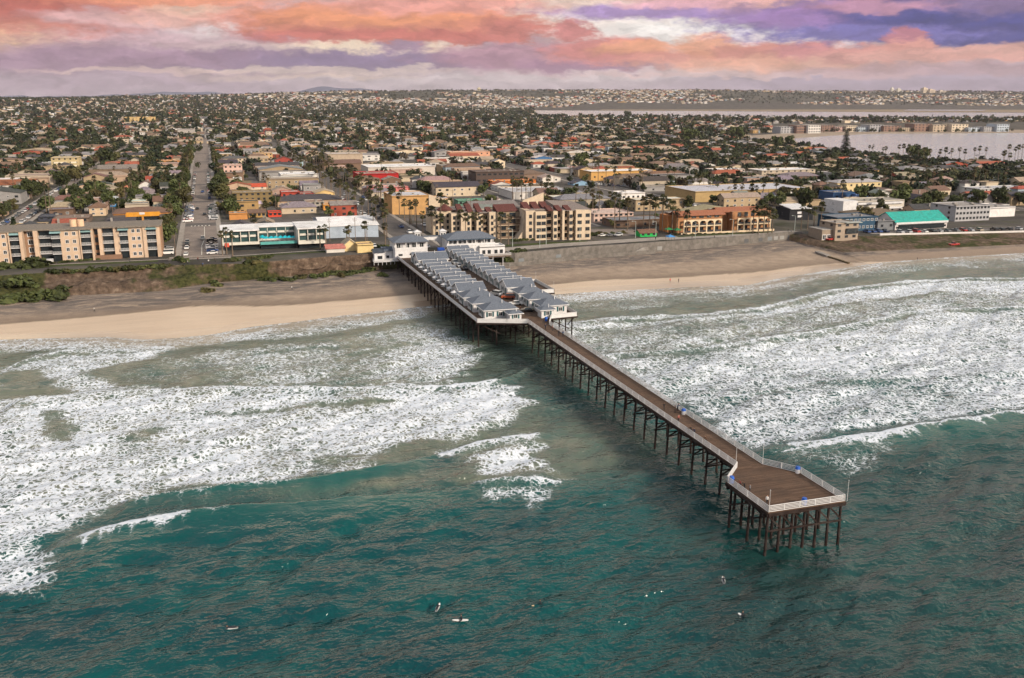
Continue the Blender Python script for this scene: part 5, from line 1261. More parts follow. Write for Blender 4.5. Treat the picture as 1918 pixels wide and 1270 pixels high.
# promenade on the condominium side
prom = [(116,392),(150,399.5),(200,405),(240,407),(285,409)]
strip('promenade', prom, 9, WALK, .08, 4)
strip('lawn', [(124,404),(168,407.5)], 5, LAWN, .07, 4); strip('lawn', [(216,409.5),(272,412)], 3.5, LAWN, .1, 4)
strip('promenade', [(318,394.6),(360,392.5),(402,388),(470,381),(620,372)], 3, WALK, .08, 4)
strip('car_park', [(318,399),(402,394),(470,388)], 8, ASPH, .06, 6)
strip('car_park', [(100,470),(168,468)], 34, ASPH, .05, 8); strip('car_park', [(180,434),(205,430)], 24, PAVE, .05, 8)
def seawall():
    t = thing('seawall', 'long grey concrete seawall with painted patches along the upper beach', 'seawall', (200,392,3))
    xs = np.arange(112, 283, 3.4); m = MB(); patches = []
    for a, b in zip(xs, xs[1:]):
        ya, yb = float(top(a))-.45, float(top(b))-.45; za, zb = np.interp(a,*ZT), np.interp(b,*ZT)
        m.add([(a,ya,1.2),(b,yb,1.2),(b,yb,zb+1.0),(a,ya,za+1.0),(a,ya+.4,1.2),(b,yb+.4,1.2),(b,yb+.4,zb+1.0),(a,ya+.4,za+1.0)],[(0,1,2,3),(3,2,6,7),(7,6,5,4),(0,3,7,4),(1,5,6,2)])
    part(m, 'wall', mat('stained_concrete', (.155,.143,.128), .95, .3, .5, stain=.8), t)
    m = MB()
    for a, b in zip(xs[:24], xs[1:25]):
        ya, yb = float(foot(a))-3.2, float(foot(b))-3.2
        m.add([(a,ya,1.0),(b,yb,1.0),(b,yb,4.1),(a,ya,4.1),(a,ya+.35,1.0),(b,yb+.35,1.0),(b,yb+.35,4.1),(a,ya+.35,4.1)],[(0,1,2,3),(3,2,6,7),(7,6,5,4),(0,3,7,4),(1,5,6,2)])
        
    part(m, 'lower_wall', mat('stained_concrete'), t)
    for x in (124,143,187,196,247,256,262,266,270,275):
        y = float(top(x))-.52; yb = float(top(x+2.6))-.52
        z = 4.2
        c = R.choice([(.22,.22,.215),(.09,.095,.10),(.17,.19,.20),(.25,.25,.24)])
        part(MB().add([(x,y,z-1),(x+2.6,yb,z-1),(x+2.6,yb,z+.8),(x,y,z+.8),(x,y+.05,z-1),(x+2.6,yb+.05,z-1),(x+2.6,yb+.05,z+.8),(x,y+.05,z+.8)],[(0,1,2,3),(3,2,6,7),(0,3,7,4),(1,5,6,2),(4,5,1,0)]), 'painted_patch', WALL, t, c)
    part(MB().add([(176,foot(176)-3,1.6),(178.4,foot(176)-3,1.6),(190.4,foot(188)-1,5.4),(188,foot(188)-1,5.4),(176,foot(176)-3,1.2),(178.4,foot(176)-3,1.2),(190.4,foot(188)-1,1.2),(188,foot(188)-1,1.2)],[(0,1,2,3),(0,4,5,1),(1,5,6,2),(2,6,7,3),(3,7,4,0)]), 'ramp', CONC, t)
    t = thing('low_wall', 'low white wall edging the promenade above the dune grass', 'wall', (400,385,5))
    m = MB(); xs = np.arange(318, 640, 5.0)
    for a, b in zip(xs, xs[1:]):
        ya, yb = float(top(a))+.4, float(top(b))+.4; za, zb = gz(a,ya+1), gz(b,yb+1)
        m.add([(a,ya,za-1),(b,yb,zb-1),(b,yb,zb+.9),(a,ya,za+.9),(a,ya+.3,za-1),(b,yb+.3,zb-1),(b,yb+.3,zb+.9),(a,ya+.3,za+.9)],[(0,1,2,3),(3,2,6,7),(7,6,5,4)])
    part(m, 'wall', mat('white_wall',(.62,.60,.57),.8,.1), t)
    # storm drain on the sand
    x0, y0, _ = on_ground(1530,474); x1, y1, _ = on_ground(1552,482); x2, y2, _ = on_ground(1590,494)
    t = thing('storm_drain', 'old concrete drain running down the sand to a dark pool edge', 'drain', (x0,y0,1.6))
    m = MB(); m.beam((x0,y0,1.9),(x1,y1,1.5),2.2,.7); part(m, 'channel', CONC, t)
    m = MB(); m.beam((x1,y1,1.2),(x2,y2,.5),1.0,.7); part(m, 'outfall', mat('algae_concrete',(.10,.075,.04),.9,.3), t)
    # stairs and railings down the bluff by the street end
    t = thing('beach_stairs', 'dark timber stairs on thin poles down the bluff by the hotel', 'stairs', (13,388,3))
    part(MB().box(6,389.5,8.3,17,392.5,8.6), 'landing', OLDTIMBER, t)
    part(MB().beam((15.5,389.5,8.3),(17.5,381,2.4),1.6,.3), 'flight', TIMBER, t)
    for x in (7,10.5,14,16.5): part(MB().tube((x,389.8,2.0),(x,389.8,9.4),.12,.12,6), 'pole', OLDTIMBER, t)
    part(MB().beam((6,389.5,9.5),(17,389.5,9.5),.07,.1).beam((6,389.5,9.0),(17,389.5,9.0),.07,.1), 'railing', OLDTIMBER, t)
    t = thing('fence', 'thin railing closing the street end above the bluff', 'fence', (-6,394.6,9)); m = MB()
    for z in (.5,1.0): m.beam((-18,394.2,9.05+z),(5,393.6,9.05+z),.06,.08)
    for i in range(13): x = -18+i*1.9; m.box(x-.04,394.2-.6*i/12-.04,8.9,x+.04,394.2-.6*i/12+.04,10.1)
    part(m, 'railing', OLDTIMBER, t)
seawall()
def bay():
    def sheet(name, px, z, m):
        return kind(MB().add([(*spot(u,v,z),z) for u,v in px], [tuple(range(len(px)))]).build(name, m), 'structure')
    m, t = newmat('bay_water'); p = t.pos()
    h = t.noise(t.vmath('MULTIPLY', p, (.05,.12,1)), 1.0, 4)
    t.out(t.bsdf(t.mix(t.rng(h,.4,.6), (.25,.28,.31), (.33,.36,.38)), .18, .5, t.bump(t.noise(p, .25, 4), .6, 1.0)).outputs[0])
    BW = 1
    SAND = mat('bay_sand', (.30,.24,.18), .95, .15, .05)
    sheet('bay_beach', [(2300,244),(1918,243),(1600,245),(1480,249),(1400,254),(1405,262),(1470,268),(1560,280),(1640,296),(1780,305),(2300,325)][::-1], 2.12, SAND)
    sheet('bay', [(2300,249),(1918,249),(1640,250.5),(1560,254),(1490,259),(1488,263),(1500,270),(1560,277),(1640,291),(1760,299),(1918,303),(2300,318)][::-1], 2.3, m)
    sheet('bay', [(1000,206.8),(1250,207.5),(1500,209.2),(1918,211),(2300,211.8),(2300,222),(1918,221),(1500,220),(1250,217.5),(1060,216),(1008,213)][::-1], 2.5, m)
    sheet('marsh', [(1130,204.5),(1400,204.3),(1918,205.5),(2300,206),(2300,211.6),(1918,210.8),(1500,209),(1250,207.4),(1120,207)][::-1], 3.2, mat('marsh_flat', (.24,.185,.12), .95, .2, .02))
    sheet('bay', [(1700,205.2),(1850,206),(1840,207.6),(1690,207.2)][::-1], 4.2, m)
bay()
# far mountains, the blue of hazy distance painted into the slopes
def mountains():
    m = mat('mountain_slope', (.11,.13,.20), 1.0, .15, .002, spec=.05)
    b = MB(); us = np.arange(-500, 2500, 8); D = 19500; vs = []
    for u in us:
        v = 182-14*max(0,math.exp(-((u-660)/90)**2))-9*math.exp(-((u-590)/40)**2)-8*math.exp(-((u-350)/120)**2)-6*math.exp(-((u-860)/60)**2)-4*math.exp(-((u-1000)/200)**2)-3*(vnoise(u/22,0,5)-.3)-2*vnoise(u/8,0,6)
        a = HEAD+math.atan((u-CX)/1807); z = CAM_H+(183-v)/1807*D
        vs += [(D*math.sin(a),D*math.cos(a),max(z,30)),((D+2500)*math.sin(a),(D+2500)*math.cos(a),20),((D-2500)*math.sin(a),(D-2500)*math.cos(a),20)]
    b.add(vs, [f for i in range(len(us)-1) for f in ((3*i+2,3*i+5,3*i+3,3*i),(3*i,3*i+3,3*i+4,3*i+1))])
    kind(b.build('mountains', m, smooth=True), 'structure')
mountains()

# ------------------------------------------------------------------ landmarks other things are told apart by
LAND = [(x0,y0,x1,y1,n) for x0,y0,x1,y1,n in HEROES if 'bayside' not in n]
LAND += [(56,378,116,395,'pier gate')]
def where(x, y):
    """nearest landmark, the side of it, and how far"""
    dist = lambda b: math.hypot(max(b[0]-x,0,x-b[2]), (max(b[1]-y,0)*2.0+max(0,y-b[3])*.8))
    best = min(LAND, key=dist); x0,y0,x1,y1,n = best
    if y > y1 and (x0-6 <= x <= x1+6 or y-y1 > max(x0-x, x-x1)): rel = 'behind'
    elif y < y0 and (x0-6 <= x <= x1+6): rel = 'in front of'
    elif x < x0: rel = 'left of'
    elif x > x1: rel = 'right of'
    else: rel = 'beside'
    return rel, n, dist(best)
def spotted(kindword, desc, x, y, cnt):
    """a label true of one thing only: its look, then its rank beside the nearest landmark"""
    return (kindword, desc, cnt, *where(x, y))
def name_pending():
    groups = {}
    for o, (kw, desc, cnt, rel, n, d) in PENDING: groups.setdefault((kw, rel, n), []).append((d, o, desc, cnt))
    for (kw, rel, n), L in groups.items():
        L.sort(key=lambda q: q[0])
        for i, (d, o, desc, cnt) in enumerate(L):
            k = 'nearest' if i == 0 else ordinal(i+1)+' nearest'
            s = f'{desc}, {k} {cnt} {rel} the {n}'
            if len(s.split()) > 16: print('LABELLEN', s)
            if s in ALL_LABELS: print('DUP', s)
            ALL_LABELS[s] = None; o['label'] = s
# ------------------------------------------------------------------ trees
def leaf_mat(name, a, b, c=None):
    m, t = newmat(name); p = t.pos()
    r = t.n('ShaderNodeObjectInfo').outputs['Random']
    col = t.mix(t.rng(t.noise(p, .9, 4, .6), .3, .7), a, b)
    col = t.mix(t.rng(r, .55, 1.0, 0, .75), col, c or (.10,.075,.03))
    hs = t.n('ShaderNodeHueSaturation'); t.put(hs.inputs['Value'], t.math('MULTIPLY_ADD', t.math('FRACT', t.math('MULTIPLY', r, 7.3)), .8, .6)); t.put(hs.inputs['Color'], col)
    t.out(t.bsdf(hs.outputs[0], .75, .2).outputs[0]); return m
LEAF = leaf_mat('leaves', (.026,.040,.013), (.088,.102,.034))
LEAFC = mat('leaf_mass', src='col', rough=.85, var=.35, scale=.35)
FROND = leaf_mat('fronds', (.026,.032,.011), (.065,.066,.026), (.10,.075,.035))
CONIF = leaf_mat('needles', (.012,.020,.012), (.03,.04,.02), (.03,.035,.02))
BARK = mat('bark', (.085,.065,.048), .95, .3, 1.5); PALMB = mat('palm_bark', (.15,.115,.085), .95, .25, 2)
def leaf_quads(rs, centres, radii, n, size, flat=.55):
    k = len(centres); V = []; F = []
    w = np.array([r**2 for r in radii]); w = w/w.sum(); idx = rs.choice(k, n, p=w)
    d = rs.normal(size=(n,3)); d /= np.linalg.norm(d, axis=1)[:,None]
    rad = np.array(radii)[idx]*(rs.uniform(.55,1.06,n))
    c = np.array(centres)[idx]+d*rad[:,None]*np.array([1,1,flat+.25])
    nn = d*.7+rs.normal(size=(n,3))*.5+np.array([0,0,.3]); nn /= np.linalg.norm(nn, axis=1)[:,None]
    a = np.cross(nn, rs.normal(size=(n,3))); a /= np.linalg.norm(a, axis=1)[:,None]; b = np.cross(nn, a)
    s = size*rs.uniform(.6,1.3,n)[:,None]
    P = np.stack([c-a*s-b*s*.6, c+a*s*.9-b*s*.7, c+a*s+b*s*.8, c-a*s*.8+b*s*.6], 1).reshape(-1,3)
    return P, np.arange(n*4).reshape(n,4)
def crown_mesh(name, seed, R_, H, n, size, lobes=9, m=None):
    rs = np.random.RandomState(seed); cs = []; rr = []
    for _ in range(lobes):
        a = rs.uniform(0,6.28); q = R_*.62*math.sqrt(rs.uniform(0,1)); z = H*rs.uniform(.25,.85)
        cs.append((q*math.cos(a), q*math.sin(a), z)); rr.append(R_*rs.uniform(.30,.52))
    P, F = leaf_quads(rs, cs, rr, n, size)
    b = MB(); b.v = [tuple(p) for p in P]; b.f = [list(f) for f in F]; b.m = [0]*len(b.f)
    return b.mesh(name, m or LEAF)
def trunk_mesh(seed, h, r, spread):
    rs = np.random.RandomState(seed); b = MB(); b.tube((0,0,-.3),(0,0,h),r,r*.7,7)
    for _ in range(4):
        a = rs.uniform(0,6.28); b.tube((0,0,h*.85),(spread*math.cos(a),spread*math.sin(a),h+spread*rs.uniform(.6,1)),r*.55,r*.2,5)
    return b.mesh('trunk', BARK)
CROWNS = [crown_mesh('crown', s, r, h, n, z) for s, r, h, n, z in ((1,3.6,5.5,620,.42),(2,4.6,6.0,800,.46),(3,3.0,5.5,560,.38),(4,5.2,6.0,900,.50),(5,2.6,4.4,480,.36),(6,4.0,7.5,820,.42))]
TRUNKS = [trunk_mesh(20+i, 2.4, .22, 1.4) for i in range(3)]
def palm_crown(seed, n=34, r=2.0):
    rs = np.random.RandomState(seed); b = MB()
    for i in range(n):
        az = rs.uniform(0,6.28); el = rs.uniform(-.9,1.25); L = r*rs.uniform(.8,1.15)
        d = np.array([math.cos(az)*math.cos(el), math.sin(az)*math.cos(el), math.sin(el)])
        s = np.cross(d, (0,0,1)); s /= max(np.linalg.norm(s),1e-6); u = np.cross(s, d)
        root = d*.25; mid = d*L*.55
        tips = []
        for k in np.linspace(-1,1,6):
            tips.append(d*L*(1-.28*k*k)+s*k*L*.46-np.array([0,0,.22*L*(1-math.sin(el))*.6])+u*.10*L*math.cos(k*2))
        o = len(b.v); b.v += [tuple(root), tuple(mid-s*.05), tuple(mid+s*.05)]+[tuple(x) for x in tips]
        for k in range(5): b.f.append([o+1 if k < 3 else o+2, o+3+k, o+4+k]); b.m.append(0)
        b.f.append([o, o+1, o+2]); b.m.append(0)
    return b.mesh('crown', FROND)
def skirt_mesh(seed):
    rs = np.random.RandomState(seed); b = MB()
    for i in range(26):
        a = rs.uniform(0,6.28); r0 = .25; r1 = rs.uniform(.45,.85); z1 = -rs.uniform(.9,2.0); w = .22
        p = (r0*math.cos(a), r0*math.sin(a), .1); q = (r1*math.cos(a-w), r1*math.sin(a-w), z1); s = (r1*math.cos(a+w), r1*math.sin(a+w), z1*.9)
        b.add([p,q,s], [(0,1,2)])
    return b.mesh('dead_fronds', mat('dead_frond', (.16,.105,.06), .95, .3, 2))
PCROWN = [palm_crown(40+i, 30+i*4, 1.75+.12*i) for i in range(4)]; PSKIRT = [skirt_mesh(50+i) for i in range(2)]
PTRUNK = [MB().tube((0,0,-.4),(0,0,.5),.34,.25,7).tube((0,0,.5),(.012*i,0,1),.25,.2,7).mesh('trunk', PALMB) for i in range(1)]
_pt = []
for i in range(3):
    b = MB(); x = 0; lean = (i-1)*.02
    for k in range(5): b.tube((lean*10*(k/5)**2,0,k*.2),(lean*10*((k+1)/5)**2,0,(k+1)*.2),.30-.03*k,.30-.03*(k+1),7,k in (0,4))
    _pt.append(b.mesh('trunk', PALMB))
PALMS = []; TREES = []
def palm(x, y, h=11, s=1.0, label=None, z=None):
    z = gz(x, y) if z is None else z
    t = thing('fan_palm', label or 'x', 'palm tree', (x, y, z), 'fan palms of the town')
    i = R.randrange(3); top_ = (( i-1)*.02*10)
    put(_pt[i], 'trunk', t, scale=(1,1,h))
    c = put(R.choice(PCROWN), 'crown', t, (top_,0,h+.3), None, R.uniform(0,6.28), (s*R.uniform(.9,1.1),)*3)
    if s > .6: put(R.choice(PSKIRT), 'dead_fronds', c)
    PALMS.append((x, y)); return t
def plabel(x, y, h, s):
    d = ('tall' if h > 13 else 'short' if h < 8 else 'mid-height')+(' bushy-headed' if s > 1.15 else ' small-headed' if s < .85 else '')+' fan palm'
    return spotted('palm', d, x, y, 'palm')
def tree(x, y, s=1.0, label=None, k=None, name='broadleaf_tree', z=None):
    z = gz(x, y) if z is None else z
    k = R.randrange(6) if k is None else k
    d = ['round','wide','compact','spreading','small','tall'][k]+(' large' if s > 1.25 else ' low' if s < .7 else '')+' dark green tree'
    t = thing(name, label or spotted('tree', d, x, y, 'tree'), 'tree', (x, y, z), 'broadleaf trees of the town')
    rz = R.uniform(0,6.28)
    put(TRUNKS[k % 3], 'trunk', t, None, None, rz, (s,s,s)); put(CROWNS[k], 'crown', t, (0,0,1.5*s), None, rz, (s,s,s*R.uniform(.9,1.15)))
    TREES.append((x, y, 4*s)); return t
def ppx(us, v, vt=None, s=1.0, hs=None):
    for i, u in enumerate(us):
        vv = v[i] if isinstance(v, (list,tuple)) else v
        x, y, z = on_ground(u, vv)
        h = solve(lambda h: seen(x, y, z+h)[1] < (vt[i] if isinstance(vt,(list,tuple)) else vt), 2, 40) if vt else R.uniform(9,14)
        palm(x, y, h, s, plabel(x, y, h, s))
# palms the photograph shows singly
ppx([417,425,436],[478,476,480],[440,433,440],.8); ppx([600,611,650,655,685,722],[468,470,466,466,468,462],[430,428,432,430,423,425],.85)
ppx([862,872,884,892,905,938,952],[458,460,456,458,460,462,458],[402,408,404,406,412,406,410],1.0)
ppx([960,968,977,985,994,1014,1022,1034],[374,372,375,378,380,378,376,377],[335,338,336,338,342,345,347,348],.95)
ppx([1078,1097,1110,1122,1151,1160,1175],[398,402,404,408,430,425,432],[352,356,362,366,368,372,380],1.1)
ppx([1205,1216,1226,1240,1250,1258],[430,434,432,436,428,438],[378,375,380,376,382,386],1.35)
ppx([1268,1285],[438,440],[398,402],1.0); ppx([1410,1420,1430,1438,1446],[438,440,437,441,438],[392,396,394,398,402],1.35)
ppx([1282,1296,1309,1329,1343,1375,1388,1408,1428,1452,1415],[366,364,365,368,370,376,377,376,378,380,378],[344,338,337,341,344,350,349,351,345,343,353],1.15)
ppx([1500,1512,1524,1536],[430,432,428,434],[390,392,396,388],1.1); ppx([1655,1668,1700,1735,1745,1760],[352,350,354,350,352,354],[322,320,324,325,323,326],1.3)
ppx([1120,1135,1150,1180,1203,1262,1290],[352,350,355,352,356,348,346],[306,316,320,318,310,318,312],.85)
ppx([700,770,826,836,843],[440,420,440,436,430],[398,386,372,385,380],1.2)
ppx([88,96,60,56],[402,404,372,368],[345,350,352,346],1.0); ppx([292,306,330],[350,352,350],[332,334,336],1.2)
ppx([1657,1682,1690,1700,1719,1729,1740,1759,1769,1780,1795,1806,1823,1832,1844,1880,1887,1899,1905,1912,1889,1878],[300,302,303,302,304,304,306,305,308,306,308,305,308,306,310,308,306,310,308,306,312,310],[278,275,274,275,276,280,283,284,281,282,280,284,280,278,280,286,275,279,276,274,291,288],1.25)
ppx([1627,1634,1653],[294,294,296],[275,273,279],1.0)
# avenue of palms along the pier street
for i in range(34):
    y = 430+i*17+R.uniform(-5,5)
    for x in (78.5, 98.5, 104.5):
        if x > 104 and (i > 12 or i % 2): continue
        yy = y+R.uniform(-3,3); h = R.uniform(8,14); s = R.uniform(.95,1.3)
        palm(x+R.uniform(-1,1), yy, h, s, plabel(x, yy, h, s))
# rows of street trees on the wooded street
for i in range(40):
    y = 540+i*16+R.uniform(-5,5)
    for x, p in ((-19.5,.95),(8.5,.70 if y < 760 else .85)):
        if 575 < y < 660 and x > 0 and R.random() < .35: continue
        if R.random() < p: tree(x+R.uniform(-1.5,1.5), y, R.uniform(.75,1.25) if x > 0 else R.uniform(.9,1.35), k=R.choice([0,2,5,3]))
        if x < 0 and R.random() < .25: h = R.uniform(9,14); palm(x+2, y+4, h, 1, plabel(x, y, h, 1))
for u, v, s, k in ((1380,262,2.6,3),(1290,268,3.0,3),(1455,280,2.4,1),(1478,276,2.0,5),(1710,300,2.0,3),(1730,300,1.9,1),(1175,222,3.0,3),(118,352,1.3,3),(108,345,1.5,1),(140,340,1.3,3),(200,312,1.9,3),(216,308,1.7,1),(345,390,1.4,5),(333,375,1.5,5),(350,365,1.3,2),(405,372,1.4,3),(412,352,1.2,1),(1088,325,2.0,5),(830,338,1.5,0),(1095,345,1.1,2),(560,320,.9,1),(655,418,1.0,4)):
    x, y, z = on_ground(u, v); tree(x, y, s, k=k)
# the tall island pine by the bay
def pine():
    x, y, z = on_ground(1582, 296); H = solve(lambda h: seen(x, y, z+h)[1] < 243, 5, 80)
    t = thing('norfolk_pine', 'tall dark tiered pine standing alone against the bay water', 'pine tree', (x,y,z))
    MB().tube((0,0,-.5),(0,0,H),.55,.06,8).build('trunk', BARK, t)
    rs = np.random.RandomState(9); b = MB()
    for k in range(17):
        f = k/16; zz = H*(.16+.82*f); L = H*.20*(1-f)**.75+.5
        for j in range(12):
            a = rs.uniform(0,6.28); d = np.array([math.cos(a),math.sin(a),.12]); s = np.array([-math.sin(a),math.cos(a),0])
            LL = L*rs.uniform(.75,1.1)
            for q in np.linspace(.1,1,8):
                c = d*LL*q+np.array([0,0,zz]); w = LL*.30*(1.2-q)+.5
                b.add([tuple(c-s*w-d*.5),tuple(c+s*w-d*.5+(0,0,.5)),tuple(c+s*w*.4+d*.7),tuple(c-s*w*.4+d*.7+(0,0,.9))],[(0,1,2,3)]); b.add([tuple(c-s*w*.7),tuple(c+s*w*.7),tuple(c+s*w*.5+(0,0,1.2)),tuple(c-s*w*.5+(0,0,.9))],[(0,1,2,3)])
    b.build('crown', CONIF, t)
pine()
for u, v, h in ((228,238,14),(262,246,16),(272,246,15),(282,244,15),(250,232,13),(340,232,12),(28,440,9),(52,360,11)):
    x, y, z = on_ground(u, v); s = h
    t = thing('cypress', spotted('cypress','slim dark cypress-like conifer',x,y,'conifer'), 'conifer', (x,y,z), 'dark conifers')
    MB().tube((0,0,-.3),(0,0,h*.5),.3,.15,6).build('trunk', BARK, t)
    rs = np.random.RandomState(int(u)); cs = [(0,0,h*(.15+.8*f)) for f in np.linspace(0,1,8)]; rr = [h*.17*(1-f)**.6+.3 for f in np.linspace(0,1,8)]
    P, F = leaf_quads(rs, cs, rr, 420, .5, 1.0); b = MB(); b.v = [tuple(p) for p in P]; b.f = [list(f) for f in F]; b.m = [0]*len(F); b.build('crown', CONIF, t)
# bushes on the bluff and hedges before the fronts
BUSH = [crown_mesh('shrub', 70+i, 1.7, 1.7, 260, .30, 6) for i in range(3)]
def shrub(x, y, s, label, z=None, sz=1.0):
    o = tag(put(R.choice(BUSH), 'shrub', None, (x,y,(gz(x,y) if z is None else z)-.5*s), None, R.uniform(0,6.28), (s*1.5,s,s*.8*sz)), label, 'shrub', 'shrubs on the bluff and fronts'); return o
def shrubs(px, desc, s):
    for i, (u, v) in enumerate(px):
        x, y, z = on_ground(u, v); shrub(x, y, s*R.uniform(.8,1.25), f'{desc}, {ordinal(i+1)} from its left end', z)
shrubs([(10+i*11+R.uniform(-4,4), 538-R.uniform(-3,22)) for i in range(9)], 'dark bush of the thicket on the far left bluff', 2.6)
shrubs([(100+i*13, 510-i*.75) for i in range(17)], 'low bush along the bluff edge below the peach apartments', 1.1)
shrubs([(40+i*12, 499-i*1.1) for i in range(22)], 'clipped hedge bush at the foot of the peach apartments', .8)
shrubs([(430,490),(442,488),(470,491),(482,492),(498,494),(512,494),(530,493),(545,493),(560,490),(590,488),(602,486),(612,484),(622,484),(636,486),(648,484),(660,482),(672,480),(684,478)], 'dark bush on the bluff edge below the white hotel', 1.35)
shrubs([(338,521),(350,525),(398,500),(410,503),(470,522),(486,520),(500,518),(380,512)], 'green bush on the bluff face under the street end', 1.4)
shrubs([(708,494),(722,492),(735,494),(748,490),(715,486)], 'bush on the bluff under the little beach house', 1.2)
shrubs([(905,484),(918,482),(932,480),(945,478),(925,474),(960,474),(975,471)], 'bush on the bank beside the pier root', 1.1)
shrubs([(960+i*11, 452-i*.8) for i in range(20)], 'hedge bush between the condominium and the lawn', 1.1)
shrubs([(1270+i*13, 440-i*.3) for i in range(12)], 'hedge bush before the orange arched hotel', .7)
shrubs([(425+i*12, 486-i*.9) for i in range(8)], 'hedge bush under the white hotel rooms', .7)

# ------------------------------------------------------------------ cars
def car_meshes(L, W, H, hood, cab0, cab1, nose):
    b = MB(); w = W/2
    prof = [(0,.35),(0,.75*H/1.45),(.05*L,.82*H/1.45),(hood,.92*H/1.45),(cab1,.92*H/1.45),(L-.03,.88*H/1.45),(L,.6),(L,.35)]
    n = len(prof); b.add([(x-L/2,-w,z) for x,z in prof]+[(x-L/2,w,z) for x,z in prof], [tuple(range(n)),tuple(range(n,2*n))[::-1]]+[(i,n+i,n+(i+1)%n,(i+1)%n) for i in range(n)])
    zc = .92*H/1.45; a0, a1, b0, b1 = hood, hood+.55, cab1-.35, cab1
    roof = MB(); iw = w*.78
    b.add([(a1-L/2,-iw,H-.04),(b0-L/2,-iw,H-.04),(b0-L/2,iw,H-.04),(a1-L/2,iw,H-.04),(a1-L/2,-iw,H),(b0-L/2,-iw,H),(b0-L/2,iw,H),(a1-L/2,iw,H)],[(0,3,2,1),(4,5,6,7),(0,1,5,4),(1,2,6,5),(2,3,7,6),(3,0,4,7)])
    g = MB(); g.add([(a0-L/2,-w*.92,zc),(b1-L/2,-w*.92,zc),(b1-L/2,w*.92,zc),(a0-L/2,w*.92,zc),(a1-L/2,-iw,H-.04),(b0-L/2,-iw,H-.04),(b0-L/2,iw,H-.04),(a1-L/2,iw,H-.04)],[(0,1,5,4),(1,2,6,5),(2,3,7,6),(3,0,4,7)])
    CAR = mat('car_paint', src='obj', rough=.28, var=.03, spec=.5)
    return b.mesh('body', CAR), g.mesh('window', GLASS), L, W
TYRE = MB().tube((0,-.11,0),(0,.11,0),.33,.33,12).mesh('wheel', mat('rubber',(.02,.02,.02),.9))
CARS = {'sedan': car_meshes(4.6,1.8,1.42,1.25,0,3.75,.7), 'SUV': car_meshes(4.7,1.9,1.75,1.15,0,4.55,.8), 'pickup': car_meshes(5.4,1.95,1.8,1.4,0,3.2,.9), 'hatchback': car_meshes(4.0,1.75,1.48,1.0,0,3.85,.7), 'van': car_meshes(5.1,2.0,2.05,.8,0,4.95,.9)}
PAINTS = [('white',(.68,.68,.66),6),('silver',(.42,.43,.44),5),('black',(.015,.015,.018),5),('grey',(.14,.145,.15),4),('red',(.33,.03,.025),2),('blue',(.03,.07,.20),2),('dark blue',(.015,.025,.06),2),('beige',(.36,.31,.24),1),('green',(.03,.08,.05),1)]
NCAR = [0]; SMALL = {}
def car(x, y, rz, label, kind_=None, paint=None, z=None, full=True):
    NCAR[0] += 1
    k = kind_ or R.choices(['sedan','SUV','pickup','hatchback','van'],[5,4,2,2,1])[0]
    p = paint or R.choices(PAINTS,[q[2] for q in PAINTS])[0]
    z = gz(x, y)+.12 if z is None else z
    lab = label.replace('%', f'{p[0]} {k}')
    body, glass, L, W = CARS[k]
    t = thing('parked_car', lab, 'car', (x,y,z), 'cars of the town', rz)
    put(body, 'body', t, None, p[1]); put(glass, 'window', t)
    if full:
        for sx in (-L/2+.85, L/2-.95):
            for sy in (-W/2+.05, W/2-.05): put(TYRE, 'wheel', t, (sx,sy,.33))
    return t
PT = {n: (n, c, 0) for n, c, _ in PAINTS}
car(88.6,294.4,-1.0,'silver SUV parked nose-in on the pier before the side deck','SUV',PT['silver'],DZ); car(91.0,288.0,-.35,'rust orange SUV parked on the pier behind the silver one','SUV',('orange',(.36,.075,.03),0),DZ)
car(90.2,278.0,-.2,'white sedan parked on the pier between the hip-roofed cottages','sedan',PT['white'],DZ); car(90.6,267.6,-.2,'black sedan parked on the pier nearest the walkway mouth','sedan',PT['black'],DZ)
car(90.6,357.5,1.57,'pale SUV on the pier against the far cottage row, nearer the gate','SUV',PT['silver'],DZ); car(90.6,350.5,1.57,'pale hatchback on the pier against the far cottage row, farther from the gate','hatchback',PT['white'],DZ); car(90.8,344,1.57,'black SUV on the pier against the far cottage row','SUV',PT['black'],DZ)
car(85.2,315,1.57,'white van beside the surf-side cottages on the pier street','van',PT['white'],DZ); car(89.2,401,1.57,'white car seen through the arch of the pier gate','sedan',PT['white'])
x, y, z = on_ground(1787, 460); car(x, y, .1, 'red rescue pickup parked alone on the open sand', 'pickup', PT['red'], z)
x, y, z = on_ground(1556, 450); car(x, y, .3, 'red pickup beside the lifeguard station', 'pickup', PT['red'], z)
def row(n, p0, p1, rz, where_, full=True, miss=.06):
    k = 0
    for i in range(n):
        if R.random() < miss: continue
        f = i/max(1,n-1); k += 1
        car(p0[0]+(p1[0]-p0[0])*f+R.uniform(-.15,.15), p0[1]+(p1[1]-p0[1])*f+R.uniform(-.1,.1), rz+R.choice((0,math.pi))+R.uniform(-.04,.04), f'% parked {where_}, {ordinal(k)} from the sea', full=full)
row(7,(-1.2,404),(-1.2,446),.12,'on the hotel side of the street end'); row(5,(-11.6,404),(-11.6,440),1.57,'on the apartment side of the street end',miss=.3)
row(26,(-12.4,516),(-12.4,596),.2,'on the wooded side of the tree-lined street'); row(22,(.6,522),(.6,590),-.2,'on the open side of the tree-lined street')
row(16,(-11.2,634),(-11.2,730),1.57,'along the wooded kerb past the second crossing',False); row(12,(-.8,634),(-.8,730),1.57,'along the open kerb past the second crossing',False)
row(12,(-11.2,752),(-11.2,860),1.57,'along the wooded kerb past the third crossing',False); row(10,(-.8,752),(-.8,860),1.57,'along the open kerb past the third crossing',False)
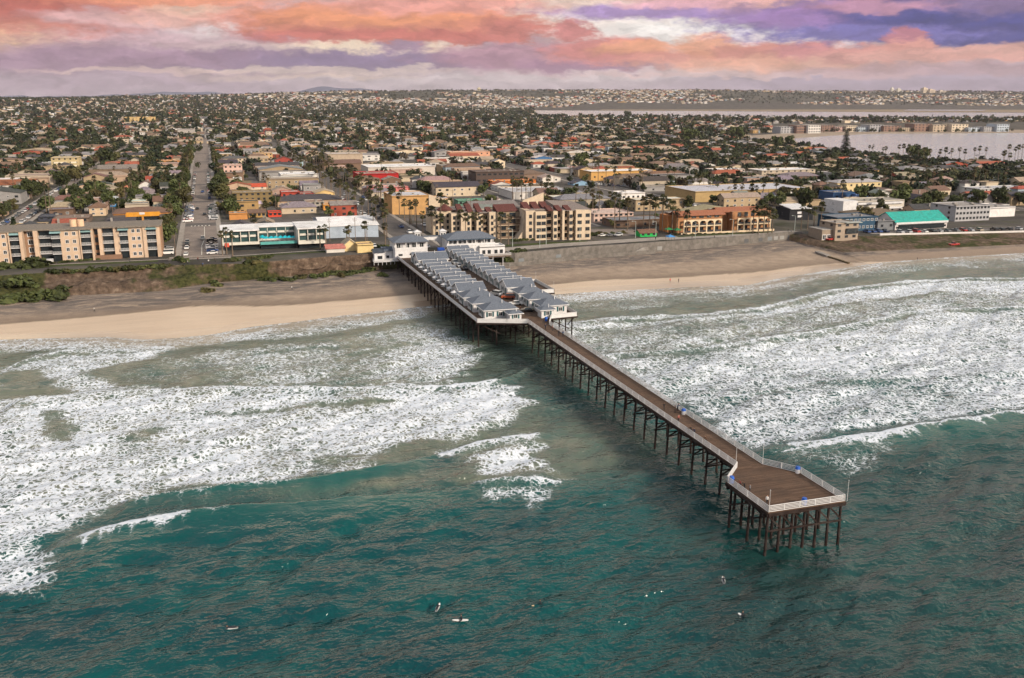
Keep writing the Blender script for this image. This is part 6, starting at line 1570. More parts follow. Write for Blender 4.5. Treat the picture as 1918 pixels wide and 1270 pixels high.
row(17,(-101.6,470),(-101.6,612),1.57,'on the outer kerb, far left avenue'); row(15,(-94.2,516),(-94.2,614),1.57,'on the inner kerb, far left avenue'); row(12,(-101.6,628),(-101.6,735),1.57,'outer kerb far up the left avenue',False); row(12,(-94.2,628),(-94.2,735),1.57,'inner kerb far up the left avenue',False)
row(5,(-33,515),(-33,530),.1,'in the lane beside the tan domed house'); row(4,(-19,409),(-19,423),.0,'in the bay beside the peach apartment block')
row(15,(334,392.6),(398,386.5),1.5,'before the green-roofed seafront building'); row(8,(404,386),(440,382.5),1.5,'beyond the green-roofed seafront building')
row(4,(318,398),(328,397),1.5,'before the dark blue seafront restaurant'); row(3,(181,420),(189,419),.4,'beside the condominium, by the promenade'); row(4,(54,402),(66,403),1.5,'in the small lot between hotel and pier gate')
row(12,(104,462),(140,462),1.57,'in the lot behind the condominium, outer line'); row(12,(104,474),(140,474),1.57,'in the lot behind the condominium, inner line')
xx, yy, _ = on_ground(1112,346); x2, y2, _ = on_ground(1232,350); row(17,(xx,yy),(x2,y2),1.57,'in front of the yellow strip mall',False); row(14,(xx+4,yy-12),(x2,y2-12),1.57,'outer line before the yellow strip mall',False)
xx, yy, _ = on_ground(1230,384); x2, y2, _ = on_ground(1300,386); row(8,(xx,yy),(x2,y2),1.57,'in the parking corner behind the orange hotel',False)
xx, yy, _ = on_ground(822,345); x2, y2, _ = on_ground(890,345); row(12,(xx,yy),(x2,y2),1.57,'in the lot right of the red warehouse',False); row(12,(xx,yy+16),(x2,y2+16),1.57,'back line right of the red warehouse',False)
row(10,(80.5,520),(80.5,620),1.57,'on the near kerb of the palm avenue',False,.3); row(8,(95.5,520),(95.5,620),1.57,'on the far kerb of the palm avenue',False,.3)
for i in range(7): car(86+R.choice((0,5)), 440+i*34+R.uniform(-8,8), 1.57, f'% driving up the palm avenue, {ordinal(i+1)} from the arch', full=False)
for i, (x, y) in enumerate(((-5,448),(-4,545),(-8,575),(-5,680))): car(x, y, 1.57, f'% driving along the tree-lined street, {ordinal(i+1)} from the beach')
# ------------------------------------------------------------------ people
import bmesh
def figure(name, J, links, slots):
    """one continuous skinned body over a jointed skeleton"""
    bm = bmesh.new(); sk = bm.verts.layers.skin.verify(); vs = {}
    for k, (p, r) in J.items():
        v = bm.verts.new(p); v[sk].radius = (r, r); v[sk].use_root = (k == 'pelvis'); vs[k] = v
    for a, b in links: bm.edges.new((vs[a], vs[b]))
    me = bpy.data.meshes.new(name); bm.to_mesh(me); bm.free()
    o = bpy.data.objects.new(name, me); C.objects.link(o)
    o.modifiers.new('skin', 'SKIN').use_smooth_shade = True; s = o.modifiers.new('sub', 'SUBSURF'); s.levels = 1
    dg = bpy.context.evaluated_depsgraph_get(); out = bpy.data.meshes.new_from_object(o.evaluated_get(dg))
    bpy.data.objects.remove(o); out.name = name
    out.materials.clear()
    for m in (mat('skin', (.42,.24,.16), .6), mat('cloth', src='obj', rough=.85), mat('dark_trousers', (.02,.023,.03), .9)): out.materials.append(m)
    for p in out.polygons: p.material_index = slots(p.center)
    return out
def skeleton(stride=0.0, arm=0.0, lean=0.0):
    J = {'pelvis':((0,0,.94),.135),'waist':((0,lean*.1,1.10),.125),'chest':((0,lean*.3,1.30),.15),'neck':((0,lean*.45,1.47),.055),'jaw':((0,lean*.5+.02,1.56),.075),'head':((0,lean*.5+.015,1.64),.095),'crown':((0,lean*.5,1.72),.06)}
    L = [('pelvis','waist'),('waist','chest'),('chest','neck'),('neck','jaw'),('jaw','head'),('head','crown')]
    for s, n in ((-1,'l'),(1,'r')):
        f = s*stride
        J['sh'+n] = ((s*.17,lean*.35,1.39),.07); J['el'+n] = ((s*.235,lean*.4-f*.4+arm*.15,1.12+arm*.06),.045); J['wr'+n] = ((s*.225,lean*.5-f*.6+.07+arm*.38,.90+arm*.22),.032); J['ha'+n] = ((s*.215,lean*.5-f*.7+.10+arm*.44,.81+arm*.27),.036)
        J['hi'+n] = ((s*.095,0,.88),.098); J['kn'+n] = ((s*.105,f*.42+.02,.49),.062); J['an'+n] = ((s*.105,f*.8-.03-(.06 if f < 0 else 0),.09+(.06 if f < 0 else 0)),.042); J['to'+n] = ((s*.115,f*.8+.13,.035),.036)
        L += [('chest','sh'+n),('sh'+n,'el'+n),('el'+n,'wr'+n),('wr'+n,'ha'+n),('pelvis','hi'+n),('hi'+n,'kn'+n),('kn'+n,'an'+n),('an'+n,'to'+n)]
    return J, L
def dress(c): return 0 if c[2] > 1.47 or (abs(c[0]) > .18 and c[2] < .93) else 1 if c[2] > .95 else 2
BODY = {n: figure('body', *skeleton(*a), dress) for n, a in (('stand',(0,0,0)),('walk',(.32,0,.1)),('lean',(.06,1,.45)))}
HAIR = MB().tube((0,-.02,1.62),(0,-.03,1.75),.108,.06,9).mesh('hair', mat('hair', (.035,.025,.02), .8))
NP = [0]
def person(x, y, z, pose, rz, label, shirt=(.05,.06,.09), group=None):
    t = thing('person', label, 'person', (x, y, z), group or 'people of the pier and beach', rz)
    put(BODY[pose], 'body', t, None, shirt); h = put(HAIR, 'hair', t, (0, .22 if pose == 'lean' else .05 if pose == 'walk' else 0, 0)); return t
for x, y, p, rz, l, c in [
 (88.3,244.3,'walk',3.1,'person in dark clothes walking near the walkway mouth, blue bin behind',(.03,.035,.06)),(89.6,242,'stand',1.2,'person in red-brown top by the rail just past the walkway mouth',(.16,.04,.03)),
 (89.3,236,'walk',3.0,'person in black of the walking pair near the cottages, surf side',(.02,.02,.025)),(90.1,235,'walk',3.1,'person in blue of the walking pair near the cottages, rail side',(.04,.07,.14)),
 (88.2,169.5,'walk',.2,'lone person in black walking in the middle of the walkway',(.02,.02,.02)),(89.6,167.2,'stand',1.5,'person with white trousers standing near the mid-walkway bin',(.10,.06,.05)),
 (90.6,168.0,'lean',-1.5,'person in dark blue leaning on the far rail by the mid-walkway bin',(.03,.04,.09)),(87.4,161.5,'walk',3.0,'person in a pink top walking past the mid-walkway bin',(.35,.12,.10)),
 (86.7,154.8,'lean',1.57,'person in black leaning on the near rail, landward of a pair',(.02,.02,.025)),(86.8,153.6,'lean',1.57,'person in navy leaning on the near rail, seaward of a pair',(.03,.035,.07)),(86.7,148.9,'lean',1.57,'lone person in brown bending over the near rail before the pier head',(.09,.05,.03)),
 (81.8,128.4,'lean',1.57,'person in dark red at the pier head rail beside the notch',(.15,.03,.03)),(82.0,127.4,'lean',1.5,'person in black at the pier head rail, middle of three',(.02,.02,.02)),(82.3,126.2,'stand',1.2,'person in grey at the pier head rail, seaward of three',(.25,.25,.26)),
 (82.4,121.2,'stand',2.4,'person with white shirt and blue cap near the outer corner of the pier head',(.62,.62,.60)),
 (84.6,292.5,'stand',1.0,'person in dark coat beside the last surf-side cottage on the pier street',(.05,.03,.03)),(88.8,268.6,'walk',2.0,'person in brown crossing in front of the black sedan on the pier',(.10,.05,.03)),(86.0,318,'stand',0,'person in black near the white van on the pier street',(.02,.02,.02)),(103.9,307.0,'stand',0,'person in navy beside the bright blue parasol',(.03,.04,.10)),(88.4,297,'walk',3,'person in dark clothes left of the silver SUV on the pier',(.03,.03,.04))]:
    person(x, y, DZ, p, rz, l, c)
for u, v, p, rz, l, c in [(177,584,'walk',1.4,'beach walker with pale shirt on the lighter sand at far left',(.50,.48,.44)),(547,543,'walk',1.6,'beach walker in white on the upper sand below the hotel',(.70,.69,.66)),(1255,529,'stand',0,'person in red swimwear at the waterline on the mirror-wet sand',(.60,.06,.05)),(1271,529,'stand',.4,'dark-clothed person beside the red swimmer on the wet sand',(.05,.05,.04)),(1718,489,'walk',1.5,'lone dark beach walker reflected in wet sand toward the far right',(.03,.03,.035)),
  (345,497,'stand',0,'person in black at the railing of the street end, apartment side',(.02,.02,.02)),(352,496,'stand',.5,'person in grey at the street-end railing',(.2,.2,.2)),(371,490,'walk',3,'person in dark red walking in the street plaza',(.12,.02,.02)),(380,496,'stand',0,'person in blue at the street-end railing, middle',(.05,.08,.16)),(391,494,'stand',.2,'person in white at the street-end railing',(.6,.6,.58)),(403,491,'walk',1,'person in black by the street-end railing, hotel side',(.02,.02,.02)),(243,491,'walk',1.5,'jogger on the bluff path below the peach apartments',(.04,.05,.08)),
  (1296,448,'stand',0,'person in black on the promenade beside the blue tent',(.02,.02,.02)),(1228,450,'stand',0,'person in black by the snack shack',(.02,.02,.03)),(1338,447,'walk',1.6,'cyclist-like walker in dark clothes on the promenade below the orange hotel',(.04,.03,.03)),(1476,434,'walk',1.6,'person in dark clothes by the street mouth beside the orange hotel',(.03,.03,.03)),(1482,436,'walk',1.4,'person in grey by the street mouth beside the orange hotel',(.2,.2,.2))]:
    x, y, z = on_ground(u, v); person(x, y, z+(.1 if v < 500 else 0), p, rz, l, c)
for i in range(9):
    x, y, z = on_ground(1398+i*4.2, 447-i*.25); person(x, y, z+.1, 'stand', R.uniform(0,6), f'person in dark clothes in the line along the promenade railing under the palms, {ordinal(i+1)} along', (.02+.05*R.random(),.03,.04))
# surfers: the rider and the board are two things
def board_mesh(c, name='surfboard'):
    b = MB(); n = 10; top_ = []; 
    for i in range(n+1):
        f = i/n; yy = -1.15+2.3*f; w = .27*math.sin(math.pi*(.08+.92*f))**.55*(1 if f < .75 else 1); top_.append((max(w,.02), yy, .10*max(0,f-.6)**1.5*3))
    vs = [(-w,y,z+.03) for w,y,z in top_]+[(w,y,z+.03) for w,y,z in top_]+[(-w*.9,y,z-.04) for w,y,z in top_]+[(w*.9,y,z-.04) for w,y,z in top_]
    m = n+1; F = []
    for i in range(n): F += [(i,m+i,m+i+1,i+1),(2*m+i+1,3*m+i+1,3*m+i,2*m+i),(i+1,2*m+i+1,2*m+i,i),(m+i,3*m+i,3*m+i+1,m+i+1)]
    F += [(0,2*m,3*m,m),(n,m+n,3*m+n,2*m+n)]
    return b.add(vs, F).mesh(name, mat('board_'+name+str(c), c, .35, .04))
def sit():
    J = {'pelvis':((0,-.25,.16),.14),'waist':((0,-.24,.32),.13),'chest':((0,-.18,.52),.15),'neck':((0,-.15,.69),.055),'jaw':((0,-.13,.78),.075),'head':((0,-.13,.86),.095),'crown':((0,-.14,.94),.06)}
    L = [('pelvis','waist'),('waist','chest'),('chest','neck'),('neck','jaw'),('jaw','head'),('head','crown')]
    for s, n in ((-1,'l'),(1,'r')):
        J['sh'+n] = ((s*.17,-.17,.61),.07); J['el'+n] = ((s*.25,-.05,.38),.045); J['wr'+n] = ((s*.2,.15,.22),.032); J['ha'+n] = ((s*.18,.23,.17),.036)
        J['hi'+n] = ((s*.13,-.2,.13),.1); J['kn'+n] = ((s*.33,.12,.06),.065); J['an'+n] = ((s*.33,.05,-.34),.042); J['to'+n] = ((s*.34,.18,-.40),.035)
        L += [('chest','sh'+n),('sh'+n,'el'+n),('el'+n,'wr'+n),('wr'+n,'ha'+n),('pelvis','hi'+n),('hi'+n,'kn'+n),('kn'+n,'an'+n),('an'+n,'to'+n)]
    return J, L
def prone():
    J = {'pelvis':((0,-.35,.15),.13),'waist':((0,-.15,.17),.125),'chest':((0,.08,.24),.14),'neck':((0,.27,.36),.055),'jaw':((0,.36,.40),.075),'head':((0,.40,.46),.095),'crown':((0,.41,.54),.06)}
    L = [('pelvis','waist'),('waist','chest'),('chest','neck'),('neck','jaw'),('jaw','head'),('head','crown')]
    for s, n in ((-1,'l'),(1,'r')):
        J['sh'+n] = ((s*.18,.15,.25),.07); J['el'+n] = ((s*.38,.30,.16),.045); J['wr'+n] = ((s*.36,.52,.04),.032); J['ha'+n] = ((s*.35,.60,-.02),.036)
        J['hi'+n] = ((s*.1,-.42,.14),.1); J['kn'+n] = ((s*.12,-.85,.11),.06); J['an'+n] = ((s*.13,-1.25,.13),.042); J['to'+n] = ((s*.14,-1.42,.10),.033)
        L += [('chest','sh'+n),('sh'+n,'el'+n),('el'+n,'wr'+n),('wr'+n,'ha'+n),('pelvis','hi'+n),('hi'+n,'kn'+n),('kn'+n,'an'+n),('an'+n,'to'+n)]
    return J, L
SIT = figure('body', *sit(), lambda c: 0 if c[2] > .70 else 2); PRONE = figure('body', *prone(), lambda c: 0 if c[1] > .27 and c[2] > .33 else 2)
HAIRS = MB().tube((0,-.15,.86),(0,-.17,.97),.108,.06,9).mesh('hair', mat('hair')); HAIRP = MB().tube((0,.36,.47),(0,.36,.575),.106,.06,9).mesh('hair', mat('hair'))
WB = board_mesh((.72,.72,.70)); YB = board_mesh((.62,.46,.26))
for u, v, lying, rz, bd, who in [
 (430,1176,1,1.45,WB,'lying on a white board farthest toward the lower left'),(627,1038,1,1.2,WB,'paddling with splashes just behind the long green swell'),(820,1137,1,-.5,WB,'paddling at a slant toward the shore beside a seated one'),
 (862,1161,0,1.3,WB,'sitting sideways left of the yellow board'),(1010,1133,0,1.5,YB,'sitting in a dark wave trough'),(1355,1086,1,-.45,WB,'paddling in the dark water before the pier head'),(1392,1155,0,3.2,WB,'sitting upright before the pier head')]:
    x, y = spot(u, v, .3)
    t = thing('person', 'surfer in black wetsuit '+who, 'surfer', (x, y, .22), 'surfers waiting beyond the break', rz)
    put(PRONE if lying else SIT, 'body', t); put(HAIRP if lying else HAIRS, 'hair', t)
    b = put(bd, 'surfboard', None, (x, y, .24), None, rz); tag(b, ('white' if bd is WB else 'sandy yellow')+' surfboard under the surfer '+who, 'surfboard', 'surfboards in the water')
# tents, poles, promenade lamps
def tent(u, v, c, label):
    x, y, z = on_ground(u, v); t = thing('canopy_tent', label, 'tent', (x,y,z))
    MB().hip(-1.6,-1.6,1.6,1.6,2.2,.9,.2,.15).build('canopy', PLASTIC, t, None, c)
    for sx in (-1.5,1.5):
        for sy in (-1.5,1.5): MB().tube((sx,sy,0),(sx,sy,2.2),.05,.05,5).build('leg', DARKMET, t)
tent(1255,452,(.05,.22,.50),'blue canopy tent on the promenade before the orange hotel'); tent(1252,438,(.03,.20,.07),'green peaked canopy beside the snack shack'); tent(1268,439,(.03,.18,.07),'second green canopy against the orange hotel corner'); tent(1180,351,(.50,.09,.04),'orange canopy tent in the boulevard parking')
LP = MB().tube((0,0,0),(0,0,8),.12,.08,7).mesh('pole', mat('mint_metal',(.42,.48,.45),.5)); LA = MB().beam((0,0,8),(-1.6,0,8.3),.09,.09).mesh('arm', mat('mint_metal')); LH = MB().box(-2.1,-.15,8.2,-1.5,.15,8.4).mesh('lamp_head', mat('mint_metal'))
for u, v, w in ((960,462,'at the ramp below the condominium'),(1023,458,'on the near lawn before the condominium'),(1086,452,'at the far lawn before the condominium'),(1190,446,'beside the snack shack'),(1228,446,'right of the snack shack'),(1302,447,'before the middle of the orange hotel'),(1372,442,'before the far half of the orange hotel'),(1488,434,'at the street mouth past the orange hotel'),(1011,464,'standing taller by the promenade wall')):
    x, y, z = on_ground(u, v); t = thing('street_lamp', 'pale promenade lamp '+w, 'street lamp', (x,y,z), 'promenade lamps'); put(LP,'pole',t); put(LA,'arm',t); put(LH,'lamp_head',t)
UP = MB().tube((0,0,-.5),(0,0,10.5),.16,.11,7).mesh('pole', OLDTIMBER); UA = MB().box(-1.1,-.06,9.6,1.1,.06,9.75).box(-.9,-.06,8.8,.9,.06,8.93).mesh('crossarm', OLDTIMBER)
n_ = 0
for x in XA[:5]:
    for y in np.arange(525, 860, 42):
        n_ += 1
        if in_frame(x, y): 
            t = thing('utility_pole', spotted('pole','brown utility pole with crossarms',x,y,'pole'), 'utility pole', (x+3,y,gz(x+3,y)), 'utility poles of the alleys'); put(UP,'pole',t); put(UA,'crossarm',t)
for u, v, w in ((618,452,'by the blue-grey warehouse'),(666,450,'in front of the blue-grey warehouse'),(330,487,'by the apartment driveway'),(225,412,'in the lane left of the orange bar'),(688,458,'between warehouse and pier gate')):
    x, y, z = on_ground(u, v); t = thing('utility_pole', 'brown utility pole '+w, 'utility pole', (x,y,z), 'utility poles of the alleys'); put(UP,'pole',t); put(UA,'crossarm',t)
# ------------------------------------------------------------------ the rest of the town
BAYPOLY = [spot(u,v,2) for u,v in [(2300,240),(1918,240),(1600,241),(1470,247),(1395,253),(1405,263),(1470,270),(1560,282),(1640,297),(1780,306),(2300,326)]]
BAYROW = [spot(u,v,2) for u,v in [(1440,252),(1440,232),(1918,228),(2300,228),(2300,243),(1918,246),(1600,247)]]
BAY2 = [spot(u,v,2) for u,v in [(1000,219),(1250,219.5),(1500,222),(1918,223),(2300,224),(2300,204),(1918,203.5),(1130,202.5),(1000,205)]]
def inside(P, x, y):
    c = False
    for (ax,ay),(bx,by) in zip(P, P[1:]+P[:1]):
        if (ay > y) != (by > y) and x < (bx-ax)*(y-ay)/(by-ay)+ax: c = not c
    return c
def free(x0, y0, x1, y1, m=2.0):
    for a,b,c,d,_ in HEROES:
        if x0 < c+m and x1 > a-m and y0 < d+m and y1 > b-m: return False
    return True
WALLS = [('white',(.66,.64,.60),7),('cream',(.60,.50,.36),6),('tan',(.42,.32,.20),4),('beige',(.50,.43,.33),5),('pink',(.52,.36,.29),2),('grey',(.34,.33,.32),4),('peach',(.56,.40,.28),2),('pale blue',(.36,.44,.50),1),('brown',(.20,.13,.09),2),('brick red',(.34,.08,.05),2),('ochre',(.46,.30,.13),1)]
ROOFS = [('grey',(.22,.21,.21),6),('dark',(.065,.062,.065),5),('brown',(.18,.12,.085),5),('white',(.66,.65,.63),8),('red-tiled',(.30,.09,.055),3),('tan',(.34,.27,.20),4)]
pick = lambda L: R.choices(L, [q[2] for q in L])[0]
LOTS = []
lines_ = sorted([(x,w/2+4) for x,w in XS]+[(x,3.5) for x in XA]+[(-150,4),(-205,5),(-260,4)])
ylines = [(430,3)]+[(y,w/2+3.5) for y,w in YS]
for (a,wa),(b,wb) in zip(lines_, lines_[1:]):
    for (c,wc),(d,wd) in zip(ylines, ylines[1:]):
        y = c+wc+R.uniform(0,3)
        while y < d-wd-6:
            big = R.random() < ((.34 if 0 < a < 340 else .14) if y < 1000 else .06)
            w = R.uniform(16,26) if big else R.uniform(9.5,15)
            if y+w > d-wd: break
            x0 = a+wa+R.uniform(.5,4); x1 = b-wb-R.uniform(.5,6)
            segs = [(x0,x1)] if (big or R.random() < .28) else [(x0,x0+(x1-x0)*R.uniform(.42,.55)),(x0+(x1-x0)*R.uniform(.60,.66),x1)]
            if R.random() < .06: segs = []
            for s0, s1 in segs:
                if R.random() < .07: continue
                yy1 = y+w-R.uniform(1.2,3)
                cx, cy = (s0+s1)/2, (y+yy1)/2
                if cy < top(cx)+14 or not in_frame(cx, cy, 6, 40): continue
                if inside(BAYPOLY, cx, cy) or inside(BAYROW, cx, cy): continue
                if 95 < cx < 180 and cy < 500: continue
                if cx < 185 and cx > 60 and cy < 440: continue
                if abs(cx-(290 if cy < 540 else 266)) < 20 and cy < 860: continue
                if not free(s0, y, s1, yy1): continue
                st = 2 if (not big or cy > 620) and R.random() < (.5 if cy < 900 else .3) else 1
                rf = R.choices(['flat','gx','gy','hip'],[9 if big else 5 if cy < 760 else 3,2.5,2,2.5])[0]
                LOTS.append([math.hypot(cx,cy), s0, y, s1, yy1, st, rf, pick(WALLS), pick([q for q in ROOFS if rf == 'flat' and q[0] != 'red-tiled' or rf != 'flat' and q[0] != 'white'])])
            y += w
LOTS.sort(key=lambda q: q[0])
print('LOTS', len(LOTS))
def lot_house(q):
    _, x0, y0, x1, y1, st, rf, wc, rc = q
    d_ = R.uniform(.68,.95); wc = (wc[0], tuple(k*d_ for k in wc[1])); rc = (rc[0], tuple(k*R.uniform(.75,1.0) for k in rc[1]))
    cx, cy = (x0+x1)/2, (y0+y1)/2; z = gz(cx, cy); h = 3.1*st+.3
    rn = {'flat':'flat','gx':'gabled','gy':'gabled','hip':'hipped'}[rf]
    t = thing('house', spotted('house', f'{wc[0].replace(" ","-")} {"two" if st == 2 else "one"}-storey house, {rc[0]} {rn} roof', cx, cy, 'house'), 'house', (cx,cy,z), 'houses of the town blocks')
    w = MB().box(x0,y0,z-.8,x1,y1,z+h); rh = min(2.6, .22*min(x1-x0,y1-y0)+.2)
    if rf == 'gx':
        for x in (x0,x1-.2): w.add([(x,y0,z+h),(x,y1,z+h),(x,cy,z+h+rh),(x+.2,y0,z+h),(x+.2,y1,z+h),(x+.2,cy,z+h+rh)],[(0,2,1),(3,4,5),(1,2,5,4),(2,0,3,5)])
    if rf == 'gy':
        for y in (y0,y1-.2): w.add([(x0,y,z+h),(x1,y,z+h),(cx,y,z+h+rh),(x0,y+.2,z+h),(x1,y+.2,z+h),(cx,y+.2,z+h+rh)],[(0,1,2),(3,5,4),(1,4,5,2),(2,5,3,0)])
    if rf == 'flat': w.parapet(x0,y0,x1,y1,z+h+.004,.45,.25)
    part(w,'wall',WALL,t,wc[1]); r = MB()
    if rf == 'flat': r.flat(x0,y0,x1,y1,z+h)
    elif rf == 'hip': r.hip(x0,y0,x1,y1,z+h,rh)
    else: r.gable(x0,y0,x1,y1,z+h,rh,'x' if rf == 'gx' else 'y')
    ro = part(r,'roof',ROOFT,t,rc[1])
    if q[0] < 720:
        if R.random() < .5: a,b = R.uniform(x0+1,x1-2),R.uniform(y0+1,y1-2); part(MB().box(a,b,z+h,a+.9,b+.9,z+h+(1.0 if rf == 'flat' else rh+.7)),'chimney' if rf != 'flat' else 'roof_unit',CONC,ro)
        for k in range(st):
            n = max(2,int((x1-x0)/4.5))
            for i in range(n):
                if R.random() < .85: fit(t, R.choice((WIN,DWIN)),'window',x0+(x1-x0)*(i+.5)/n,y0,z+.9+k*3.0,R.choice((1.1,1.5,1.9)),1.3)
            for i in range(2): fit(t, DWIN,'window',x0,y0+(y1-y0)*(i+.5)/2,z+.9+k*3.0,1.3,1.2,'W')
    return (x0,y0,x1,y1)
for q in LOTS[:298]: lot_house(q)
# the farther houses, too many to tell apart: one mass
SV=[];SF=[];SCo=[];nV=[0]
def quad(pts, c):
    SV.extend(pts); SF.append((nV[0],nV[0]+1,nV[0]+2,nV[0]+3)); SCo.append(c); nV[0]+=4
def mass_house(x0,y0,x1,y1,st,rf,wc,rc):
    cx,cy=(x0+x1)/2,(y0+y1)/2; z=gz(cx,cy); h=z+3.0*st+.3; zb=z-3; d=R.uniform(.6,1.0)
    wc=tuple(k*d for k in wc); e=.5
    quad([(x0,y0,zb),(x1,y0,zb),(x1,y0,h),(x0,y0,h)],wc); quad([(x1,y0,zb),(x1,y1,zb),(x1,y1,h),(x1,y0,h)],wc); quad([(x0,y1,zb),(x0,y0,zb),(x0,y0,h),(x0,y1,h)],wc)
    rh=min(2.6,.24*min(x1-x0,y1-y0))
    if rf=='flat': quad([(x0,y0,h),(x1,y0,h),(x1,y1,h),(x0,y1,h)],rc)
    elif rf=='gx':
        quad([(x0-e,y0-e,h),(x1+e,y0-e,h),(x1+e,cy,h+rh),(x0-e,cy,h+rh)],rc); quad([(x1+e,y1+e,h),(x0-e,y1+e,h),(x0-e,cy,h+rh),(x1+e,cy,h+rh)],rc); quad([(x0,y0,h),(x0,cy,h+rh),(x0,cy+.01,h+rh),(x0,y1,h)],wc)
    elif rf=='gy':
        quad([(x0-e,y1+e,h),(x0-e,y0-e,h),(cx,y0-e,h+rh),(cx,y1+e,h+rh)],rc); quad([(x1+e,y0-e,h),(x1+e,y1+e,h),(cx,y1+e,h+rh),(cx,y0-e,h+rh)],rc); quad([(x0,y0,h),(x1,y0,h),(cx+.01,y0,h+rh),(cx,y0,h+rh)],wc)
    else:
        a=min(x1-x0,y1-y0)/2*.9
        quad([(x0-e,y0-e,h),(x1+e,y0-e,h),(x1-a,cy,h+rh),(x0+a,cy,h+rh)],rc); quad([(x0-e,y1+e,h),(x0-e,y0-e,h),(x0+a,cy,h+rh),(x0+a,cy+.1,h+rh)],rc); quad([(x1+e,y0-e,h),(x1+e,y1+e,h),(x1-a,cy+.1,h+rh),(x1-a,cy,h+rh)],rc)
    if cy<2300:
        for k in range(st):
            n=2 if x1-x0<16 else 4
            for i in range(n):
                wx=x0+(x1-x0)*(i+.5)/n; wz=z+1.0+3*k; ww=R.uniform(.8,1.6)
                quad([(wx-ww,y0-.12,wz),(wx+ww,y0-.12,wz),(wx+ww,y0-.12,wz+1.3),(wx-ww,y0-.12,wz+1.3)],(.05,.05,.055))
for q in LOTS[298:]: mass_house(q[1],q[2],q[3],q[4],q[5],q[6],q[7][1],q[8][1])
TV=[];TF=[];TC=[];nT=[0]
def mass_tree(x,y,s,n,z=None):
    z=gz(x,y) if z is None else z
    k=3; cs=[(x+R.uniform(-.4,.4)*s,y+R.uniform(-.4,.4)*s,z+s*R.uniform(.55,1.0)) for _ in range(k)]
    P,F=leaf_quads(NR,cs,[s*.55]*k,n,s*(.36 if n<14 else .24),.7)
    TV.append(P); TF.append(F+nT[0]); nT[0]+=len(P)
    c=np.array([(.026,.036,.014),(.038,.045,.018),(.066,.066,.028),(.016,.026,.014),(.066,.048,.028)][R.choices(range(5),[4,4,2,3,1])[0]])
    TC.append(np.tile(c,(n,1))*NR.uniform(.7,1.3,(n,1)))
def grid_gap(x,y):
    return abs((x+98) % 96 - 0) < 6 or abs((x+98)%96-96) < 6 or (y % 165) < 11
def far_scatter(n, ya, yb, tries, hs, ts, tp):
    cnt=0
    for _ in range(tries):
        D=math.sqrt(R.uniform(ya*ya,yb*yb)); l=D*R.uniform(-.59,.59); x,y=D*SH+l*CH,D*CH-l*SH
        if not in_frame(x,y,8,30): continue
        if inside(BAYPOLY,x,y) or inside(BAY2,x,y) or inside(BAYROW,x,y): continue
        if not free(x-8,y-8,x+8,y+8,1): continue
        if y < 1325 and ya > 1300: continue
        if y < 2600 and grid_gap(x,y): continue
        yield x,y
for x,y in far_scatter(0,1325,2700,4600,0,0,0):
    w,d=R.uniform(9,15),R.uniform(10,20)
    if R.random()<.10: w,d=R.uniform(18,34),R.uniform(16,26)
    rf=R.choices(['flat','gx','gy','hip'],[3,2,2,3])[0]; mass_house(x-w/2,y-d/2,x+w/2,y+d/2,1 if R.random()<.65 else 2,rf,pick(WALLS)[1],pick([q for q in ROOFS if rf=='flat' or q[0]!='white'])[1])
for x,y in far_scatter(0,2600,5700,7200,0,0,0):
    w,d=R.uniform(11,22),R.uniform(12,24); rf=R.choice(['flat','gx','gy','hip']); mass_house(x-w/2,y-d/2,x+w/2,y+d/2,R.choice((1,1,2)),rf,pick(WALLS)[1],pick(ROOFS)[1])
for x,y in far_scatter(0,5600,9300,15000,0,0,0):
    u=seen(x,y,60)[0]
    dens=fbm(x/700,y/500,77,3)
    if dens<(.42 if u<1350 else .50) : continue
    w,d=R.uniform(14,30),R.uniform(14,26); c=pick(WALLS)[1]; mass_house(x-w/2,y-d/2,x+w/2,y+d/2,R.choice((1,2,2,3)),R.choice(['flat','gx','hip']),tuple(k*.95 for k in c),pick(ROOFS)[1])
# trees between the near houses, each its own, then the far ones as one mass
def bad(x,y):
    if any(a-1<x<c+1 and b-15<y<b for a,b,c,d,_ in HEROES): return R.random() < .75
    if inside(BAYPOLY,x,y) or inside(BAY2,x,y): return True
    return any(a-2<x<c+2 and b-2<y<d+2 for a,b,c,d,_ in HEROES)
cand=[]
for q in LOTS:
    _,x0,y0,x1,y1=q[:5]; u=seen((x0+x1)/2,y0,8)[0]
    p=1.9 if u<360 else .7 if u<700 else 1.2 if u<1150 else 2.0
    for _ in range(3):
        if R.random()<p/2.0: cand.append((R.choice((x0-1.5,x1+1.5,R.uniform(x0,x1))),R.choice((y0-1.8,y1+1.5)),'t'))
    if R.random()<(.34 if u>500 else .22): cand.append((R.choice((x0-2,x1+2)),R.uniform(y0,y1),'p'))
cand=[c for c in cand if not (-92<c[0]<-24 and c[1]<575 and R.random()<.85) and not bad(c[0],c[1]) and c[1]>430 and not(abs(c[0]+98)<8 or abs(c[0]+6)<10 or abs(c[0]-88)<10)]
cand.sort(key=lambda c: math.hypot(c[0],c[1]))
nt,np_=len(TREES),len(PALMS); print('explicit trees',nt,'palms',np_)
for x,y,k in cand:
    u=seen(x,y,8)[0]
    s=R.uniform(.6,1.15) if 360<u<1150 else R.uniform(.8,1.5)
    if k=='t':
        if nt<296: tree(x,y,s); nt+=1
        else: mass_tree(x,y,4.2*s,46)
    else:
        if np_<296: h=R.uniform(7,14); sc_=R.uniform(.8,1.15); palm(x,y,h,sc_,plabel(x,y,h,sc_)); np_+=1
        else: mass_tree(x,y,2.0,16,gz(x,y)+R.uniform(7,11))
for x,y in far_scatter(0,700,1500,5200,0,0,0):
    if x/y>.45 or x/y<-0.03 or R.random()<.3: mass_tree(x,y,R.uniform(3.5,6.5),40)
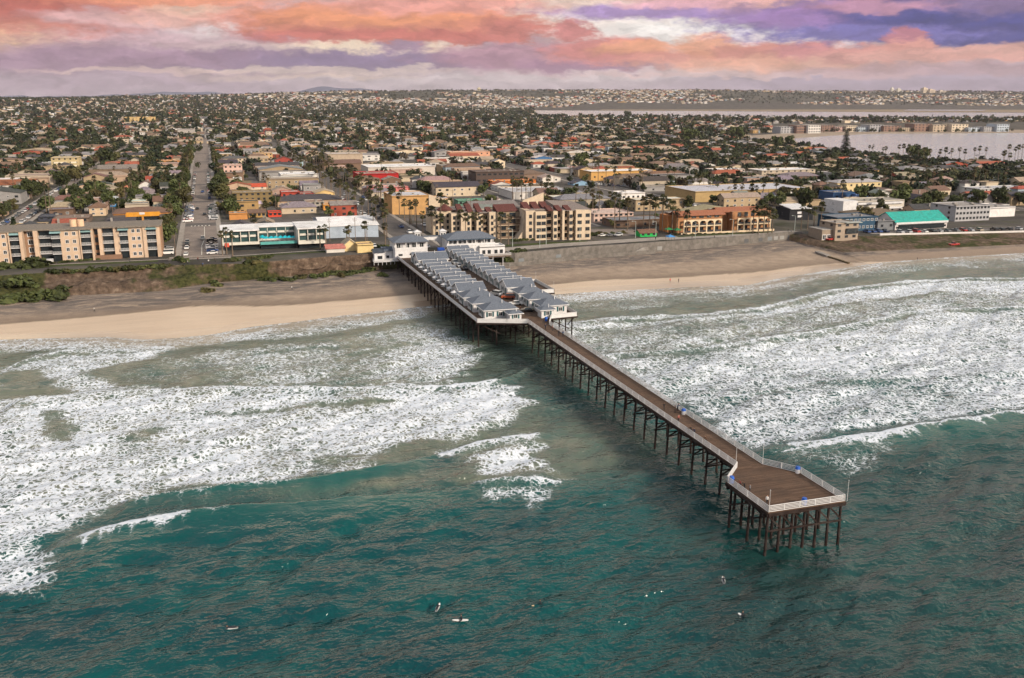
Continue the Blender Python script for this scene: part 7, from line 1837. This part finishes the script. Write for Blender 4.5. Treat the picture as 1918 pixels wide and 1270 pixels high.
for x,y in far_scatter(0,1325,2800,11000,0,0,0):
    mass_tree(x,y,R.uniform(3.5,7) if R.random()<.9 else R.uniform(8,12),26)
for x,y in far_scatter(0,2700,5700,13000,0,0,0): mass_tree(x,y,R.uniform(5,11),11)
for x,y in far_scatter(0,5600,9300,9500,0,0,0):
    if fbm(x/700,y/500,77,3)>.40 or R.random()<.7: mass_tree(x,y,R.uniform(6,12),8)
# the wooded near shore of the bay
for _ in range(900):
    u=R.uniform(1180,1960); v=R.uniform(300,345) if u>1500 else R.uniform(272,330); x,y=spot(u,v,3)
    if not bad(x,y): mass_tree(x,y,R.uniform(3.5,6.5),52)
for _ in range(60):
    u=R.uniform(1440,1960); x,y=spot(u,R.uniform(246,248.3),2); mass_tree(x,y,R.uniform(3,6),24)
for _ in range(300):
    u=R.uniform(1440,1960); v=R.uniform(222.5,231); x,y=spot(u,v,2); mass_tree(x,y,R.uniform(5,9),18)
# palms and small towers far off
def stuff_from(name,V,F,Cc,m): return kind(soup_mesh(name,np.concatenate([np.asarray(a).reshape(-1,3) for a in V]) if isinstance(V[0],np.ndarray) else np.array(V),np.concatenate(F) if isinstance(F[0],np.ndarray) else np.array(F),np.concatenate(Cc) if isinstance(Cc[0],np.ndarray) else np.array(Cc),m),'stuff')
stuff_from('distant_houses',SV,SF,SCo,mat('house_mass',src='col',rough=.9,var=.15,scale=.2))
stuff_from('distant_trees',TV,TF,TC,LEAFC)
for u,w,v,c,l in ((238,10,178,(.30,.22,.18),'brown block tower on the far left ridge'),(897,6,165,(.66,.58,.40),'pale slim tower alone on the middle ridge'),(1669,5,165,(.70,.66,.56),'left one of two pale twin towers on the far ridge'),(1681,7,166.5,(.70,.66,.56),'right one of two pale twin towers on the far ridge'),(1729,9,165,(.66,.56,.42),'taller tan tower of the cluster on the far right ridge'),(1741,12,168,(.60,.50,.38),'lower broad tan tower of the cluster on the far right ridge'),(1760,14,170,(.5,.44,.36),'wide low block beside the tan towers on the far right ridge')):
    D=8100; sd=D*(u-CX)/1807; x,y=D*SH+sd*CH,D*CH-sd*SH; z0=gz(x,y)-15; zt=CAM_H+(183-v)/1867*D; wd=w/1807*D/2
    t=thing('tower_block',l,'tower block',(x,y,z0),'tower blocks on the far ridge')
    part(MB().box(x-wd,y-wd,z0,x+wd,y+wd,zt),'wall',WALL,t,c); part(MB().box(x-wd*.4,y-wd*.4,zt,x+wd*.4,y+wd*.4,zt+6),'roof_block',WALL,t,tuple(k*.8 for k in c))
    for k in range(5): zz=z0+(zt-z0)*(.35+.12*k); part(MB().box(x-wd*.8,y-wd-.6,zz,x+wd*.8,y-wd-.02,zz+(zt-z0)*.04),'window_band',GLASS,t)
print('cars',NCAR[0])
name_pending()
# ------------------------------------------------------------------ air
def air():
    hz = MB().box(-6000, -1500, -6, 16000, 22000, 470).build('haze', None)
    hz.data.materials.clear()
    m, t = newmat('haze_air')
    v = t.n('ShaderNodeVolumePrincipled')
    v.inputs['Color'].default_value = (.84,.80,.88,1); v.inputs['Density'].default_value = 2.5e-5; v.inputs['Anisotropy'].default_value = .2
    o = t.n('ShaderNodeOutputMaterial'); t.l(v.outputs[0], o.inputs['Volume'])
    hz.data.materials.append(m); kind(hz, 'stuff')
air()
